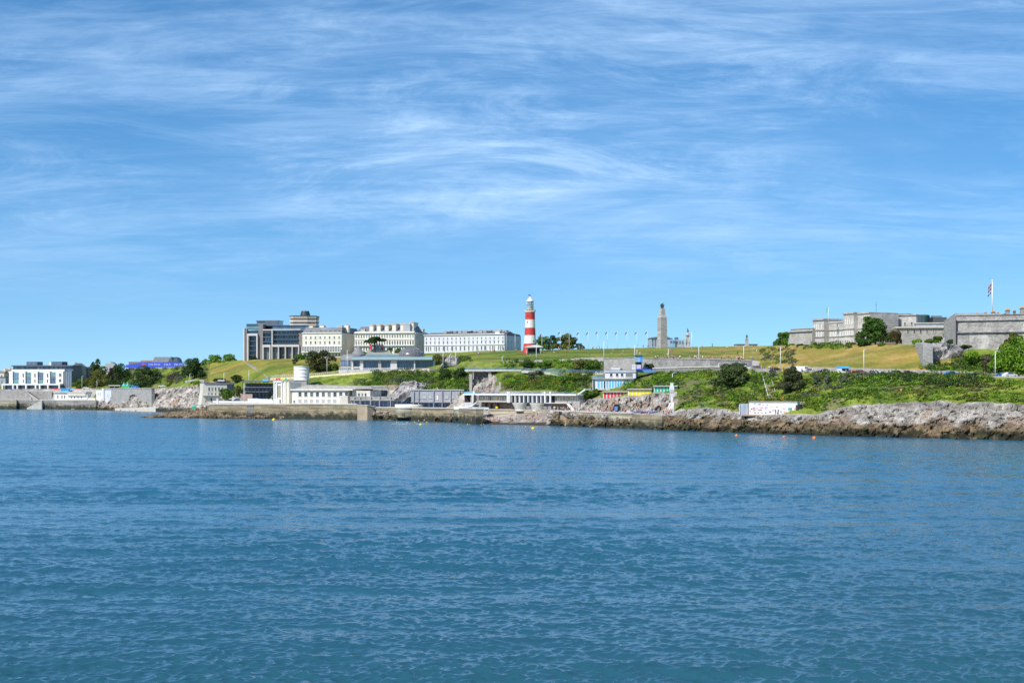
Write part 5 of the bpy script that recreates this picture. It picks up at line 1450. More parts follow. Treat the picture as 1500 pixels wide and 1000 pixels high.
wall_run('buttress', 'big square tan buttress at the end of the banded sea wall', [(523.4, dw(525) - 3.6, 594.4, 618), (537.8, dw(537) - 4.0, 594.2, 618.5), (538.2, dw(538) - 3.6, 594.2, 618.5), (551, dw(550) + 2, 596, 618)], 4, mat('tan_block', (.40, .32, .22), .85, .18, bump=.3, kind='streak'), cap=.4, capm=PALECONC, cat='buttress')
wall_run('sea_wall', 'weed darkened sea wall below the blue arcade', [(551.4, dw(551) + 1.2, 597.2, 619), (610, dw(610) + 1.5, 597.6, 620), (664, dw(664) + 1, 598.4, 621), (697, dw(697) - 6, 599.4, 622)], 3, TIDALWALL, cap=.4, capm=PALECONC)
def arcade_block():
    d = dk(560, 4) - 6
    b = Bd('blue_arcade', 'long grey arcade with blue glazing at the foot of the cliff', 'arcade', 514, 604, 597, d)
    b.one('wall', 514, 602, 586.4, 599, 1.5, 7, BLUEGREY)
    b.one('roof', 513, 588, 580.6, 584.6, .2, 7.4, GREYSTONE); b.one('roof_edge', 513, 588, 584.62, 586.35, -.5, 7, CONCRETE)
    b.windows(span(528, 588, 9), 588, 596.2, 5.2, 1.5, mat('blue_shop_glass', (.09, .16, .30), .15, .3), BLUEGREY, bars=1)
    p = MB()
    for q in (519, 527.6, 543, 556, 572, 588): b.bx(p, q - .5, q + .5, 581, 599, -.7, .15, GREYREN)
    p.build('post', b.root)
    s = Bd('blue_staircase', 'bright blue railed staircase beside the grey arcade', 'staircase', 585, 602, 597, d + 1)
    m = MB(); m.poly([(s.x(587), s.z(588.4)), (s.x(594), s.z(588)), (s.x(601.4), s.z(581.2)), (s.x(601.4), s.z(582.8)), (s.x(595), s.z(592)), (s.x(587), s.z(592))], -.3, 1.2, RAILBLUE); m.poly([(s.x(598), s.z(581.2)), (s.x(599.6), s.z(581.2)), (s.x(598.6), s.z(576)), (s.x(597.8), s.z(576))], 0, .6, SKYBLUE); m.build('flight', s.root)
    s.one('landing', 585.6, 598, 582, 585.4, 1.3, 3, SKYBLUE); s.one('landing_wall', 588, 602, 585.5, 599, 1.3, 3.4, BLUEGREY)
    g = Bd('grey_terrace_block', 'grey two storey terrace block with panelled upper wall and blue lower doors', 'building', 602, 680, 599, dk(640, 4) - 6)
    g.one('upper_wall', 602.4, 679.6, 571.4, 588.4, -.6, 6, mat('panelled_grey_wall', (.38, .38, .40), .85, .18, kind='streak', col2=(.24, .24, .26)))
    g.one('lower_wall', 603.6, 679.4, 588.45, 601, 2, 6, BLUEGREY)
    g.windows(lin(614, 630, 3) + lin(654, 670, 3), 578.6, 583.6, 5, -.6, mat('grey_shutter', (.47, .48, .50)), GREYREN, bars=1)
    g.windows([640.6], 578.4, 585.4, 3.0, -.6, WHITE, PALECONC, name='door', bars=0)
    g.windows(span(620, 676, 7), 590, 598.6, 5.6, 2, mat('deep_blue_door', (.06, .17, .42), .5, .3), BLUEGREY, name='door', bars=0)
    g.one('ledge', 602, 680, 588.3, 589.2, -1.2, -.61, CONCRETE)
    p = MB()
    for q in (606, 613, 635, 647.6, 660, 673): g.bx(p, q - .4, q + .4, 572, 599.5, -1.2, -.9, GREYREN)
    p.build('post', g.root); g.one('parapet', 602, 680, 570.2, 571.35, -1, 6.2, PALECONC)
    q = Bd('white_gateway', 'dark gateway with a white lintel and post beside the grey terrace block', 'gateway', 680, 698, 599, dk(688, 4) - 7)
    q.one('recess', 680.4, 689, 577.6, 589, 1.8, 2.2, BLACK); q.one('lintel', 680, 697, 576, 577.5, -.4, 2, WHITE); q.one('post', 691, 693.6, 577.55, 601, -.5, .3, WHITE); q.one('blue_fence', 680.2, 696, 573.4, 575.8, -.2, -.1, SKYBLUE)
    q.one('wall', 694, 698, 577.6, 600, 1, 3, GREYSTONE); q.one('base_wall', 680.4, 690.6, 589.1, 601, .3, 2, OFFWHITE)
arcade_block()
def round_deck(label, px, rpx, yt, yb, d, m=PALECREAM):
    k = d / F; rt = thing('round_terrace', label, 'terrace', P(px, yb, d))
    r = rpx * k; h = (yb - yt) * k
    MB().lathe([(r * .93, -1.5), (r * .93, h * .45), (r * .96, h * .6)], TIDALPALE, 36).build('drum', rt)
    MB().lathe([(r, h * .62), (r, h * .78)], m, 36).build('deck', rt)
    MB().lathe([(r * .97, h * .785), (r * .985, h), (r * .94, h), (r * .93, h * .785)], WHITE, 36).build('parapet', rt)
round_deck('cream round sun terrace bulging from the sea wall below the blue arcade', 599, 21, 592, 606, dw(599) + 3.4)
round_deck('cream round sun terrace left of the shingle beach', 679.5, 15, 595, 607, dw(679) + 2.4)
wall_run('sun_deck', 'flat white deck with a shadowed underside joining the round terrace to the beach', [(692, dw(692) + 2, 596.3, 599.2), (716, dw(716) + 12, 596.6, 599.4)], 6, WHITE, cat='deck')
def white_beam_lido():
    d = dk(765, 4) - 4
    b = Bd('beach_pavilion', 'long stone beach pavilion with a white roof beam, columns and curved steps', 'pavilion', 696, 846, 600, dk(700, 4) - 3, dk(846, 4) - 1)
    b.one('roof_beam', 680.5, 846, 576.4, 578.6, -.8, 5, WHITE)
    for a, e in ((698, 746), (809.6, 845.6)): b.one('stone_wing', a, e, 578.65, 602, 1.2, 6, GREYSTONE)
    b.one('colonnade_wall', 748, 801, 578.65, 602, 3.2, 6, mat('dusky_wall', (.26, .26, .30), .85, .15))
    b.windows(lin(755, 796, 7), 580.2, 587.2, 3.4, 3.2, GLASS, BLUEGREY, name='door', bars=0)
    for q in lin(749.6, 800, 9): b.one('column', q - .55, q + .55, 578.62, 588.6, -.6, .1, WHITE)
    p = MB()
    for q in (697.4, 746.6, 749, 801.4, 809): b.bx(p, q - .9, q + .9, 573, 589 if q > 700 else 578, -1.2, -.81, WHITE)
    p.build('pier', b.root)
    for grp in ((701.5, 704, 708.6, 711.2, 721, 723.6, 728.8, 731.4, 736.6, 739.2), (814, 816.6, 820.8, 826, 828.6, 833.4, 836, 840, 842.6)):
        for q in grp: b.one('niche', q - .7, q + .7, 580.4, 585.2, 1.05, 1.19, NICHE)
    for q in (715, 827.6): b.windows([q], 580, 586.8, 2, 1.2, DOORBROWN, GREYREN, name='door', bars=0)
    b.one('upper_door', 802.4, 808, 579, 588.6, 1.0, 1.19, BLACK)
    for a, e, y in ((702, 746, 587.2), (802, 835, 588.4)): b.one('balcony', a, e, y, y + 1.1, -1.6, 1.19, PALECONC)
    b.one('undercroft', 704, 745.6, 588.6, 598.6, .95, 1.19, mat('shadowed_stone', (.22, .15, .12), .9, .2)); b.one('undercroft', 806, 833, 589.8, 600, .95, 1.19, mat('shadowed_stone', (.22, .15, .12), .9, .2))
    b.windows([710, 717.6, 727.4], 590.4, 598.4, 4.4, .93, BLACK, DOORBROWN, name='door', bars=0); b.windows([819.4, 826.6], 592, 599.8, 4, .93, DOORBROWN, PALECONC, name='door', bars=0)
    for (xa, ya), (xb, yb_) in (((703, 587.6), (693.6, 594.6)), ((834.6, 588.6), (843.6, 598.8))):
        MB().poly([(b.x(xa), b.z(ya)), (b.x(xb), b.z(yb_)), (b.x(xb), b.z(yb_ + 1.6)), (b.x(xa), b.z(ya + 1.6))], -1.6, -.4, WHITE).build('side_stair', b.root)
    # two quarter-round flights of white steps
    for c, a0, a1, nm in ((b.x(760.5), math.pi, 2 * math.pi, 'curved_steps'), (b.x(786), math.pi, 2 * math.pi, 'curved_steps')):
        m = MB()
        for i in range(8):
            r = (8.4 + .58 * i) * b.k; z1 = b.z(597.4 - 1.15 * i)
            m.lathe([(.02, z1 - .31), (r, z1 - .9 if i == 0 else z1 - .31), (r, z1), (.02, z1)], PALECREAM, 20, (c, 1.0), a0, a1, smooth=False)
        m.build(nm, b.root)
    r = MB()
    for q in lin(699, 845, 60): r.tube((b.x(q), -.5, b.z(576.4)), (b.x(q), -.5, b.z(573.6)), .05, .05, RAILBLUE, 4)
    for y in (573.6, 575): r.tube((b.x(699), -.5, b.z(y)), (b.x(845), -.5, b.z(y)), .05, .05, RAILBLUE, 4)
    r.build('railing', b.root)
    b.one('yellow_float', 727, 729.6, 594.6, 597.4, -.4, .2, BUOYYEL)
    wall_run('stair_parapet', 'thin white parapet zigzagging up from the right end of the beach pavilion', [(846, dk(846, 4) - 1, 576.6, 579), (857, dk(857, 4) + 4, 569.4, 571.6), (866, dk(866, 4) + 10, 568.8, 570.6)], .5, WHITE, cat='parapet')
white_beam_lido()
wall_run('low_sea_wall', 'low yellowish wall behind the shingle beach', [(716.5, dk(718, 3) + 1, 600, 607), (740, dk(740, 3) + .5, 600.4, 608), (764, dk(764, 3) + .5, 600.4, 608), (787, dk(787, 3) + .5, 600.6, 607), (805, dk(804, 3) + 1, 600.4, 606)], 2, TIDALPALE, cap=.3, capm=PALECONC)
wall_run('slipway', 'sloping tan slipway wall at the right end of the shingle beach', [(805, dw(805) + 6, 604, 620), (814, dw(814) + 4, 603, 622), (829, dw(829) + 1, 613, 623)], 4, mat('tan_slip', (.36, .27, .17), .85, .2, bump=.3), cat='slipway')
wall_run('sea_wall', 'tan sea wall with weedy foot below the crowded promenade', [(806, dw(806) + 5, 602, 622), (832, dw(832) + 3, 602.6, 623), (862, dw(862) + 2.6, 604, 625), (925.6, dw(925) + 2, 605.6, 628)], 3, TIDALPALE, cap=.35, capm=PALECONC)
wall_run('sea_wall', 'brown rough sea wall beneath the blue boats', [(926, dw(926) - .6, 607, 630), (948, dw(948) - .4, 607.6, 630), (970, dw(970) + .4, 609, 631)], 3, TIDALWALL)
wall_run('slipway', 'thin pale landing at the foot of the tan sea wall', [(895, dw(895) - 2.5, 624, 628), (926, dw(926) - 2.5, 622.8, 629)], 3, TIDALPALE, cat='slipway')

# -- viaduct and promenade walls
def viaduct():
    d = dk(710, 6) - 5
    b = Bd('cliff_walkway', 'blue railed concrete walkway on tall pillars above the cliff gully', 'walkway', 681, 764, 572, d, d - 4)
    b.one('deck', 681, 764, 541.4, 543.6, -.6, 4, PALECONC)
    for q in (689, 717): b.one('pillar', q - 2, q + 2, 543.65, 578, .4, 2.4, CONCRETE)
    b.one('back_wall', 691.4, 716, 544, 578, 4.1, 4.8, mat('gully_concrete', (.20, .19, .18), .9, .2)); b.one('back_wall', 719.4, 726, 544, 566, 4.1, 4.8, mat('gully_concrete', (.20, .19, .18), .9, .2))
    r = MB()
    for q in lin(681.5, 763.5, 40): r.tube((b.x(q), -.4, b.z(541.4)), (b.x(q), -.4, b.z(538.6)), .06, .06, RAILBLUE, 4)
    for y in (538.6, 540, 541): r.tube((b.x(681.5), -.4, b.z(y)), (b.x(763.5), -.4, b.z(y)), .06, .06, RAILBLUE, 4)
    r.build('railing', b.root)
viaduct()
def railing_run(label, pts, m=RAILBLUE, h=1.15, step=2.0, name='railing', group=None):
    px = np.array([p[0] for p in pts], float)
    o = P(*pts[0][:1], pts[0][2], pts[0][1]); rt = thing(name, label, 'railing', o, 0, group)
    mb = MB(); last = None
    for q in np.arange(px[0], px[-1] + .01, step):
        d = np.interp(q, px, [p[1] for p in pts]); t = np.interp(q, px, [p[2] for p in pts])
        a = P(q, t, d) - o; mb.tube(a, a + Vector((0, 0, h)), .05, .05, m, 4)
        if last is not None:
            for hh in (h, h * .55): mb.tube(last + Vector((0, 0, hh)), a + Vector((0, 0, hh)), .05, .05, m, 4)
        last = a
    mb.build('rails', rt)
zz_ = [(764, dk(764, 6) - 4, 542.5), (800, dk(800, 6) - 5, 545), (826, dk(826, 6) - 6, 552), (838, dk(838, 6) - 10, 561), (862, dk(862, 6) - 14, 567)]
wall_run('zigzag_path', 'pale zigzag path wall descending the shrubby slope to the beach pavilion', [(p, d, y, y + 3.2) for p, d, y in zz_], 2, PALECONC, cat='path wall')
railing_run('blue railing along the zigzag path below the lighthouse', [(p, d - .2, y) for p, d, y in zz_])
wall_run('zigzag_path', 'upper white edged path wall curving right above the zigzag railing', [(795, dk(795, 6) + 1, 544, 546.5), (830, dk(830, 6), 546.4, 549), (856, dk(856, 6) - 2, 547, 549), (884, dk(884, 6) - 2, 547, 548.6)], 1.5, GREYREN, cat='path wall')
railing_run('blue railing on the upper path left of the blue doored huts', [(800, dk(800, 6), 544.4), (884, dk(884, 6) - 2.6, 546.8)])
wall_run('promenade_wall', 'grey stone wall below the lawn in front of the lighthouse', [(736, dk(736, 8) - 3, 529.6, 537), (762, dk(762, 8) - 3, 528.2, 536), (768, dk(768, 8) - 3, 530, 536)], 1.5, PALESTONE, cap=.3)
def arch_wall2():
    A = (782, dk(782, 8) - 4); B_ = (884, dk(884, 8) - 4)
    b = Bd('promenade_wall', 'pale stone wall with a small dark arch right of the lighthouse', 'wall', A[0], B_[0], 541, A[1], B_[1])
    x0, x1, zt = b.x(836), b.x(842), lambda p: b.z(526.4)
    m = MB(); m.box(0, x0, 0, 1.5, -2, b.z(527), PALESTONE); m.box(x1, b.W, 0, 1.5, -2, b.z(525.6), PALESTONE); zs, zc = b.z(534), b.z(530.6)
    arc = [((x0 + x1) / 2 - (x1 - x0) / 2 * math.cos(a), zs + (zc - zs) * math.sin(a)) for a in np.linspace(0, math.pi, 9)]
    for (xa, za), (xb, zb) in zip(arc[:-1], arc[1:]): m.poly([(xa, za), (xb, zb), (xb, b.z(526.4)), (xa, b.z(526.4))], 0, 1.5, PALESTONE)
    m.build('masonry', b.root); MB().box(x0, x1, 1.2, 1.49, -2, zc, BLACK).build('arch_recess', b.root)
arch_wall2()
wall_run('promenade_wall', 'long grey stone promenade wall sloping down behind the blue and white kiosk', [(884.5, dk(884, 7) + 1, 525.4, 548), (925, dk(925, 7) + 1, 524, 548), (956, dk(956, 7) + 1, 525, 548)], 1.5, GREYSTONE, cap=.3)
wall_run('promenade_wall', 'long pale grey promenade wall topped by strolling people, left of the big bush', [(956.5, dk(956, 7) + 1, 525.6, 549), (1000, dk(1000, 7) + 1, 526.2, 548), (1040, dk(1040, 7) + 1, 526.8, 547), (1096, dk(1096, 7) + 1, 529, 546)], 1.5, mat('dusky_rubble', (.30, .29, .28), .9, .28, bump=.4, kind='stone', col2=(.42, .40, .38)), cap=.3)
wall_run('promenade_wall', 'lower grey terrace wall under the long promenade wall', [(956, dk(956, 6) + .5, 540, 547), (1000, dk(1000, 6) + .5, 538.6, 549), (1045, dk(1045, 6) + .5, 537.4, 549), (1062, dk(1062, 6) + .5, 539, 549)], 1, mat('dark_rubble', (.22, .215, .205), .9, .3, bump=.4, kind='stone'), cap=.4, capm=PALECONC)
wall_run('promenade_wall', 'grey concrete wall beside the cliff steps right of the big bush', [(1098, dk(1098, 6) - 2, 538.6, 560), (1122, dk(1122, 6) - 2, 540, 560), (1136, dk(1136, 6) - 2, 543, 556)], 1.2, GREYSTONE)
wall_run('roadside_wall', 'pale rubble wall behind the parked cars and ice cream van', [(1098, dk(1098, 8) - 1.2, 533.2, 545), (1170, dk(1170, 8) - 1.2, 537, 549), (1250, dk(1250, 8) - 1.2, 539, 551), (1350, dk(1350, 8) - 1.2, 541.6, 553), (1400, dk(1400, 8) - 1.2, 543.4, 553), (1452, dk(1452, 8) - 1.2, 547, 554)], 1, PALESTONE)
wall_run('roadside_wall', 'low grey kerb wall along the road edge by the bright green tree', [(1452, dk(1452, 6) + .2, 550.6, 555), (1500, dk(1500, 6) + .2, 551.6, 556), (1580, dk(1580, 6) + .2, 552.6, 558)], .6, CONCRETE)
stair('cliff_steps', 'straight stone steps climbing the green cliff to the promenade', G(1131, 583), P(1120, 543, dk(1120, 6)), 2.6, mat('worn_steps', (.36, .30, .24), .9, .15), 26, STEEL)
stair('hill_steps', 'narrow stone steps winding up the grass below the glass apartments', G(396, 553), P(362, 531, dk(362, 9) - 8), 2.2, PALESTONE, 22)

# -- beach huts, kiosk, slide
def hut_row(label, px0, px1, t, bt, m, n, d, hidden=None, group='rows of beach huts'):
    b = Bd('beach_hut_row', label, 'beach huts', px0, px1, bt, d, d - 2, group)
    b.one('wall', px0 - .4, px1 + .4, t + 1.1, bt + 1.2, .4, 3, WHITE)
    b.one('roof', px0 - 1, px1 + 1.4, t, t + 1.08, -.5, 3.4, PALECONC)
    me = None
    for q in span(px0, px1, n):
        if me is None:
            w = (px1 - px0) / n * b.k * .74; h = (bt - t - 2) * b.k
            mb = MB(); mb.box(-w / 2, w / 2, -.06, .03, 0, h, m)
            for i in range(4): mb.box(-w / 2 + w * i / 4 + .03, -w / 2 + w * (i + 1) / 4 - .03, -.09, -.061, .1, h - .1, m)
            me = mb.mesh('door')
        o = link(bpy.data.objects.new('door', me), b.root); o.location = (b.x(q), .4, 0)
    b.one('plinth', px0 - 1, px1 + 1, bt + .02, bt + 3, -.6, 3, PALESTONE)
    return b
hut_row('row of red doored beach huts on the rock ledge', 883.5, 918.5, 572.8, 583, REDP, 7, gd(900, 583.5) + 1)
hut_row('row of yellow doored beach huts between the red and green ones', 920, 953.5, 569, 579, YELLOW, 6, gd(936, 579.5) + 1)
hut_row('row of green doored beach huts behind the white diving tower', 958, 991.5, 564.6, 573.6, GREENP, 7, gd(974, 574) + 1)
def blue_hut_building():
    d = gd(900, 568.5) + 2
    b = Bd('blue_hut_terrace', 'stone terrace building with a row of sky blue doors under an upper café', 'building', 868, 929, 569, d, d - 3)
    b.one('lower_wall', 868, 928.5, 555.2, 571, 0, 7, WHITE)
    b.one('ledge', 867.4, 929, 554, 555.15, -.7, 7, PALESTONE)
    b.windows([876.8, 881.4, 889.6, 893.6, 897.8, 901.8, 905.8, 909.8, 914, 922, 926], 557.6, 568.2, 3.1, 0, SKYBLUE, WHITE, name='door', bars=0)
    b.windows([885.6], 558, 569, 2.4, 0, BLACK, name='doorway', bars=0)
    b.one('upper_wall', 885.4, 930.6, 545, 553.95, 1.4, 8, OFFWHITE); b.one('blue_railing', 885, 930.8, 541.6, 542.95, 1.1, 1.25, RAILBLUE); b.one('terrace_rail', 868, 885, 552.2, 553.95, -.5, -.35, BLUE)
    b.one('upper_roof', 884.8, 931, 543, 544.95, 1.0, 8.2, PALECONC)
    b.windows([894.6, 903.2, 910.6], 546.8, 551, 3.6, 1.4, BLACK, PALECONC, bars=0); b.windows([921], 546.4, 552, 10.5, 1.4, GLASS, PALECONC, bars=0)
    b.one('corner_post', 869, 870.6, 556, 569, -.5, -.1, NAVYP)
    p = thing('blue_marquee', 'blue awninged deck with dark struts beside the stone terrace building', 'deck', P(940, 560, d + 3)); k = (d + 3) / F
    m = MB(); m.box(-8 * k, 8 * k, -1, 4, 10 * k, 10.8 * k, DARK); 
    for x in (-7, -2, 3, 7): m.box(x * k - .15, x * k + .15, -.8, -.5, -3 * k, 10 * k, DARK)
    m.build('deck', p); m = MB(); m.poly([(-9.6 * k, 14.5 * k), (20 * k, 14.2 * k), (20.6 * k, 17 * k), (12 * k, 18.6 * k), (-8.6 * k, 18 * k)], -1.2, 3, RAILBLUE); m.build('awning', p)
    m = MB(); m.box(-9 * k, -.5 * k, -2.2, -1.3, 18.7 * k, 20 * k, mat('royal_blue_canvas', (.08, .12, .60))); m.box(1 * k, 13 * k, -1, 1, 18.7 * k, 19.6 * k, BANNERBLUE); m.build('upper_awning', p)
    g = Bd('lookout_kiosk', 'blue glazed lookout kiosk on a dark base above the promenade wall', 'kiosk', 931, 940.6, 540, dk(935, 6) + 1)
    g.one('base', 931.6, 940, 530.2, 544, 0, 4, DARK); g.one('glass_box', 930.8, 940.8, 521.6, 530.1, -.6, 4, SKYGLASS); g.one('side_panel', 937.6, 941, 521.6, 530.1, -.8, -.61, BLUE); g.one('roof', 930.2, 941.4, 520.4, 521.55, -1, 4.4, NAVYP)
    m = MB(); m.tube((g.x(933.6), 2, g.z(520.4)), (g.x(933.6), 2, g.z(512)), .1, .08, STEEL, 6); m.tube((g.x(938), 2, g.z(520.4)), (g.x(938), 2, g.z(515)), .1, .08, STEEL, 6); m.build('mast', g.root)
    s = Bd('sign_board', 'white sign board with a small pink mark beside the lookout kiosk', 'sign', 925.6, 939, 541, dk(932, 6) - 1)
    s.one('panel', 925.8, 931.2, 533.6, 541.6, 0, .3, WHITE); s.one('panel', 931.6, 939, 534, 540, .35, .6, mat('lilac_board', (.55, .50, .66))); s.one('mark', 926.8, 928.4, 535, 537, -.06, -.01, PINKP)
blue_hut_building()
def slide_tower():
    d = gd(984, 602.5)
    r = thing('diving_tower', 'tall white splayed diving tower in front of the green beach huts', 'tower', P(984, 603, d)); k = d / F
    s = MB(); n = 14
    prf = [(0, 2.4), (6, 1.9), (14, 1.6), (22, 1.9), (28, 2.7), (32, 3.3), (36, 3.1)]
    for (ya, wa), (yb, wb) in zip(prf[:-1], prf[1:]):
        s.add([(-wa * k, -wa * k, ya * k), (wa * k, -wa * k, ya * k), (wa * k, wa * k, ya * k), (-wa * k, wa * k, ya * k), (-wb * k, -wb * k, yb * k), (wb * k, -wb * k, yb * k), (wb * k, wb * k, yb * k), (-wb * k, wb * k, yb * k)], [(0, 1, 5, 4), (1, 2, 6, 5), (2, 3, 7, 6), (3, 0, 4, 7)], WHITE)
    s.box(-3.2 * k, 3.2 * k, -3.2 * k, 3.2 * k, 36.003 * k, 37 * k, WHITE); s.build('shaft', r)
    MB().box(-2.2 * k, 2.2 * k, -2.2 * k, 2.2 * k, 37.01 * k, 42 * k, WHITE).box(-2.6 * k, 2.6 * k, -2.6 * k, 2.6 * k, 42.01 * k, 42.8 * k, WHITE).build('lookout_cabin', r)
    m = MB()
    for (xa, za), (xb, zb) in (((2, 14), (2.6, -1)), ((-2, 13), (-7, 1)), ((-1.6, 8), (-5, -1))): m.tube((xa * k, -.2, za * k), (xb * k, -.2, zb * k), .28, .28, WHITE, 6)
    m.build('strut', r)
    m = MB(); 
    for x in (-1.4, 1.2): m.box(x * k - .18, x * k + .18, -3.36 * k, -3.3 * k, 28 * k, 33 * k, mat('faded_pink_stripe', (.6, .42, .38)))
    m.build('stripe', r)
slide_tower()
def rowboat(label, px, yb, d, m, L=4.6, rot=0.0, group='blue boats drawn up on the promenade'):
    r = thing('boat', label, 'boat', P(px, yb, d), rot, group); n = 11; vs = []
    for i in range(n):
        t = i / (n - 1); w = .75 * math.sin(math.pi * (.12 + .83 * t)) ** .6; x = (t - .5) * L; z = .65 + .25 * (2 * t - 1) ** 2
        vs += [(x, -w, z), (x, -w * .6, .15), (x, w * .6, .15), (x, w, z), (x, w * .8, z - .12), (x, -w * .8, z - .12)]
    fs = []
    for i in range(n - 1):
        k = 6 * i; fs += [(k + j, k + 6 + j, k + 6 + (j + 1) % 6, k + (j + 1) % 6) for j in range(6)]
    fs += [(5, 4, 3, 2, 1, 0), tuple(6 * (n - 1) + j for j in range(6))]
    MB().add(vs, fs, m).build('hull', r)
    MB().box(-.5, -.2, -.6, .6, .56, .62, BARK).box(.7, 1.0, -.6, .6, .56, .62, BARK).build('seat', r)
for q, rt_, l in ((934, .2, 'blue rowing boat on the promenade, leftmost of the blue boats'), (944, -.1, 'blue rowing boat in the middle of the row of blue boats'), (957, .1, 'bright blue boat nearest the diving tower')):
    d_ = gd(q, 605.4) + 2.0
    rowboat(l, q, 605.2, d_, mat('boat_blue', (.05, .16, .50)) if q < 950 else BLUE, 3.4, rt_)
o = thing('cave_arch', 'dark blue shuttered arch in the cliff under the red beach huts', 'arch', P(903, 601, gd(903, 601.5) + 1)); k_ = gd(903, 601.5) / F
MB().poly([(-4.5 * k_, -.5), (4.5 * k_, -.5)] + [(4.5 * k_ * math.cos(a), 4 * k_ + 5.5 * k_ * math.sin(a)) for a in np.linspace(0, math.pi, 9)], -2.6, 1, BLACK).build('opening', o); MB().box(-3.6 * k_, 1.0 * k_, -2.9, -2.65, 0, 6 * k_, RAILBLUE).build('shutter', o)

# -- graffiti wall and shelter on the right shore
def graffiti():
    d = dk(1135, 4) + 1
    b = Bd('painted_wall', 'long white concrete wall covered in red, pink and teal graffiti above the rocks', 'wall', 1097, 1168, 607, d, d - 6)
    b.one('wall', 1097, 1168, 588.6, 609, 0, 3, WHITE); b.one('coping', 1096.6, 1168.4, 587.6, 588.55, -.25, 3.2, CONCRETE)
    b.one('footing', 1088, 1170, 607.05, 609, -1.2, 2, mat('ochre_footing', (.34, .24, .17), .9, .2))
    r = random.Random(11); g = MB(); GM = [REDP, PINKP, mat('crimson_spray', (.55, .03, .12)), mat('violet_spray', (.45, .42, .65)), DARK, mat('salmon_spray', (.85, .40, .36))]
    def blob(q, y, w, h, m):
        n = 9; pts = [(b.x(q + w * (.7 + .5 * r.random()) * math.cos(a)), b.z(y + h * (.7 + .5 * r.random()) * math.sin(a))) for a in np.linspace(2 * math.pi, 0, n, endpoint=False)]
        g.poly(pts, -.012 - .004 * (len(g.f) % 7), -.002, m)
    for q, y, w, h, m in ((1104.5, 598, 2.4, 1.0, 2), (1109, 597.6, 2, 1.0, 1), (1105, 600.6, 1.8, .8, 0), (1113, 600.2, 3.6, 1.0, 0), (1116, 597, 3, 1.6, 1), (1101, 598.6, 1.6, .8, 4), (1099, 602, 1.4, 2, 5), (1118, 592.6, 1.0, .7, 0), (1124, 593, 1, .6, 0), (1106, 591, 2, 1, 3), (1112.6, 592, 2.2, .5, 4), (1122, 597, 2.6, 2.2, 3), (1128, 603, 1.6, 1.6, 0), (1133, 600.6, 2.4, 2.2, 3), (1136.6, 602, .7, 2.6, 0), (1144, 602.6, .7, 2, 4), (1139.4, 604.4, 1.5, 1.4, 4), (1150, 603, 3.4, 1.6, 5), (1158, 604, 1.2, 2.2, 5), (1106, 604, 1.8, .7, 4), (1111, 604, 1.6, .7, 4), (1116, 604.2, 1.6, .7, 4), (1121.6, 604.2, 1.6, .7, 4), (1148, 598, 3, 1.3, 3), (1138, 596, 2, .5, 4), (1154, 606, 2.6, .7, 0), (1130, 596, 1.8, .6, 5)):
        blob(q, y, w, h, GM[m])
    g.poly([(b.x(1154.6), b.z(600.4)), (b.x(1160), b.z(600.4)), (b.x(1160), b.z(596.4)), (b.x(1157.6), b.z(597)), (b.x(1154.6), b.z(596.6))], -.05, -.002, mat('teal_spray', (.03, .33, .30)))
    c = (b.x(1166), b.z(599)); ro, ri = 2.6 * b.k, 1.2 * b.k
    for i in range(10):
        a, e = 2 * math.pi * i / 11, 2 * math.pi * (i + 1) / 11
        g.poly([(c[0] + ro * math.cos(e), c[1] + ro * math.sin(e)), (c[0] + ro * math.cos(a), c[1] + ro * math.sin(a)), (c[0] + ri * math.cos(a), c[1] + ri * math.sin(a)), (c[0] + ri * math.cos(e), c[1] + ri * math.sin(e))], -.05, -.002, mat('orange_spray', (.80, .33, .04)))
    g.build('graffiti', b.root)
    s = Bd('concrete_shelter', 'open dark concrete shelter at the right end of the graffiti wall', 'shelter', 1168.6, 1194, 607, d - 7, d - 5)
    s.one('side_wall', 1168.6, 1175.6, 593, 609, 0, 1.5, mat('black_wash', (.045, .045, .05), .9, .2)); s.one('back_wall', 1175.7, 1193, 588.6, 609, 3, 4, mat('brown_concrete', (.22, .17, .14), .9, .2)); s.one('roof_edge', 1175, 1193.4, 588, 592.6, 2.4, 2.98, PALECONC)
    m = MB(); m.poly([(s.x(1186), s.z(607)), (s.x(1187.2), s.z(607)), (s.x(1193.4), s.z(595)), (s.x(1193.4), s.z(588.4)), (s.x(1192), s.z(588.4)), (s.x(1192), s.z(595))], .4, 2.3, PALECONC); m.build('ramp_wall', s.root); s.one('end_wall', 1191, 1195, 595, 609, 2.5, 4, BLACK)
    b2 = Bd('rock_shed', 'low pink block hut with a wire fence among the rocks left of the graffiti wall', 'hut', 1021, 1046, 606, dk(1030, 4) + 1)
    b2.one('wall', 1021.6, 1033.6, 599, 608, 0, 3, mat('pink_block', (.45, .33, .27), .9, .15)); b2.one('roof', 1021, 1034.4, 597.8, 598.95, -.3, 3.2, CONCRETE)
    f = MB()
    for q in lin(1024, 1045.6, 9): b2.bx(f, q - .12, q + .12, 588.8, 597.7, 1, 1.15, IRON)
    for y in (589, 591.5, 594, 596.5): b2.bx(f, 1024, 1045.6, y, y + .25, 1.16, 1.2, IRON)
    f.build('wire_fence', b2.root)
    w2 = Bd('grey_wall', 'plain grey concrete wall at the left end of the graffiti wall', 'wall', 1083, 1096, 607, d + 2, d + 1); w2.one('wall', 1084, 1096, 591, 609, 0, 2, BLUEGREY); w2.one('white_post', 1083, 1084, 592, 607, -.4, 1, WHITE)
graffiti()

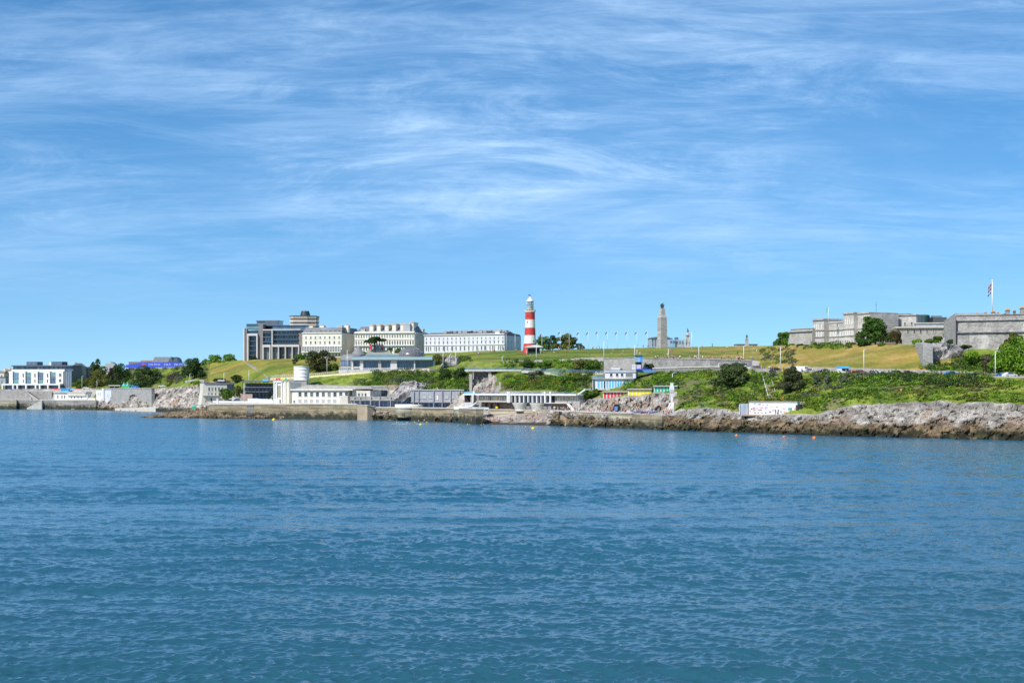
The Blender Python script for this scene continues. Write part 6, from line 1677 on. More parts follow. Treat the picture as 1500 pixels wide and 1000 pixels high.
# ------------------------------------------------------------------ lighthouse, monuments, fort
def lighthouse():
    px, yb, d = 776.5, 517, crest(776) - 22
    r = thing('lighthouse', 'red and white banded lighthouse tower on the grassy hilltop', 'lighthouse', P(px, yb, d)); k = d / F
    z = lambda y: (yb - y) * k
    # flared taper
    def rad(y): return float(np.interp(y, [458, 470, 482, 493, 503, 510, 517, 520], [7.0, 7.15, 7.6, 8.2, 9.2, 10.2, 11.6, 12])) * k
    for a, e, m in ((517, 503, REDLH), (503, 491, LHWHITE), (491, 480, REDLH), (480, 468, LHWHITE), (468, 458, REDLH)):
        ys = np.linspace(a, e, 6)
        MB().lathe([(rad(y), z(y)) for y in ([520] + list(ys) if a == 517 else ys)], m, 40).build('red_band' if m is REDLH else 'white_band', r)
    g = MB(); g.lathe([(7.0 * k, z(458)), (7.6 * k, z(457.6)), (8.0 * k, z(456.4)), (8.0 * k, z(455.4)), (5.2 * k, z(455.3))], mat('gallery_stone', (.62, .56, .47)), 40); g.build('gallery', r)
    q = MB()
    for i in range(20):
        a = 2 * math.pi * i / 20; q.tube((7.7 * k * math.cos(a), 7.7 * k * math.sin(a), z(455.4)), (7.7 * k * math.cos(a), 7.7 * k * math.sin(a), z(453.2)), .05, .05, STEEL, 4)
    q.lathe([(7.7 * k - .05, z(453.2)), (7.7 * k + .05, z(453.2)), (7.7 * k + .05, z(453.0)), (7.7 * k - .05, z(453.0)), (7.7 * k - .05, z(453.2))], STEEL, 40); q.build('gallery_railing', r)
    MB().lathe([(5.1 * k, z(455.35)), (5.0 * k, z(449.2)), (5.2 * k, z(449.1)), (5.2 * k, z(448.6))], LHWHITE, 32).build('lantern_base', r)
    MB().lathe([(4.6 * k, z(448.55)), (4.6 * k, z(441.4))], mat('lantern_glass', (.14, .30, .40), .1, .2, spec=.6), 16, smooth=False).build('lantern_glass', r)
    q = MB()
    for i in range(8):
        a = 2 * math.pi * i / 8; q.tube((4.7 * k * math.cos(a), 4.7 * k * math.sin(a), z(448.55)), (4.7 * k * math.cos(a), 4.7 * k * math.sin(a), z(441.3)), .09, .09, LHWHITE, 4)
    q.build('glazing_bar', r)
    MB().lathe([(5.5 * k, z(441.3)), (5.4 * k, z(440.6)), (3.0 * k, z(437.6)), (1.0 * k, z(435.8)), (.9 * k, z(435.2)), (1.0 * k, z(434.6)), (.05, z(434.0))], LHWHITE, 32).build('lantern_roof', r)
    m = MB(); m.tube((0, 0, z(434.2)), (0, 0, z(431)), .07, .05, DARK, 6); m.box(-1.1, .1, -.05, .05, z(432.5), z(431.6), DARK); m.ball((0, 0, z(433)), .28, DARK, 6); m.build('weathervane', r)
    w = MB()
    for px_, y in ((773.4, 461.5), (772.8, 470.5), (781.8, 484.5), (781.2, 498.6), (780.6, 461)):
        x = (px_ - px) * k; R_ = rad(y + 1); a = -math.sqrt(max(.01, R_ * R_ - x * x)); w.box(x - .22, x + .22, a - .08, a + .3, z(y + 2.6), z(y), BLACK)
    for px_, y in ((764.6, 494), (765, 489)): pass
    w.build('slit_window', r)
    b = Bd('lawn_kiosk', 'dark kiosk with a wide white flat roof at the foot of the lighthouse', 'kiosk', 770, 793, 517, d - 14)
    b.one('wall', 773, 790.5, 509.8, 518.5, 0, 4, GREENDK); m = MB(); m.poly([(b.x(768.6), b.z(508.6)), (b.x(795), b.z(508.6)), (b.x(795), b.z(507.6)), (b.x(787), b.z(505.2)), (b.x(780), b.z(505.4)), (b.x(768.6), b.z(507.8))], -1.6, 5.6, WHITE); m.build('roof', b.root)
    b.windows(span(774, 790, 3), 511.4, 515.4, 4.4, 0, BLACK, DARK, name='hatch', bars=0)
    p = MB(); 
    for q_ in (771, 792): b.bx(p, q_ - .2, q_ + .2, 508.7, 518, -.6, -.4, STEEL)
    p.build('post', b.root)
lighthouse()
def obelisk():
    px, yb, d = 970, 510, crest(970) - 8
    r = thing('naval_memorial', 'tall grey stone memorial column crowned by a green copper globe', 'memorial', P(px, yb, d), R(24)); k = d / F; z = lambda y: (yb - y) * k
    def sq(mb, w0, w1, y0, y1, m=GRANITE):
        a, c = w0 * k * 1.12, w1 * k * 1.12; mb.add([(-a, -a, z(y0)), (a, -a, z(y0)), (a, a, z(y0)), (-a, a, z(y0)), (-c, -c, z(y1)), (c, -c, z(y1)), (c, c, z(y1)), (-c, c, z(y1))], [(0, 3, 2, 1), (4, 5, 6, 7), (0, 1, 5, 4), (1, 2, 6, 5), (2, 3, 7, 6), (3, 0, 4, 7)], m)
    m = MB(); sq(m, 6.2, 6.2, 513, 507.6); sq(m, 5.3, 4.85, 507.58, 500); sq(m, 4.85, 4.5, 499.98, 465); sq(m, 4.5, 3.2, 464.98, 461.0); sq(m, 3.2, 2.9, 460.98, 456.6); m.build('shaft', r)
    c = MB(); sq(c, 2.7, 2.4, 456.58, 451.6); 
    for a in (0, 1, 2, 3):
        an = a * math.pi / 2 + math.pi / 4; c.ball((3.0 * k * math.cos(an), 3.0 * k * math.sin(an), z(455)), 1.0 * k, GRANITE, 6, 1.4)
    c.build('capital', r)
    f = MB()
    for a in range(4):
        an = a * math.pi / 2; x, y = math.cos(an), math.sin(an)
        f.tube((1.4 * k * x, 1.4 * k * y, z(451.8)), (2.2 * k * x, 2.2 * k * y, z(448.2)), .5 * k, .8 * k, BRONZE, 6); f.ball((2.4 * k * x, 2.4 * k * y, z(447.4)), .8 * k, BRONZE, 6); f.tube((2.2 * k * x, 2.2 * k * y, z(448)), (3.9 * k * x, 3.9 * k * y, z(445.8)), .45 * k, .2 * k, BRONZE, 6)
    f.lathe([(1.2 * k, z(451.6)), (1.6 * k, z(447)), (1.9 * k, z(445.6))], BRONZE, 10); f.build('bronze_figures', r)
    MB().ball((0, 0, z(443.6)), 1.9 * k, VERDI, 10).build('copper_globe', r)
    pl = MB(); 
    for s in (-1, 1): pl.box(s * 7.6 * k - 1.0 * k, s * 7.6 * k + 1.0 * k, -1.2 * k, 1.2 * k, z(513), z(506.6), GRANITE)
    pl.build('pedestal', r)
obelisk()
b = Bd('theatre_building', 'modern blue grey building with a sloping roof behind the naval memorial', 'building', 953, 1003, 511, crest(975) + 60)
m = MB(); m.poly([(b.x(953.6), b.z(516)), (b.x(985), b.z(516)), (b.x(985), b.z(495.6)), (b.x(972), b.z(492)), (b.x(953.6), b.z(494.6))], 0, 20, BLUEGREY); m.build('wall', b.root)
m = MB(); m.poly([(b.x(952.6), b.z(494.2)), (b.x(953), b.z(495.4)), (b.x(972), b.z(493)), (b.x(985), b.z(496.4)), (b.x(986), b.z(495.6)), (b.x(972), b.z(491.2))], -.8, 20.5, IRON); m.build('roof', b.root)
b.one('wing', 981, 989, 497, 516, -1, 12, SKYGLASS); b.one('wing', 989.1, 1003, 497.4, 516, 0, 14, BLUEGREY); b.one('lift_tower', 990, 994.6, 493.6, 497.3, 3, 8, SLATEBLUE)
b.windows([956, 960, 964], 496.6, 508, 2.6, 0, BLUEGLASS, WHITE); b.windows([983, 987], 499, 502, 3, -1, BLUEGLASS, IRON, bars=0); b.windows([992, 996, 1000], 499.6, 503, 2.4, 0, BLUEGLASS, IRON, bars=0)
def armada():
    px, yb, d = 1007.6, 510, crest(1007) - 6
    r = thing('column_memorial', 'small pale stone memorial with a dark bronze figure beside the tall naval memorial', 'memorial', P(px, yb, d)); k = d / F; z = lambda y: (yb - y) * k
    m = MB(); m.box(-4 * k, 4 * k, -4 * k, 4 * k, z(514), z(507.6), ASHLAR); m.box(-3.4 * k, 3.4 * k, -3.4 * k, 3.4 * k, z(507.58), z(505.4), ASHLAR); m.box(-2.0 * k, 2.0 * k, -2.0 * k, 2.0 * k, z(505.38), z(491.6), ASHLAR); m.build('pedestal', r)
    c = MB()
    for x in (-2.5, 2.5):
        for y in (-2.5, 2.5): c.tube((x * k, y * k, z(505.3)), (x * k, y * k, z(492)), .55 * k, .5 * k, ASHLAR, 10)
    c.build('column', r)
    m = MB(); m.box(-3.5 * k, 3.5 * k, -3.5 * k, 3.5 * k, z(491.5), z(490.2), ASHLAR); m.lathe([(2.9 * k, z(490.18)), (2.4 * k, z(488.6)), (1.2 * k, z(487.4)), (1.0 * k, z(486.8))], ASHLAR, 16); m.build('entablature', r)
    f = MB(); f.lathe([(.9 * k, z(486.8)), (1.1 * k, z(485)), (.7 * k, z(483)), (.45 * k, z(482.2)), (.5 * k, z(481.6)), (.05, z(481))], BRONZE, 10); f.tube((.6 * k, 0, z(483.4)), (1.4 * k, -.4 * k, z(485.6)), .25 * k, .15 * k, BRONZE, 6); f.tube((-.6 * k, 0, z(483.4)), (-.9 * k, 0, z(479.8)), .25 * k, .12 * k, BRONZE, 6); f.build('bronze_figure', r)
    b = r; px, yb, d = 1094, 508.6, crest(1094) - 6
    r = thing('statue', 'dark statue of a standing man on a tall stone pedestal on the lawn crest', 'statue', P(px, yb, d)); k = d / F; z = lambda y: (yb - y) * k
    m = MB(); m.box(-2.9 * k, 2.9 * k, -2.9 * k, 2.9 * k, z(512), z(505), GRANITE); m.frust(-2.3 * k, 2.3 * k, -2.3 * k, 2.3 * k, z(504.98), z(497.4), .4 * k, GRANITE); m.box(-2.3 * k, 2.3 * k, -2.3 * k, 2.3 * k, z(497.38), z(496.6), GRANITE); m.build('pedestal', r)
    f = MB()
    for s in (-.5, .5): f.tube((s * k, 0, z(496.6)), (s * .8 * k, 0, z(493.6)), .35 * k, .5 * k, BRONZE, 8)
    f.lathe([(.85 * k, z(493.8)), (1.0 * k, z(492.4)), (1.1 * k, z(491.4)), (.4 * k, z(490.8)), (.3 * k, z(490.4)), (.5 * k, z(489.8)), (.4 * k, z(489.2)), (.03, z(488.9))], BRONZE, 10); f.tube((-.9 * k, 0, z(491.4)), (-1.6 * k, -.2 * k, z(493.2)), .3 * k, .2 * k, BRONZE, 6); f.tube((.9 * k, 0, z(491.4)), (1.4 * k, -.4 * k, z(493.6)), .3 * k, .2 * k, BRONZE, 6); f.build('figure', r)
    o = thing('stone_post', 'small dark bollard like post alone on the lawn crest', 'post', P(1043.4, 507.8, crest(1043) - 4)); kk = crest(1043) / F
    MB().frust(-.6 * kk, .6 * kk, -.6 * kk, .6 * kk, -.5, 3 * kk, .2 * kk, DARK).ball((0, 0, 4 * kk), .7 * kk, DARK, 6).build('shaft', o)
    b = Bd('long_roof_building', 'long low blue grey building just showing behind the statue', 'building', 1078.6, 1110, 508.6, crest(1094) + 60)
    b.one('wall', 1079, 1109.6, 504.8, 515, 0, 10, BLUEGREY); b.one('roof', 1078.6, 1110, 503.6, 504.75, -.4, 10.4, SLATE); b.windows(span(1080, 1109, 8), 505.2, 507, 2, 0)
armada()
def citadel():
    d = crest(1220) + 34
    b = Bd('fort_wall', 'low sloping grey bastion wall left of the stone barracks', 'fort wall', 1157, 1191, 507, d + 34, d + 20)
    m = MB(); W = b.W; zt = b.z(482.6); m.add([(-.8, -1.4, -3), (W, -1.4, -3), (W, 8, -3), (-.8, 8, -3), (.6, 0, zt), (W, 0, zt), (W, 8, zt), (.6, 8, zt)], [(0, 1, 5, 4), (1, 2, 6, 5), (2, 3, 7, 6), (3, 0, 4, 7), (4, 5, 6, 7)], GREYSTONE); m.build('wall', b.root)
    b.one('coping', 1157.4, 1191, 486, 486.8, -.9, -.1, PALESTONE); b.one('parapet', 1157.8, 1191, 482.0, 482.58, -.3, 8, PALESTONE)
    c = Bd('stone_barracks', 'three storey grey stone barracks with tall pale windows and a stepped parapet', 'barracks', 1190, 1268, 507, d + 22, d - 6)
    def blk(a, e, t, y0, y1): c.one('wall', a, e, t, 512, y0, y1, ASHLAR)
    blk(1190.6, 1207, 469.6, 0, 14); blk(1207.1, 1237, 474, 2.5, 14); blk(1237.1, 1252.4, 463.4, -.6, 14); blk(1252.5, 1270, 463.8, 1.4, 16)
    p = MB(); c.bx(p, 1190.2, 1207.3, 467.4, 469.55, -.5, 14, PALESTONE); c.bx(p, 1207.4, 1236.9, 472.2, 473.95, 2.2, 14, PALECONC); c.bx(p, 1236.8, 1252.7, 461.2, 463.35, -1.0, 14, PALESTONE); c.bx(p, 1252.8, 1270, 461.8, 463.75, 1.0, 16, PALESTONE); p.build('parapet', c.root)
    st = MB()
    for a, e, y0 in ((1190.3, 1207.2, 0), (1207.3, 1236.9, 2.5), (1237, 1252.6, -.6), (1252.7, 1270, 1.4)): 
        for y in (484.0, 493.6): c.bx(st, a, e, y, y + .9, y0 - .35, y0 - .01, GREYSTONE)
    st.build('string_course', c.root)
    for pxs, y0 in (([1193.4, 1196.4, 1199.4, 1203.4], 0), ([1240.4, 1243.6, 1246.4, 1250], -.6)):
        b1 = 475 if y0 == 0 else 470; c.windows(pxs, b1, b1 + 7.6, 1.5, y0, mat('pale_sash', (.66, .68, .70)), WHITE); c.windows(pxs, 486, 493, 1.5, y0, mat('pale_sash', (.66, .68, .70)), WHITE); c.windows(pxs, 501, 505, 1.4, y0, GLASS, ASHLAR, arch=True)
    c.windows(lin(1210, 1234.6, 8), 486.4, 493, 1.6, 2.5, mat('pale_sash', (.66, .68, .70)), WHITE); c.windows(lin(1210, 1234.6, 8), 500.6, 505, 1.6, 2.5, GLASS, ASHLAR, arch=True)
    c.windows([1219.4, 1228.4, 1232.6], 473.6 + 1.2, 479.4, 3.0, 2.5, GLASS, WHITE); c.windows([1258, 1263, 1266.6], 470, 475, 1.8, 1.4); c.windows([1258, 1263], 486.6, 491, 1.8, 1.4)
    c.one('chimney', 1229.4, 1234.6, 463, 472.1, 5, 7.5, BROWNSTONE)
    e = Bd('lower_barracks', 'grey stone range with square dark windows right of the round tree', 'barracks', 1296, 1345, 507, d + 2, d - 4)
    e.one('wall', 1296, 1338.6, 462, 512, 4, 18, ASHLAR); e.one('parapet', 1296, 1339, 460.4, 461.95, 3.5, 18.3, PALESTONE); e.windows([1311, 1322, 1332], 472, 476.6, 2.8, 4); e.one('roof_rail', 1302, 1326, 458.8, 460.35, 6, 12, SLATEBLUE)
    g = Bd('barracks_wing', 'long low grey stone wing with a row of five white framed windows', 'barracks', 1318, 1377, 507, d - 12, d - 14)
    g.one('wall', 1318, 1382, 480.4, 512, 0, 10, GREYSTONE); g.one('roof', 1311, 1383, 478.6, 480.35, -.8, 11, PALECONC); g.windows([1330, 1339.4, 1348.6, 1358, 1367.4], 483, 488.6, 3.2, 0); g.one('back_range', 1346, 1391, 472.6, 478.5, 8, 16, BLUEGREY); g.one('back_roof', 1345, 1392, 471.4, 472.55, 7.5, 16.4, PALECONC)
    g.windows([1301.4, 1306], 486, 490, 1.8, 3.9)
    t = Bd('water_tank', 'dark green mesh clad drum on the fort roof', 'tank', 1350, 1368, 472, d + 18); MB().lathe([(8.6 * t.k, -2), (8.6 * t.k, 8.6 * t.k), (8.2 * t.k, 11 * t.k), (6 * t.k, 11.6 * t.k)], GREENDK, 24, (t.x(1357), 4)).build('drum', t.root)
    u = Bd('plant_cabin', 'black slatted plant cabin beside the dark green drum', 'cabin', 1366, 1388, 474, d + 14)
    u.one('body', 1366.6, 1387, 464.4, 476, 0, 6, DARK); s = MB()
    for q in lin(1367.4, 1386.4, 14): u.bx(s, q - .2, q + .2, 464.6, 475, -.15, -.01, IRON)
    s.build('slat', u.root); u.one('roof_unit', 1368, 1381, 461.8, 464.3, 1, 5, IRON)
    v = Bd('plant_cabin', 'black plant cabin left of the dark green drum', 'cabin', 1342, 1350, 474, d + 14); v.one('body', 1342.6, 1351, 464, 476, 0, 6, DARK); v.one('cap', 1342.2, 1351.2, 463.2, 463.95, -.3, 6.2, IRON)
    # big bastion
    D0 = crest(1420) + 10
    w = Bd('bastion', 'massive weathered grey bastion of the fort with a string course', 'fort wall', 1400, 1600, 513, D0, D0 - 20)
    m = MB(); W = w.W; zt = w.z(462.6); m.add([(-1.2, -1.6, -8), (W, -1.6, -8), (W, 14, -8), (-1.2, 14, -8), (0, 0, zt), (W, 0, zt), (W, 14, zt), (0, 14, zt)], [(0, 1, 5, 4), (1, 2, 6, 5), (2, 3, 7, 6), (3, 0, 4, 7), (4, 5, 6, 7)], mat('bastion_stone', (.34, .325, .31), .9, .34, bump=.5, kind='stone', col2=(.62, .59, .57))); m.build('wall', w.root)
    w.one('string_course', 1399.6, 1600, 469.4, 470.4, -.75, -.05, GREYSTONE); w.one('lower_course', 1399, 1600, 487, 487.7, -1.25, -.6, GREYSTONE)
    m = MB(); w.bx(m, 1399.8, 1600, 461.6, 462.58, -.3, 14.2, GREYSTONE); w.bx(m, 1400.4, 1470, 460.2, 461.58, .6, 4, GREYSTONE); m.build('parapet', w.root)
    w.one('quoin', 1398.2, 1402, 464, 513, -1.9, -1.3, BROWNSTONE)
    x = Bd('bastion', 'shaded left flank of the big bastion with a strip of yellow green ivy', 'fort wall', 1383, 1399, 512, D0 + 24, D0 + 1)
    x.one('wall', 1383, 1399.4, 470, 517, 0, 10, GREYSTONE); m = MB(); m.poly([(x.x(1383), x.z(469.9)), (x.x(1399.2), x.z(469.9)), (x.x(1399.2), x.z(463.4))], 0, 9, GREYSTONE); m.build('parapet', x.root)
    for q, t, wd, l in ((1430, 459, 1.4, 'small tan chimney behind the bastion, leftmost'), (1443.6, 457.6, 1.5, 'small orange potted chimney left of the flagpole'), (1455, 456.4, 2.4, 'brick chimney at the foot of the flagpole'), (1462, 457.6, 1.3, 'thin grey chimney right of the flagpole'), (1476, 453.6, 3.0, 'broad chimney with orange pots behind the bastion'), (1486, 454.6, 1.4, 'thin dark chimney between the two broad ones'), (1498, 450.6, 3.6, 'tall broad chimney with orange pots at the right edge')):
        dd = D0 + 26; kk = dd / F; ch = thing('chimney_stack', l, 'chimney', P(q, 462, dd), 0, 'chimneys behind the bastion')
        MB().box(-wd * kk, wd * kk, -.6, .6, -3, (462 - t - 1.6) * kk, BROWNSTONE if wd < 2 else GREYSTONE).box(-wd * kk - .15, wd * kk + .15, -.75, .75, (462 - t - 1.6) * kk + .003, (462 - t - 1.0) * kk, GREYSTONE).build('stack', ch)
        pm = MB(); n = 2 if wd < 2 else 5
        for i in range(n): xx = (-wd + 2 * wd * (i + .5) / n) * kk * .85; pm.tube((xx, 0, (462 - t - 1.0) * kk), (xx, 0, (462 - t + 1.4) * kk), .26, .2, TERRA, 6)
        pm.build('chimney_pot', ch)
    # rock outcrop and side wall beside the dry slope
    wall_run('retaining_wall', 'grey buttressed wall at the right end of the dry grass slope', [(1340, crest(1340) - 3, 501.6, 513), (1349.6, gd(1349, 532) - 2, 503, 536), (1352, gd(1352, 536) - 4, 504, 540)], 3, GREYSTONE)
citadel()
def outcrop(label, pxs, tops, bots, d, m=None, name='rock_outcrop', thick=9, seed=1):
    n = 60; us = np.linspace(0, 1, n); vs = np.linspace(0, 1, 26)
    U, W = np.meshgrid(us, vs, indexing='ij')
    px = pxs[0] + (pxs[-1] - pxs[0]) * U
    t = np.interp(px, pxs, tops); bt = np.interp(px, pxs, bots)
    y = bt + (t - bt) * np.sin(W * math.pi / 2)
    dd = d + thick * (1 - np.cos(W * math.pi / 2))
    X = (px - 750) / F * dd; Zv = H0 - (y - YH) / F * dd
    rr = ridge(X / 4 + seed, dd / 4, Zv / 3, 4) - .7
    edge = np.minimum(1, 6 * np.minimum(U, 1 - U))
    V = np.stack([X, dd - rr * 1.1 - 2.5 * edge, Zv + rr * .7 - (1 - edge) * 3], -1).reshape(-1, 3)
    idx = np.arange(n * 26).reshape(n, 26)
    Fq = np.stack([idx[:-1, :-1], idx[1:, :-1], idx[1:, 1:], idx[:-1, 1:]], -1).reshape(-1, 4)
    x, yv, z = V.T
    c = lerp(A3(.27, .255, .25), A3(.50, .475, .46), sm(fbm(x / 3, yv / 3, z / 2, 4), -.4, .45))
    c = lerp3(c, A3(.10, .085, .07), sm(ridge(x / 2.2 + 9, yv / 3, z / 2.4, 3), 1.1, 1.5) * .7)
    o = link(bpy.data.objects.new(name, arrmesh(name, V, Fq, [M_ROCK], color=c)))
    return tag(o, label, 'rock')
outcrop('pale grey rock outcrop below the big bastion', [1351, 1365, 1385, 1410, 1432], [503, 500.6, 501.6, 506, 514], [526, 530, 531, 530, 532], gd(1390, 524) + 1, seed=3, thick=7)
outcrop('brown grey boulder outcrop at the cliff edge above the beach, left of the lamp post', [645, 655, 668, 678], [527, 521.6, 522.4, 530], [534, 536, 536, 534], gd(662, 535) - 1, seed=8, thick=5)
outcrop('pale rock face behind the grey terrace block', [575, 590, 610, 640, 672], [566, 560, 559, 564, 567], [575, 584, 580, 576, 576], dk(620, 4) + 8, seed=21, thick=5)
outcrop('rugged pale rock face under the domed restaurant slope', [524, 535, 552, 580, 592], [574, 567, 564, 568, 578], [584, 584, 584, 584, 584], dk(555, 4) + 10, seed=31, thick=5)

# ------------------------------------------------------------------ poles, lamps, flags
def pole_tree():
    pass
CLOTH = {'dark': mat('dusky_flag', (.10, .08, .14)), 'union': NAVYP}
def flagpole(label, px, ytop, yb, d, m='dark', flag=True, r=.09, group='white flagpoles along the hilltop', fw=1.1, fh=.75, drop=1.2):
    k = d / F; h = (yb - ytop) * k
    o = thing('flagpole', label, 'flagpole', P(px, yb, d), 0, group)
    MB().tube((0, 0, -.5), (0, 0, h), r, r * .7, STEEL, 8).ball((0, 0, h), r * 1.5, STEEL, 6).build('pole', o)
    if flag:
        f = MB(); zt = h - .25; n = 6; pts = [(-.1 - fw * i / n, zt - drop * (i / n) - .12 * math.sin(i * 1.4)) for i in range(n + 1)]
        f.poly(pts + [(x, z - fh) for x, z in reversed(pts)], -.02, .02, CLOTH[m]); f.build('flag', o)
    return o
FP = [(741.5, 489, 515, 'beside the end house of the white terrace, left one', 0), (754.5, 490, 515, 'beside the end house of the white terrace, right one', 0), (793.8, 487, 513.4, 'first right of the lighthouse', 1), (807, 491, 513, 'between the two round trees right of the lighthouse', 0),
      (820.6, 484.6, 512.6, 'in front of the right hand round tree', 1), (833.8, 488, 512.4, 'at the right edge of the round tree', 0), (848.2, 485, 512, 'just clear of the round trees', 1), (861.6, 485, 511.8, 'second clear of the round trees', 1), (875.8, 484.2, 511.6, 'third clear of the round trees', 1),
      (889.8, 484.2, 511.2, 'fourth clear of the round trees', 1), (904, 484.6, 511, 'fifth clear of the round trees', 1), (918.6, 484.6, 510.8, 'third from the naval memorial', 1), (933, 484.4, 510.6, 'second from the naval memorial', 1), (948.2, 484.2, 510.4, 'nearest the naval memorial', 1)]
for q, t, yb, l, fl in FP: flagpole('white flagpole ' + ('with a small dusky flag ' if fl else '') + l, q, t, yb, crest(q) - 10, flag=bool(fl))
def union_pole():
    d = crest(1420) + 40
    o = flagpole('tall white flagpole flying a red white and blue flag over the bastion', 1453.6, 411, 464, d, flag=False, r=.2, group=None)
    k = d / F; h = 53 * k; W, Hh = 4.6 * k, 17 * k
    fb = MB(); fw = MB(); fr = MB(); z1 = h - .5; z0 = z1 - Hh
    x = lambda t, u: -.2 - W * t - .3 * u
    def quad(mb, t0, t1, u0, u1, y, m): mb.poly([(x(t0, u0), z1 - Hh * u0 - t0 * 1.2), (x(t1, u0), z1 - Hh * u0 - t1 * 1.2), (x(t1, u1), z1 - Hh * u1 - t1 * 1.2), (x(t0, u1), z1 - Hh * u1 - t0 * 1.2)], -y, y, m)
    quad(fb, 0, 1, 0, 1, .03, NAVYP); fl = fb.build('flag', o)
    for u in (.02, .36, .7): quad(fw, 0, 1, u, u + .1, .04, WHITE)
    quad(fw, .4, .62, .0, 1, .041, WHITE); fw.build('white_stripe', o)
    for u in (.05, .39): quad(fr, 0, 1, u, u + .05, .05, REDP)
    quad(fr, .46, .56, 0, 1, .051, REDP); fr.build('red_stripe', o)
union_pole()
o = flagpole('white flagpole with a pale green flag on the barracks roof', 1213.6, 450, 474, crest(1220) + 40, flag=False, group=None)
MB().poly([(-.1, 4.6), (-.1, 7.2), (-.9, 6.2), (-1.2, 4.2)], -.02, .02, VERDI).build('flag', o)
o = thing('mast', 'thin dark radio mast behind the barracks', 'mast', P(1283.4, 470, crest(1283) + 60)); MB().tube((0, 0, -6), (0, 0, 7.6), .12, .05, DARK, 6).box(-.3, .3, -.05, .05, 6.2, 6.3, DARK).build('pole', o)
def lamp(label, px, ytop, yb, d=None, arm=0.9, group='street lamps', m=STEEL, double=False):
    d = gd(px, yb) if d is None else d; k = d / F; h = (yb - ytop) * k
    o = thing('street_lamp', label, 'street lamp', P(px, yb, d), 0, group)
    p = MB(); p.tube((0, 0, -.8), (0, 0, h), .13, .08, m, 8)
    for s in ((1, -1) if double else (1,)): p.tube((0, 0, h), (s * arm, 0, h + .25), .06, .05, m, 6)
    p.build('pole', o)
    l = MB()
    for s in ((1, -1) if double else (1,)): l.box(s * arm - .15, s * arm + .65 * s, -.14, .14, h + .18, h + .32, IRON)
    l.build('lamp_head', o)
for q, t, yb, l, dd in ((6, 559, 573, 'pale street lamp in front of the grey fronted house at the far left', 1070), (120, 551, 570, 'pale street lamp in front of the green bush right of the apartment block', dk(120, 6) + 2), (142, 557, 570, 'pale street lamp below the olive tree', dk(142, 6) + 2), (197.6, 552, 570, 'tall pale street lamp behind the sky blue tent', dk(197, 6) + 9),
    (278, 547.6, 557.6, 'grey street lamp on the rubble wall in front of the dark round tree', dk(278, 6)), (328, 546, 566, 'white street lamp on the grass above the cream café', None), (364.6, 543, 562, 'white street lamp above the dark terraced café', None), (461.8, 533, 543, 'double headed street lamp beside the dark pine', None), (479, 525, 545, 'tall double armed street lamp between the pine and the domed restaurant', dk(479, 7) + 1), (508.6, 513, 547, 'tall thin white mast lamp in front of the restaurant turret', dk(508, 6) + 2),
    (649, 517, 536, 'grey lamp post left of the boulder outcrop', dk(649, 6) + 3), (659, 519, 536, 'grey lamp post standing on the boulder outcrop', dk(659, 6) + 3), (667.6, 515, 536, 'tall pale lamp post right of the boulder outcrop', dk(667, 6) + 3), (735.6, 522, 531, 'short lamp post at the lawn edge left of the lighthouse', None), (785.6, 506, 530, 'white lamp post in front of the lawn kiosk', dk(785, 8) - 2), (884.6, 500, 525, 'lamp post above the pale stone wall', dk(884, 8) - 3), (929.6, 506, 526, 'lamp post left of the lookout kiosk', dk(929, 8) - 3), (979, 511, 526, 'lamp post on the lawn below the naval memorial', dk(979, 8)), (1013.4, 486, 513, 'tall thin mast lamp right of the small stone memorial', None), (1023.6, 508, 528, 'white lamp post on the long pale promenade wall', dk(1023, 8) - 4), (1089.4, 507, 530, 'white lamp post in front of the statue', dk(1089, 8) - 3),
    (1143.4, 508, 542, 'tall white street lamp above the cliff steps', dk(1143, 6) + 4), (1265.4, 512, 547, 'tall white street lamp in front of the dry grass slope', dk(1265, 6) + 4), (1458, 515, 552, 'tall white street lamp in front of the bright green tree', dk(1458, 6) + 4), (985, 547, 558, 'small dark lantern post above the green beach huts', None), (1052.6, 532, 550, 'grey lamp post beside the big olive bush', dk(1052, 6) + 1)):
    lamp(l, q, t, yb, dd, double=(q in (461.8, 479)))

# ------------------------------------------------------------------ trees and shrubs
tree('dark conifer rising behind the olive tree', 130, 150, 526.8, 569, L_DARK, dk(140, 7) + 30, 'trees on the far left promenade', k=16)
tree('feathery olive tree right of the white apartment block', 128, 162, 534, 570, L_OLIVE, dk(145, 7) + 16, 'trees on the far left promenade', dens=.8)
bush('rounded green bush in front of the brown house', 104.5, 132, 553, 572, L_MID, dk(118, 7) + 4, 'trees on the far left promenade')
tree('big dark tree between the olive tree and the banner', 159, 193, 531.5, 570, L_DARK, dk(175, 7) + 12, 'trees on the far left promenade', k=18, clear=.06)
tree('dark purple tinted tree behind the shelter', 158, 178, 532.6, 560, L_PURPLE, dk(168, 7) + 40, 'trees on the far left promenade')
tree('broad dark evergreen under the blue hoarding', 192, 243, 536, 571, L_DARK, dk(218, 7) + 8, 'trees on the far left promenade', k=22, clear=.04)
bush('grey brown leafless bush under the blue hoarding', 241, 268, 543, 564, L_BROWN, dk(255, 7) + 16)
bush('olive green bush beside the rubble wall', 238, 262, 556, 568, L_OLIVE, dk(250, 7) + 4)
bush('pale brown shrub right of the leafless bush', 255, 275, 546, 566, L_GREY, dk(265, 7) + 12)
tree('dark round topped tree above the rubble wall', 267.5, 302, 522.6, 557, L_DARK, dk(284, 7) + 10, k=20, clear=.05)
tree('bright green tree on the skyline, left of a pair', 302, 326, 517.4, 534, L_BRIGHT, crest(314) + 6, 'bright trees on the left skyline')
tree('bright green tree on the skyline, right of a pair', 322, 345, 517, 533, L_BRIGHT, crest(334) + 6, 'bright trees on the left skyline')
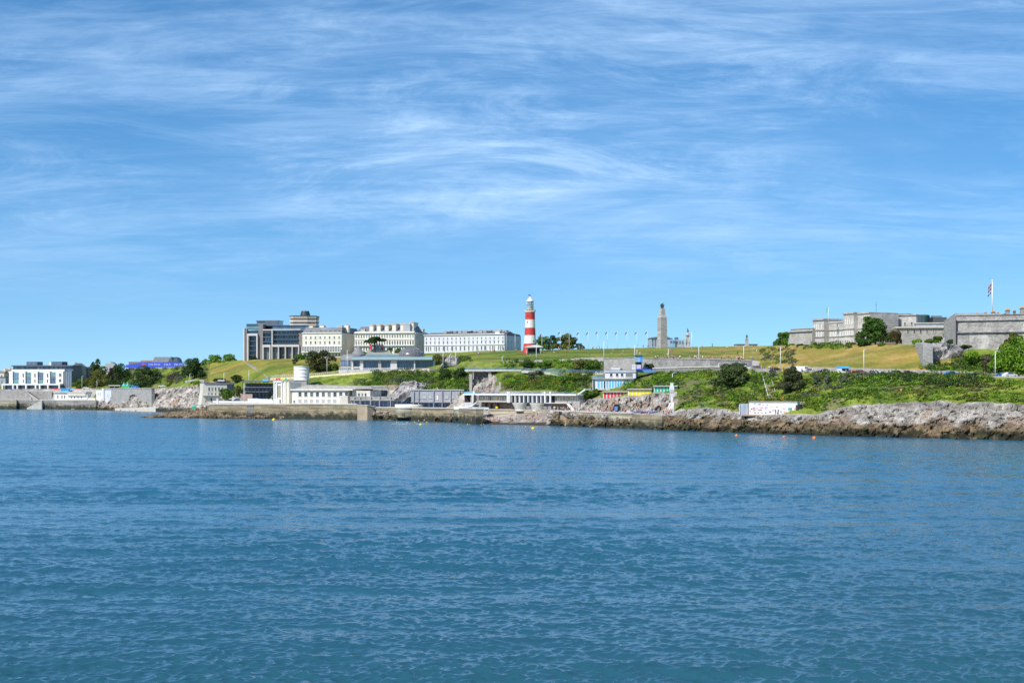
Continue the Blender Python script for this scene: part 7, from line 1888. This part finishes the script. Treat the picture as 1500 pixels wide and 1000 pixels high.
bush('reddish shrub left of the bright skyline trees', 296, 306, 524, 533, L_PURPLE, crest(301) + 2)
bush('dark green shrub on the grass above the cream café', 312, 332, 552.4, 561, L_DARK, None)
bush('dark shrub above the dark terraced café', 336, 358, 547.6, 560, L_DARK, None)
bush('green bush against the right side of the cream café', 320, 345, 566, 585, L_MID, dk(332, 4) - 12)
bush('yellow green bush right of the cream café bush', 343, 356, 564, 580, L_OLIVE, dk(350, 4) - 8)
tree('dark pine between the glass apartments and the restaurant', 447, 491, 511.6, 546, mat('pine', (1, 1, 1)) if 0 else leafmat('pine_leaf', (.035, .05, .012), (.075, .08, .02)), dk(470, 7) + 12, k=20, clear=.08)
bush('green shrub in front of the glass apartments, by the pine', 430, 452, 516, 530, L_MID, crest(440) - 8)
bush('rounded green shrub on the lawn below the glass apartments', 427, 437.5, 524, 534, L_DARK, None)
bush('green hedge shrub left of the pine', 452, 470, 517.4, 530, L_MID, crest(460) - 4)
bush('small dark shrub beside the left pier of the glass apartments', 366, 378, 519, 529, L_DARK, crest(372) + 2)
bush('dark green plant right of the pine', 484, 498, 530, 545, L_MID, dk(491, 7) + 6)
tree('flat topped dark pine over the castellated villa', 533, 565, 491.4, 524, L_DARK, crest(550) - 16, k=9, clear=.62)
bush('bright shrub beside the restaurant turret', 528, 538, 513, 521, L_BRIGHT, dk(533, 7) + 24)
bush('dark green hedge behind the restaurant dome, left part', 566, 576, 509, 518, L_DARK, crest(571) - 6)
bush('dark green hedge behind the restaurant dome, right part', 576, 590, 509.6, 518, L_MID, crest(583) - 6)
for q0, q1, t, bt, l in ((440, 452, 566, 572, 'small shrub on the ledge left of the roof'), (466, 474, 561, 566.6, 'small shrub on the pool building roof edge, leftmost'), (501, 511, 560.8, 566.8, 'small shrub on the pool building roof edge, middle'), (511, 518, 563, 567, 'small shrub on the pool building roof edge, right')):
    bush(l, q0, q1, t, bt, L_OLIVE, dk(480, 5) + 2, 'small roof edge shrubs')
bush('olive bush at the right end of the restaurant terrace', 634, 652, 516, 536, L_OLIVE, dk(643, 7) + 6)
bush('dark bush above the cliff gully, left', 640, 664, 538, 556, L_DARK, None); bush('dark bush above the cliff gully, right', 662, 684, 536, 556, L_DARK, None)
tree('round tree right of the lighthouse, left one', 783.5, 806.5, 489.6, 514, L_MID, crest(795) + 10, 'round trees right of the lighthouse', clear=.1)
tree('round olive tree right of the lighthouse, right one', 815, 848.5, 488.4, 514, L_OLIVE, crest(832) + 10, 'round trees right of the lighthouse', clear=.06, k=18)
tree('small dark tree between the two round trees', 800, 818, 489, 514, L_DARK, crest(810) + 30, 'round trees right of the lighthouse', clear=.1)
for q0, q1, t, bt, m, l in ((760, 786, 526, 540, L_DARK, 'dark bush below the lighthouse wall, left'), (782, 814, 528, 541, L_MID, 'dark bush below the lighthouse wall, right'), (834, 866, 523.6, 543, L_OLIVE, 'olive bush in front of the small arch'), (856, 886, 522.4, 544, L_MID, 'rounded green bush right of the small arch'), (882, 894, 528, 543, L_BRIGHT, 'bright green ivy bush beside the stone wall'),
    (772, 800, 541, 556, L_GREY, 'grey green bush below the walkway'), (820, 850, 548, 562, L_MID, 'green bush inside the zigzag path'), (846, 876, 570, 586, L_MID, 'dark green bush right of the beach pavilion'), (866, 880, 568.6, 580, L_GORSE, 'yellow flowering bush left of the red beach huts')):
    bush(l, q0, q1, t, bt, m, None)
tree('big olive green spreading bush on the cliff left of the steps', 1050, 1101, 528.6, 568, leafmat('dull_green_leaf', (.055, .09, .022), (.10, .135, .04)), gd(1075, 566), k=20, clear=.04, cat='bush')
tree('tall dark twiggy bush right of the cliff steps', 1144, 1177, 535, 574, leafmat('dark_twig_leaf', (.05, .07, .022), (.085, .095, .035)), gd(1160, 573), k=15, clear=.06, dens=.7, cat='bush')
bush('silvery shrub at the top of the cliff steps', 1124, 1138, 540, 552, L_GREY, None)
for q, l in ((1196, 'pale silvery shrub in the clifftop hedge, left'), (1212, 'pale silvery shrub in the clifftop hedge, middle'), (1234, 'pale silvery shrub in the clifftop hedge, right')): bush(l, q - 6, q + 6, 546 + (q % 3), 561, L_GREY, gd(q, 562) - 1, 'silvery hedge shrubs')
tree('green tree behind the fort wall, left', 1136, 1160, 483.6, 510, L_MID, crest(1148) + 40, 'trees behind the fort wall', clear=.06); tree('green tree behind the fort wall, right', 1150, 1190, 480.6, 506, L_MID, crest(1170) + 70, 'trees behind the fort wall', clear=.06)
tree('round green tree in front of the stone barracks', 1260.5, 1304, 460.4, 506, leafmat('sycamore_leaf', (.045, .11, .012), (.075, .15, .018)), crest(1282) + 8, k=20, clear=.08)
bush('broad dark clipped bush below the round barracks tree', 1252, 1284, 493.6, 508, leafmat('laurel_leaf', (.03, .09, .01), (.05, .12, .015)), crest(1268) - 3)
bush('brown olive tree between the barracks ranges', 1301.6, 1323, 482.6, 506, leafmat('bronze_leaf', (.06, .06, .02), (.11, .09, .03)), crest(1312) + 6)
for i, (q0, q1, t, bt, m) in enumerate(((1147, 1168, 503, 513, L_MID), (1165, 1184, 503.6, 514, L_DARK), (1182, 1204, 503.4, 512, L_DARK), (1200, 1222, 502.6, 511, L_OLIVE), (1218, 1240, 502, 510, L_MID), (1236, 1256, 501, 508.4, L_OLIVE), (1284, 1300, 501.6, 507.6, L_MID), (1336, 1352, 495, 506, L_BRIGHT), (1352, 1372, 496, 504, L_MID), (1366, 1382, 491.6, 502, L_MID), (1384, 1402, 497, 505, L_DARK), (1404, 1424, 505, 512, L_DARK))):
    bush(['green', 'dark', 'dense dark', 'olive', 'mid green', 'pale olive', 'small green', 'bright green', 'low green', 'leafy green', 'dark low', 'dark trailing'][i] + ' hedge shrub along the foot of the fort buildings', q0, q1, t, bt, m, crest((q0 + q1) / 2) - 2, 'hedge shrubs below the fort')
tree('big bright green tree at the right edge of the road', 1456, 1540, 490, 553, L_BRIGHT, dk(1490, 7) + 8, k=26, clear=.05, dens=1.1)
tree('brownish green tree behind the bright green tree', 1470, 1500, 487, 514, L_OLIVE, crest(1485) - 4, clear=.05)
bush('dark shrub under the bright green tree', 1440, 1466, 528, 553, leafmat('shade_leaf', (.03, .055, .012), (.05, .075, .018)), dk(1453, 7) + 5); bush('rusty shrub left of the bright green tree', 1436, 1460, 520, 538, L_BROWN, gd(1448, 538))
bush('yellow green bush on the rock below the bastion, left', 1350, 1364, 512, 524, L_BRIGHT, gd(1357, 525) - 4); bush('yellow green bush on the rock below the bastion, right', 1412, 1436, 510, 532, L_BRIGHT, gd(1424, 532) - 3)
bush('strip of bright ivy climbing the flank of the bastion', 1381.4, 1386.6, 473, 498, L_BRIGHT, crest(1384) + 34)
bush('yellowish bush growing from the bastion top wall', 1474, 1500, 485, 506, L_OLIVE, crest(1487) - 6)

for q0, q1, t, bt, m, l in ((946, 962, 530, 541, L_DARK, 'dark ivy clump on the promenade wall right of the lookout kiosk'), (1084, 1100, 531, 543, L_GREY, 'grey green creeper at the right end of the long promenade wall')):
    bush(l, q0, q1, t, bt, m, dk((q0 + q1) / 2, 7) + .8, 'creepers on the promenade wall')

# ------------------------------------------------------------------ vehicles
def car_proto(name, label, cat, loc, rot, paint, kind='car', group=None):
    r = thing(name, label, cat, loc, rot, group)
    if kind == 'car':
        body = [(-2.1, .35), (2.1, .35), (2.15, .7), (1.9, .92), (1.0, 1.0), (.45, 1.45), (-1.0, 1.47), (-1.75, 1.0), (-2.1, .9)]; wn_ = [(.85, 1.0), (.42, 1.38), (-.95, 1.4), (-1.55, 1.0)]; L = 1.3
    else:
        body = [(-2.6, .4), (2.6, .4), (2.6, 1.1), (2.1, 1.35), (1.75, 2.2), (-2.5, 2.25), (-2.6, 2.1)]; wn_ = [(2.0, 1.35), (1.68, 2.05), (.7, 2.05), (.7, 1.35)]; L = 1.75
    MB().poly(body[::-1], -.88, .88, paint).build('body', r)
    MB().poly(wn_[::-1] if 0 else wn_, -.9, .9, GLASS).build('window', r)
    for x in (-L, L):
        for s in (-1, 1):
            w = MB(); w.tube((x, s * .72, .33), (x, s * .93, .33), .33, .33, TYRE, 14); o = w.build('wheel', r)
            MB().tube((x, s * .931, .33), (x, s * .95, .33), .2, .2, IRON, 10).build('rim', o)
    l = MB(); fx = 2.12 if kind == 'car' else 2.6
    for s in (-.6, .6):
        MB().box(fx, fx + .05, s - .15, s + .15, .68, .82, WHITE).build('headlight', r)
    return r
CARS = [(1096.6, 'white', 'car', 'white car at the left end of the row on the hill road'), (1108, 'navy', 'car', 'dark blue car on the promenade road left of the cliff steps'), (1135, 'silver', 'car', 'black car by the tall lamp above the cliff steps'), (1176, 'white', 'van', 'white van parked left of the silver car by the rubble wall'), (1186.4, 'silver', 'car', 'silver car between the white van and the ice cream van'), (1206, 'dark', 'car', 'dark car left of the ice cream van'), (1259.6, 'red', 'car', 'red car right of the ice cream van'), (1283, 'white', 'car', 'white car below the dry grass slope'),
        (1314, 'dark', 'car', 'dark grey car with a white roof behind the hedge'), (1327, 'dark', 'car', 'black car left of the white group on the hedge road'), (1393.6, 'blue', 'car', 'bright blue car below the pale rock outcrop'), (1414, 'navy', 'car', 'navy car right of the bright blue car'), (1434, 'dark', 'car', 'dark car left of the tall lamp by the bright tree'), (1469, 'blue2', 'car', 'blue car beside the bright green tree'), (1479, 'white', 'car', 'small white car under the bright green tree')]
PAINT = {'white': mat('white_car_paint', (.75, .76, .78), .25, .02, spec=.6), 'silver': mat('silver_car_paint', (.45, .47, .50), .25, .02, spec=.6), 'dark': mat('black_car_paint', (.02, .022, .025), .2, .02, spec=.6), 'red': mat('red_car_paint', (.55, .05, .04), .25, .02, spec=.6), 'blue': mat('blue_car_paint', (.03, .22, .55), .25, .02, spec=.6), 'blue2': mat('deep_blue_car_paint', (.03, .10, .32), .25, .02, spec=.6), 'navy': mat('navy_car_paint', (.02, .04, .10), .25, .02, spec=.6)}
for i, (q, c, kd, l) in enumerate(CARS):
    d = dk(q, 6) + 3.4 + (i % 3) * .8; x = P(q, 550, d)
    car_proto('parked_car' if kd == 'car' else 'parked_van', l, kd, (x.x, d, gz(q, d) + .03), R([8, 172, 20, -15][i % 4]), PAINT['dark' if 'black' in l else c], kd, 'vehicles parked along the hill road')
def ice_cream_van():
    q = 1237.6; d = dk(q, 6) + 3.4; x = P(q, 550, d)
    r = thing('ice_cream_van', 'white ice cream van with a bright blue roof and serving hatch', 'van', (x.x, d, gz(q, d) + .03), R(4))
    MB().poly([(-2.5, .4), (-2.5, 1.75), (1.5, 1.75), (2.2, 1.2), (2.5, 1.1), (2.5, .4)], -.95, .95, PAINT['white']).build('body', r)
    MB().poly([(-2.55, 1.753), (-2.55, 2.5), (1.1, 2.5), (1.6, 1.753)], -1.0, 1.0, SKYBLUE).build('roof', r)
    h = MB().box(-1.2, .8, -1.0, -.96, 1.0, 1.7, GLASS).build('hatch', r); MB().box(-1.4, 1.0, -1.6, -1.01, 1.78, 1.86, SKYBLUE).build('awning', h)
    MB().poly([(1.52, 1.7), (2.1, 1.22), (1.4, 1.22)], -.97, .97, GLASS).build('windscreen', r)
    for xx in (-1.6, 1.6):
        for s in (-1, 1): MB().tube((xx, s * .76, .34), (xx, s * .98, .34), .34, .34, TYRE, 14).build('wheel', r)
    for t, xx in ((REDP, -2.0), (REDP, 1.2)): MB().box(xx - .25, xx + .25, -.965, -.951, .6, 1.1, t).build('poster', r)
ice_cream_van()
for q, y, kd, c, l, rt in ((905, 541.4, 'van', 'white', 'white van parked on the roof terrace left of the lookout kiosk', 8), (912.4, 541.6, 'car', 'silver', 'silver car beside the white van on the roof terrace', 170)):
    d = dk(q, 6) + (4 if kd == 'van' else 6); x = P(q, y, d)
    car_proto('parked_van' if kd == 'van' else 'parked_car', l, kd, (x.x, d, gz(q, d) + .03), R(rt), PAINT[c], kd)
d = dk(250, 6) + 4; x = P(233, 568, d)
car_proto('parked_car', 'long white car on the promenade under the broad dark evergreen', 'car', (P(237, 568, d).x, d, gz(237, d) + .03), R(4), PAINT['white'])
for q, l in ((58, 'white car in front of the white arcade, left'), (70, 'white car in front of the white arcade, right'), (126, 'white car below the green bush beside the lamp')):
    d = dk(q, 6) + 6; car_proto('parked_car', l, 'car', (P(q, 570, d).x, d, gz(q, d) + .03), R(5), PAINT['white'], 'car', 'cars on the far left promenade')

# ------------------------------------------------------------------ buoys and boards on the water
def sea_pt(px, y): 
    d = H0 * F / (y - YH); return Vector(((px - 750) / F * d, d, 0))
def buoy(label, px, y, r, m, group, top=False):
    o = thing('buoy', label, 'buoy', sea_pt(px, y), 0, group)
    MB().lathe([(r * .55, -r * .5), (r, 0), (r * .95, r * .5), (r * .55, r * .95), (.03, r * 1.1)], m, 16).build('float', o)
    MB().lathe([(r * .22, r * 1.05), (r * .2, r * 1.3), (.02, r * 1.35)], DARK if top else m, 8).build('cap', o)
buoy('orange buoy nearest the rocks left of the graffiti wall', 1079, 638.6, .5, ORANGE, 'orange swimming buoys'); buoy('small orange buoy between the two larger ones', 1148.4, 640, .36, ORANGE, 'orange swimming buoys'); buoy('flat orange buoy farthest right', 1192.6, 642.2, .54, ORANGE, 'orange swimming buoys')
buoy('yellow buoy close under the tan banded sea wall', 401, 615.4, .75, BUOYYEL, 'yellow buoys'); buoy('yellow buoy with a dark top off the shingle beach', 781, 628, .65, BUOYYEL, 'yellow buoys', True); buoy('lime yellow buoy in front of the paddle boarders', 616, 622.2, .5, LIME, 'yellow buoys')
def board(label, px, y, m, L=3.2):
    o = thing('paddle_board', label, 'paddle board', sea_pt(px, y), R(4), 'boards afloat by the sea wall'); n = 9
    up = [(L * (t - .5), .38 * math.sin(math.pi * min(1, max(0, t))) ** .5) for t in np.linspace(0, 1, n)]
    vs = [(x, w, .06) for x, w in up] + [(x, -w, .06) for x, w in up] + [(x, w * .9, -.08) for x, w in up] + [(x, -w * .9, -.08) for x, w in up]
    fs = []
    for i in range(n - 1): fs += [(i, i + n, i + n + 1, i + 1), (2 * n + i, 2 * n + i + 1, 3 * n + i + 1, 3 * n + i), (i, i + 1, 2 * n + i + 1, 2 * n + i), (n + i + 1, n + i, 3 * n + i, 3 * n + i + 1)]
    MB().add(vs, fs, m).build('hull', o)
board('white paddle board under the leftmost lime vested figure', 582, 620.6, WHITE, 4.4); board('pale paddle board in the middle of the three', 596, 620.8, PALECREAM, 3.4); board('white paddle board carrying the two kneeling paddlers', 619, 620.6, WHITE, 5.2)

# ------------------------------------------------------------------ people
SKIN = mat('skin', (.52, .30, .20), .6, .05); HAIR = mat('dark_hair', (.03, .02, .015), .7, .1)
SHIRTS = {'white': mat('white_cloth', (.75, .75, .76)), 'black': mat('black_cloth', (.03, .03, .035)), 'red': mat('red_cloth', (.55, .05, .05)), 'blue': mat('blue_cloth', (.06, .16, .45)), 'navy': mat('navy_cloth', (.03, .04, .10)), 'pink': mat('pink_cloth', (.70, .33, .36)), 'grey': mat('grey_cloth', (.30, .31, .33)), 'orange': mat('orange_cloth', (.75, .25, .06)), 'lime': LIME}
TROUS = [mat('denim', (.08, .11, .20)), mat('black_trousers', (.025, .025, .03)), mat('beige_trousers', (.40, .33, .24))]
def person_mesh(pose):
    """one skinned figure; returns evaluated vertices, faces and a body-zone index per face"""
    if pose == 'stand':
        J = {'pel': (0, 0, .95, .15), 'spine': (0, .01, 1.18, .15), 'chest': (0, 0, 1.38, .165), 'neck': (0, 0, 1.50, .06), 'head': (0, -.01, 1.62, .105), 'top': (0, 0, 1.71, .07),
             'hl': (.10, 0, .88, .10), 'kl': (.12, -.02, .50, .068), 'al': (.13, .02, .09, .045), 'tl': (.14, -.15, .04, .04), 'hr': (-.10, 0, .88, .10), 'kr': (-.11, -.06, .50, .068), 'ar': (-.12, .04, .09, .045), 'tr': (-.13, -.13, .04, .04),
             'sl': (.19, 0, 1.42, .06), 'el': (.25, .03, 1.14, .045), 'wl': (.26, -.05, .90, .034), 'fl': (.26, -.08, .79, .035), 'sr': (-.19, 0, 1.42, .06), 'er': (-.25, .03, 1.14, .045), 'wr': (-.26, -.05, .90, .034), 'fr': (-.26, -.08, .79, .035)}
    elif pose == 'sit':
        J = {'pel': (0, 0, .14, .15), 'spine': (0, .04, .36, .15), 'chest': (0, .03, .56, .165), 'neck': (0, .0, .68, .06), 'head': (0, -.03, .80, .105), 'top': (0, -.02, .89, .07),
             'hl': (.10, -.05, .14, .10), 'kl': (.15, -.40, .42, .07), 'al': (.13, -.62, .08, .045), 'tl': (.13, -.76, .05, .04), 'hr': (-.10, -.05, .14, .10), 'kr': (-.15, -.42, .36, .07), 'ar': (-.12, -.68, .08, .045), 'tr': (-.12, -.82, .05, .04),
             'sl': (.19, .03, .60, .06), 'el': (.26, -.10, .36, .045), 'wl': (.19, -.32, .40, .034), 'fl': (.16, -.40, .42, .035), 'sr': (-.19, .03, .60, .06), 'er': (-.27, .12, .34, .045), 'wr': (-.27, .22, .10, .034), 'fr': (-.27, .26, .05, .035)}
    else:
        J = {'pel': (0, 0, .13, .13), 'spine': (.24, 0, .14, .13), 'chest': (.45, 0, .16, .14), 'neck': (.58, 0, .16, .06), 'head': (.70, 0, .16, .10), 'top': (.79, 0, .17, .07),
             'hl': (-.06, .10, .12, .09), 'kl': (-.46, .14, .16, .065), 'al': (-.86, .14, .07, .045), 'tl': (-.92, .14, .16, .035), 'hr': (-.06, -.10, .12, .09), 'kr': (-.42, -.14, .26, .065), 'ar': (-.76, -.14, .07, .045), 'tr': (-.84, -.14, .12, .035),
             'sl': (.48, .18, .14, .055), 'el': (.26, .30, .08, .042), 'wl': (.04, .30, .07, .032), 'fl': (-.06, .30, .07, .032), 'sr': (.48, -.18, .14, .055), 'er': (.66, -.34, .08, .042), 'wr': (.80, -.20, .08, .032), 'fr': (.86, -.12, .08, .032)}
    E = [('pel', 'spine'), ('spine', 'chest'), ('chest', 'neck'), ('neck', 'head'), ('head', 'top'), ('pel', 'hl'), ('hl', 'kl'), ('kl', 'al'), ('al', 'tl'), ('pel', 'hr'), ('hr', 'kr'), ('kr', 'ar'), ('ar', 'tr'), ('chest', 'sl'), ('sl', 'el'), ('el', 'wl'), ('wl', 'fl'), ('chest', 'sr'), ('sr', 'er'), ('er', 'wr'), ('wr', 'fr')]
    nm = list(J); me = bpy.data.meshes.new('figure'); me.from_pydata([J[n][:3] for n in nm], [(nm.index(a), nm.index(b)) for a, b in E], [])
    o = bpy.data.objects.new('figure', me); COL.objects.link(o)
    sk = o.modifiers.new('skin', 'SKIN'); ss = o.modifiers.new('sub', 'SUBSURF'); ss.levels = 1
    for i, n in enumerate(nm):
        v = me.skin_vertices[0].data[i]; v.radius = (J[n][3],) * 2; v.use_root = (n == 'pel')
    dg = bpy.context.evaluated_depsgraph_get(); ev = o.evaluated_get(dg); m2 = ev.to_mesh()
    V = [tuple(v.co) for v in m2.vertices]; Fs = [tuple(p.vertices) for p in m2.polygons]
    ev.to_mesh_clear(); bpy.data.objects.remove(o); bpy.data.meshes.remove(me)
    zone = {'pel': 'leg', 'spine': 'top', 'chest': 'top', 'neck': 'skin', 'head': 'skin', 'top': 'hair', 'sl': 'top', 'el': 'skin', 'wl': 'skin', 'fl': 'skin', 'sr': 'top', 'er': 'skin', 'wr': 'skin', 'fr': 'skin', 'hl': 'leg', 'kl': 'leg', 'al': 'skin', 'tl': 'shoe', 'hr': 'leg', 'kr': 'leg', 'ar': 'skin', 'tr': 'shoe'}
    A = np.array([J[n][:3] for n in nm]); Z = []
    for f in Fs:
        c = np.mean([V[i] for i in f], axis=0); z = zone[nm[int(np.argmin(((A - c) ** 2).sum(1) / 1.0))]]
        Z.append(z)
    return V, Fs, Z
POSE = {p: person_mesh(p) for p in ('stand', 'sit', 'lie')}
_pm = {}
def person(label, loc, rot, pose, top, leg, group, bare=False):
    key = (pose, top, leg, bare)
    if key not in _pm:
        V, Fs, Z = POSE[pose]; mb = MB(); base = SKIN if (bare and top == 'skin') else None
        zm = {'skin': SKIN, 'hair': HAIR, 'shoe': SKIN if bare else HAIR, 'top': SKIN if top == 'skin' else SHIRTS[top], 'leg': TROUS[leg]}
        for f, z in zip(Fs, Z): mb.mi(zm[z])
        mb.v = list(V); mb.f = list(Fs); mb.m = [mb.mi(zm[z]) for z in Z]; mb.smooth = [True] * len(Fs)
        _pm[key] = mb.mesh('person')
    o = bpy.data.objects.new('person', _pm[key]); o.location = loc; o.rotation_euler = (0, 0, rot); COL.objects.link(o)
    s = .92 + .14 * PR.random(); o.scale = (s, s, s)
    return tag(o, label, 'person', group)
PR = random.Random(99)
TN = {'skin': 'bare chested', 'white': 'white topped', 'black': 'black topped', 'red': 'red topped', 'blue': 'blue topped', 'navy': 'navy topped', 'pink': 'pink topped', 'grey': 'grey topped', 'orange': 'orange topped', 'lime': 'lime vested'}
PN = {'stand': 'standing', 'sit': 'sitting', 'lie': 'lying'}
def scatter(n, pxr, yf, poses, tops, where, group, bare=False, dd=0.0, ground=True):
    for i in range(n):
        q = PR.uniform(*pxr); y = yf(q)
        if ground:
            d = gd(q, y) + dd; p = P(q, y, d); p.z = gz(q, d)
        else: d, z = y; p = Vector(((q - 750) / F * d, d, z))
        pose = PR.choice(poses); t = PR.choice(tops)
        person(f'{TN[t]} person {PN[pose]} {where}', p, PR.uniform(-math.pi, math.pi), pose, t, PR.randrange(3), group, bare)
MIX = ['white', 'white', 'black', 'red', 'blue', 'navy', 'pink', 'grey', 'skin']
BE = ['skin', 'skin', 'pink', 'white', 'black', 'red', 'blue', 'orange']
# shingle beach
scatter(58, (712, 803), lambda q: PR.uniform(607.5, 617), ['sit', 'sit', 'lie', 'stand'], BE, 'on the shingle beach', 'bathers on the shingle beach', True)
scatter(10, (692, 716), lambda q: PR.uniform(611, 619), ['stand', 'sit'], BE, 'at the left end of the shingle beach', 'bathers at the left end of the beach', True)
def flat(px, k, off): 
    d = dk(px, k) + off; return (d, gz(px, d) + .02)
scatter(34, (808, 868), lambda q: flat(q, 3, PR.uniform(.4, 8)), ['stand', 'sit', 'stand'], MIX, 'on the lower promenade right of the beach', 'people on the lower promenade', ground=False)
scatter(40, (868, 985), lambda q: flat(q, 3, PR.uniform(.4, 8)), ['stand', 'sit', 'sit'], BE, 'on the terrace below the beach huts', 'people on the terrace below the beach huts', True, ground=False)
scatter(52, (958, 1110), lambda q: flat(q, 8, PR.uniform(-3.4, -1.4)), ['stand'], MIX, 'behind the long pale promenade wall', 'people strolling on the upper promenade', ground=False)
scatter(22, (955, 1060), lambda q: flat(q, 6, PR.uniform(1.6, 4)), ['stand', 'stand', 'sit'], MIX, 'on the terrace under the long promenade wall', 'people on the middle terrace', ground=False)
scatter(30, (1100, 1330), lambda q: flat(q, 6, PR.uniform(.8, 3)), ['stand'], MIX, 'beside the cars on the hill road', 'people along the hill road', ground=False)
scatter(6, (1330, 1450), lambda q: flat(q, 6, PR.uniform(.8, 3)), ['stand'], MIX, 'behind the hedge on the right hand road', 'people along the right hand road', ground=False)
scatter(34, (640, 960), lambda q: PR.uniform(np.interp(q, [640, 960], [518.4, 511.6]), np.interp(q, [640, 960], [523, 519])), ['sit', 'lie', 'stand', 'sit'], MIX, 'on the lawn around the lighthouse', 'people on the hilltop lawn')
scatter(26, (660, 950), lambda q: (crest(q) - PR.uniform(2, 10), gz(q, crest(q) - 4) + .0), ['stand', 'sit'], MIX, 'along the lawn crest by the flagpoles', 'people along the lawn crest', ground=False)
scatter(14, (975, 1110), lambda q: PR.uniform(510, 521), ['sit', 'lie', 'stand'], MIX, 'on the dry lawn below the statue', 'people on the dry lawn')
scatter(12, (752, 796), lambda q: flat(q, 4, PR.uniform(-1.0, 1.5)), ['sit', 'stand'], BE, 'by the curved white steps', 'people by the curved white steps', True, ground=False)
for q, y, t, l in ((1131.6, 577.6, 'pink', 'pink topped person climbing the cliff steps'), (1147, 587.4, 'orange', 'orange topped person above the graffiti wall'), (1136, 606.8, 'black', 'black topped person standing in front of the graffiti wall'), (1140, 606.8, 'navy', 'navy topped person at the middle of the graffiti wall'), (1090, 606.6, 'red', 'red topped person sitting at the left end of the graffiti wall'), (1157, 606.6, 'pink', 'pink topped person near the right end of the graffiti wall'), (1161, 516, 'orange', 'orange topped person among the shrubs below the fort wall'), (899.6, 517, 'red', 'red topped person walking up the lawn path'), (911, 522, 'white', 'white topped person beside the lawn wall'), (1320, 577, 'orange', 'orange topped person on the green cliff at the right'), (1229.6, 603, 'navy', 'navy topped person on the pale rocks, left of a pair'), (1233.6, 602.6, 'black', 'black topped person on the pale rocks, right of a pair')):
    d = gd(q, y) - (1.6 if 1080 < q < 1165 and y > 600 else 0); p = P(q, y, d); p.z = gz(q, d) + .05
    person(l, p, PR.uniform(-3, 3), 'sit' if 'sitting' in l else 'stand', t, PR.randrange(3), None)
for q, y, top, l, ps in ((581.4, 620.6, 'lime', 'lime vested person lying on the leftmost paddle board', 'sit'), (596.4, 620.8, 'white', 'white topped person sitting on the middle paddle board', 'sit'), (607.4, 620.6, 'lime', 'lime vested person at the left end of the long paddle board', 'sit'), (613.4, 620.6, 'skin', 'bare chested person standing on the long paddle board', 'stand'), (621.6, 620.6, 'pink', 'pink topped person standing on the long paddle board', 'stand'), (625.4, 620.6, 'lime', 'lime vested person at the right end of the long paddle board', 'sit')):
    p = sea_pt(q, y); p.z = .08; person(l.replace('lying', 'sitting'), p, R(20), ps, top, 1, 'paddlers by the sea wall', True)
for i, (q, y) in enumerate(((685, 621.6), (688, 621.8), (705, 622.2), (708.6, 621.4), (766, 624.4), (770, 624.8), (777.6, 625.4), (640, 621))):
    p = sea_pt(q, y); p.z = -1.25; person('swimmer with only head and shoulders above the water off the beach', p, PR.uniform(-3, 3), 'stand', 'skin', 1, 'swimmers off the beach', True)
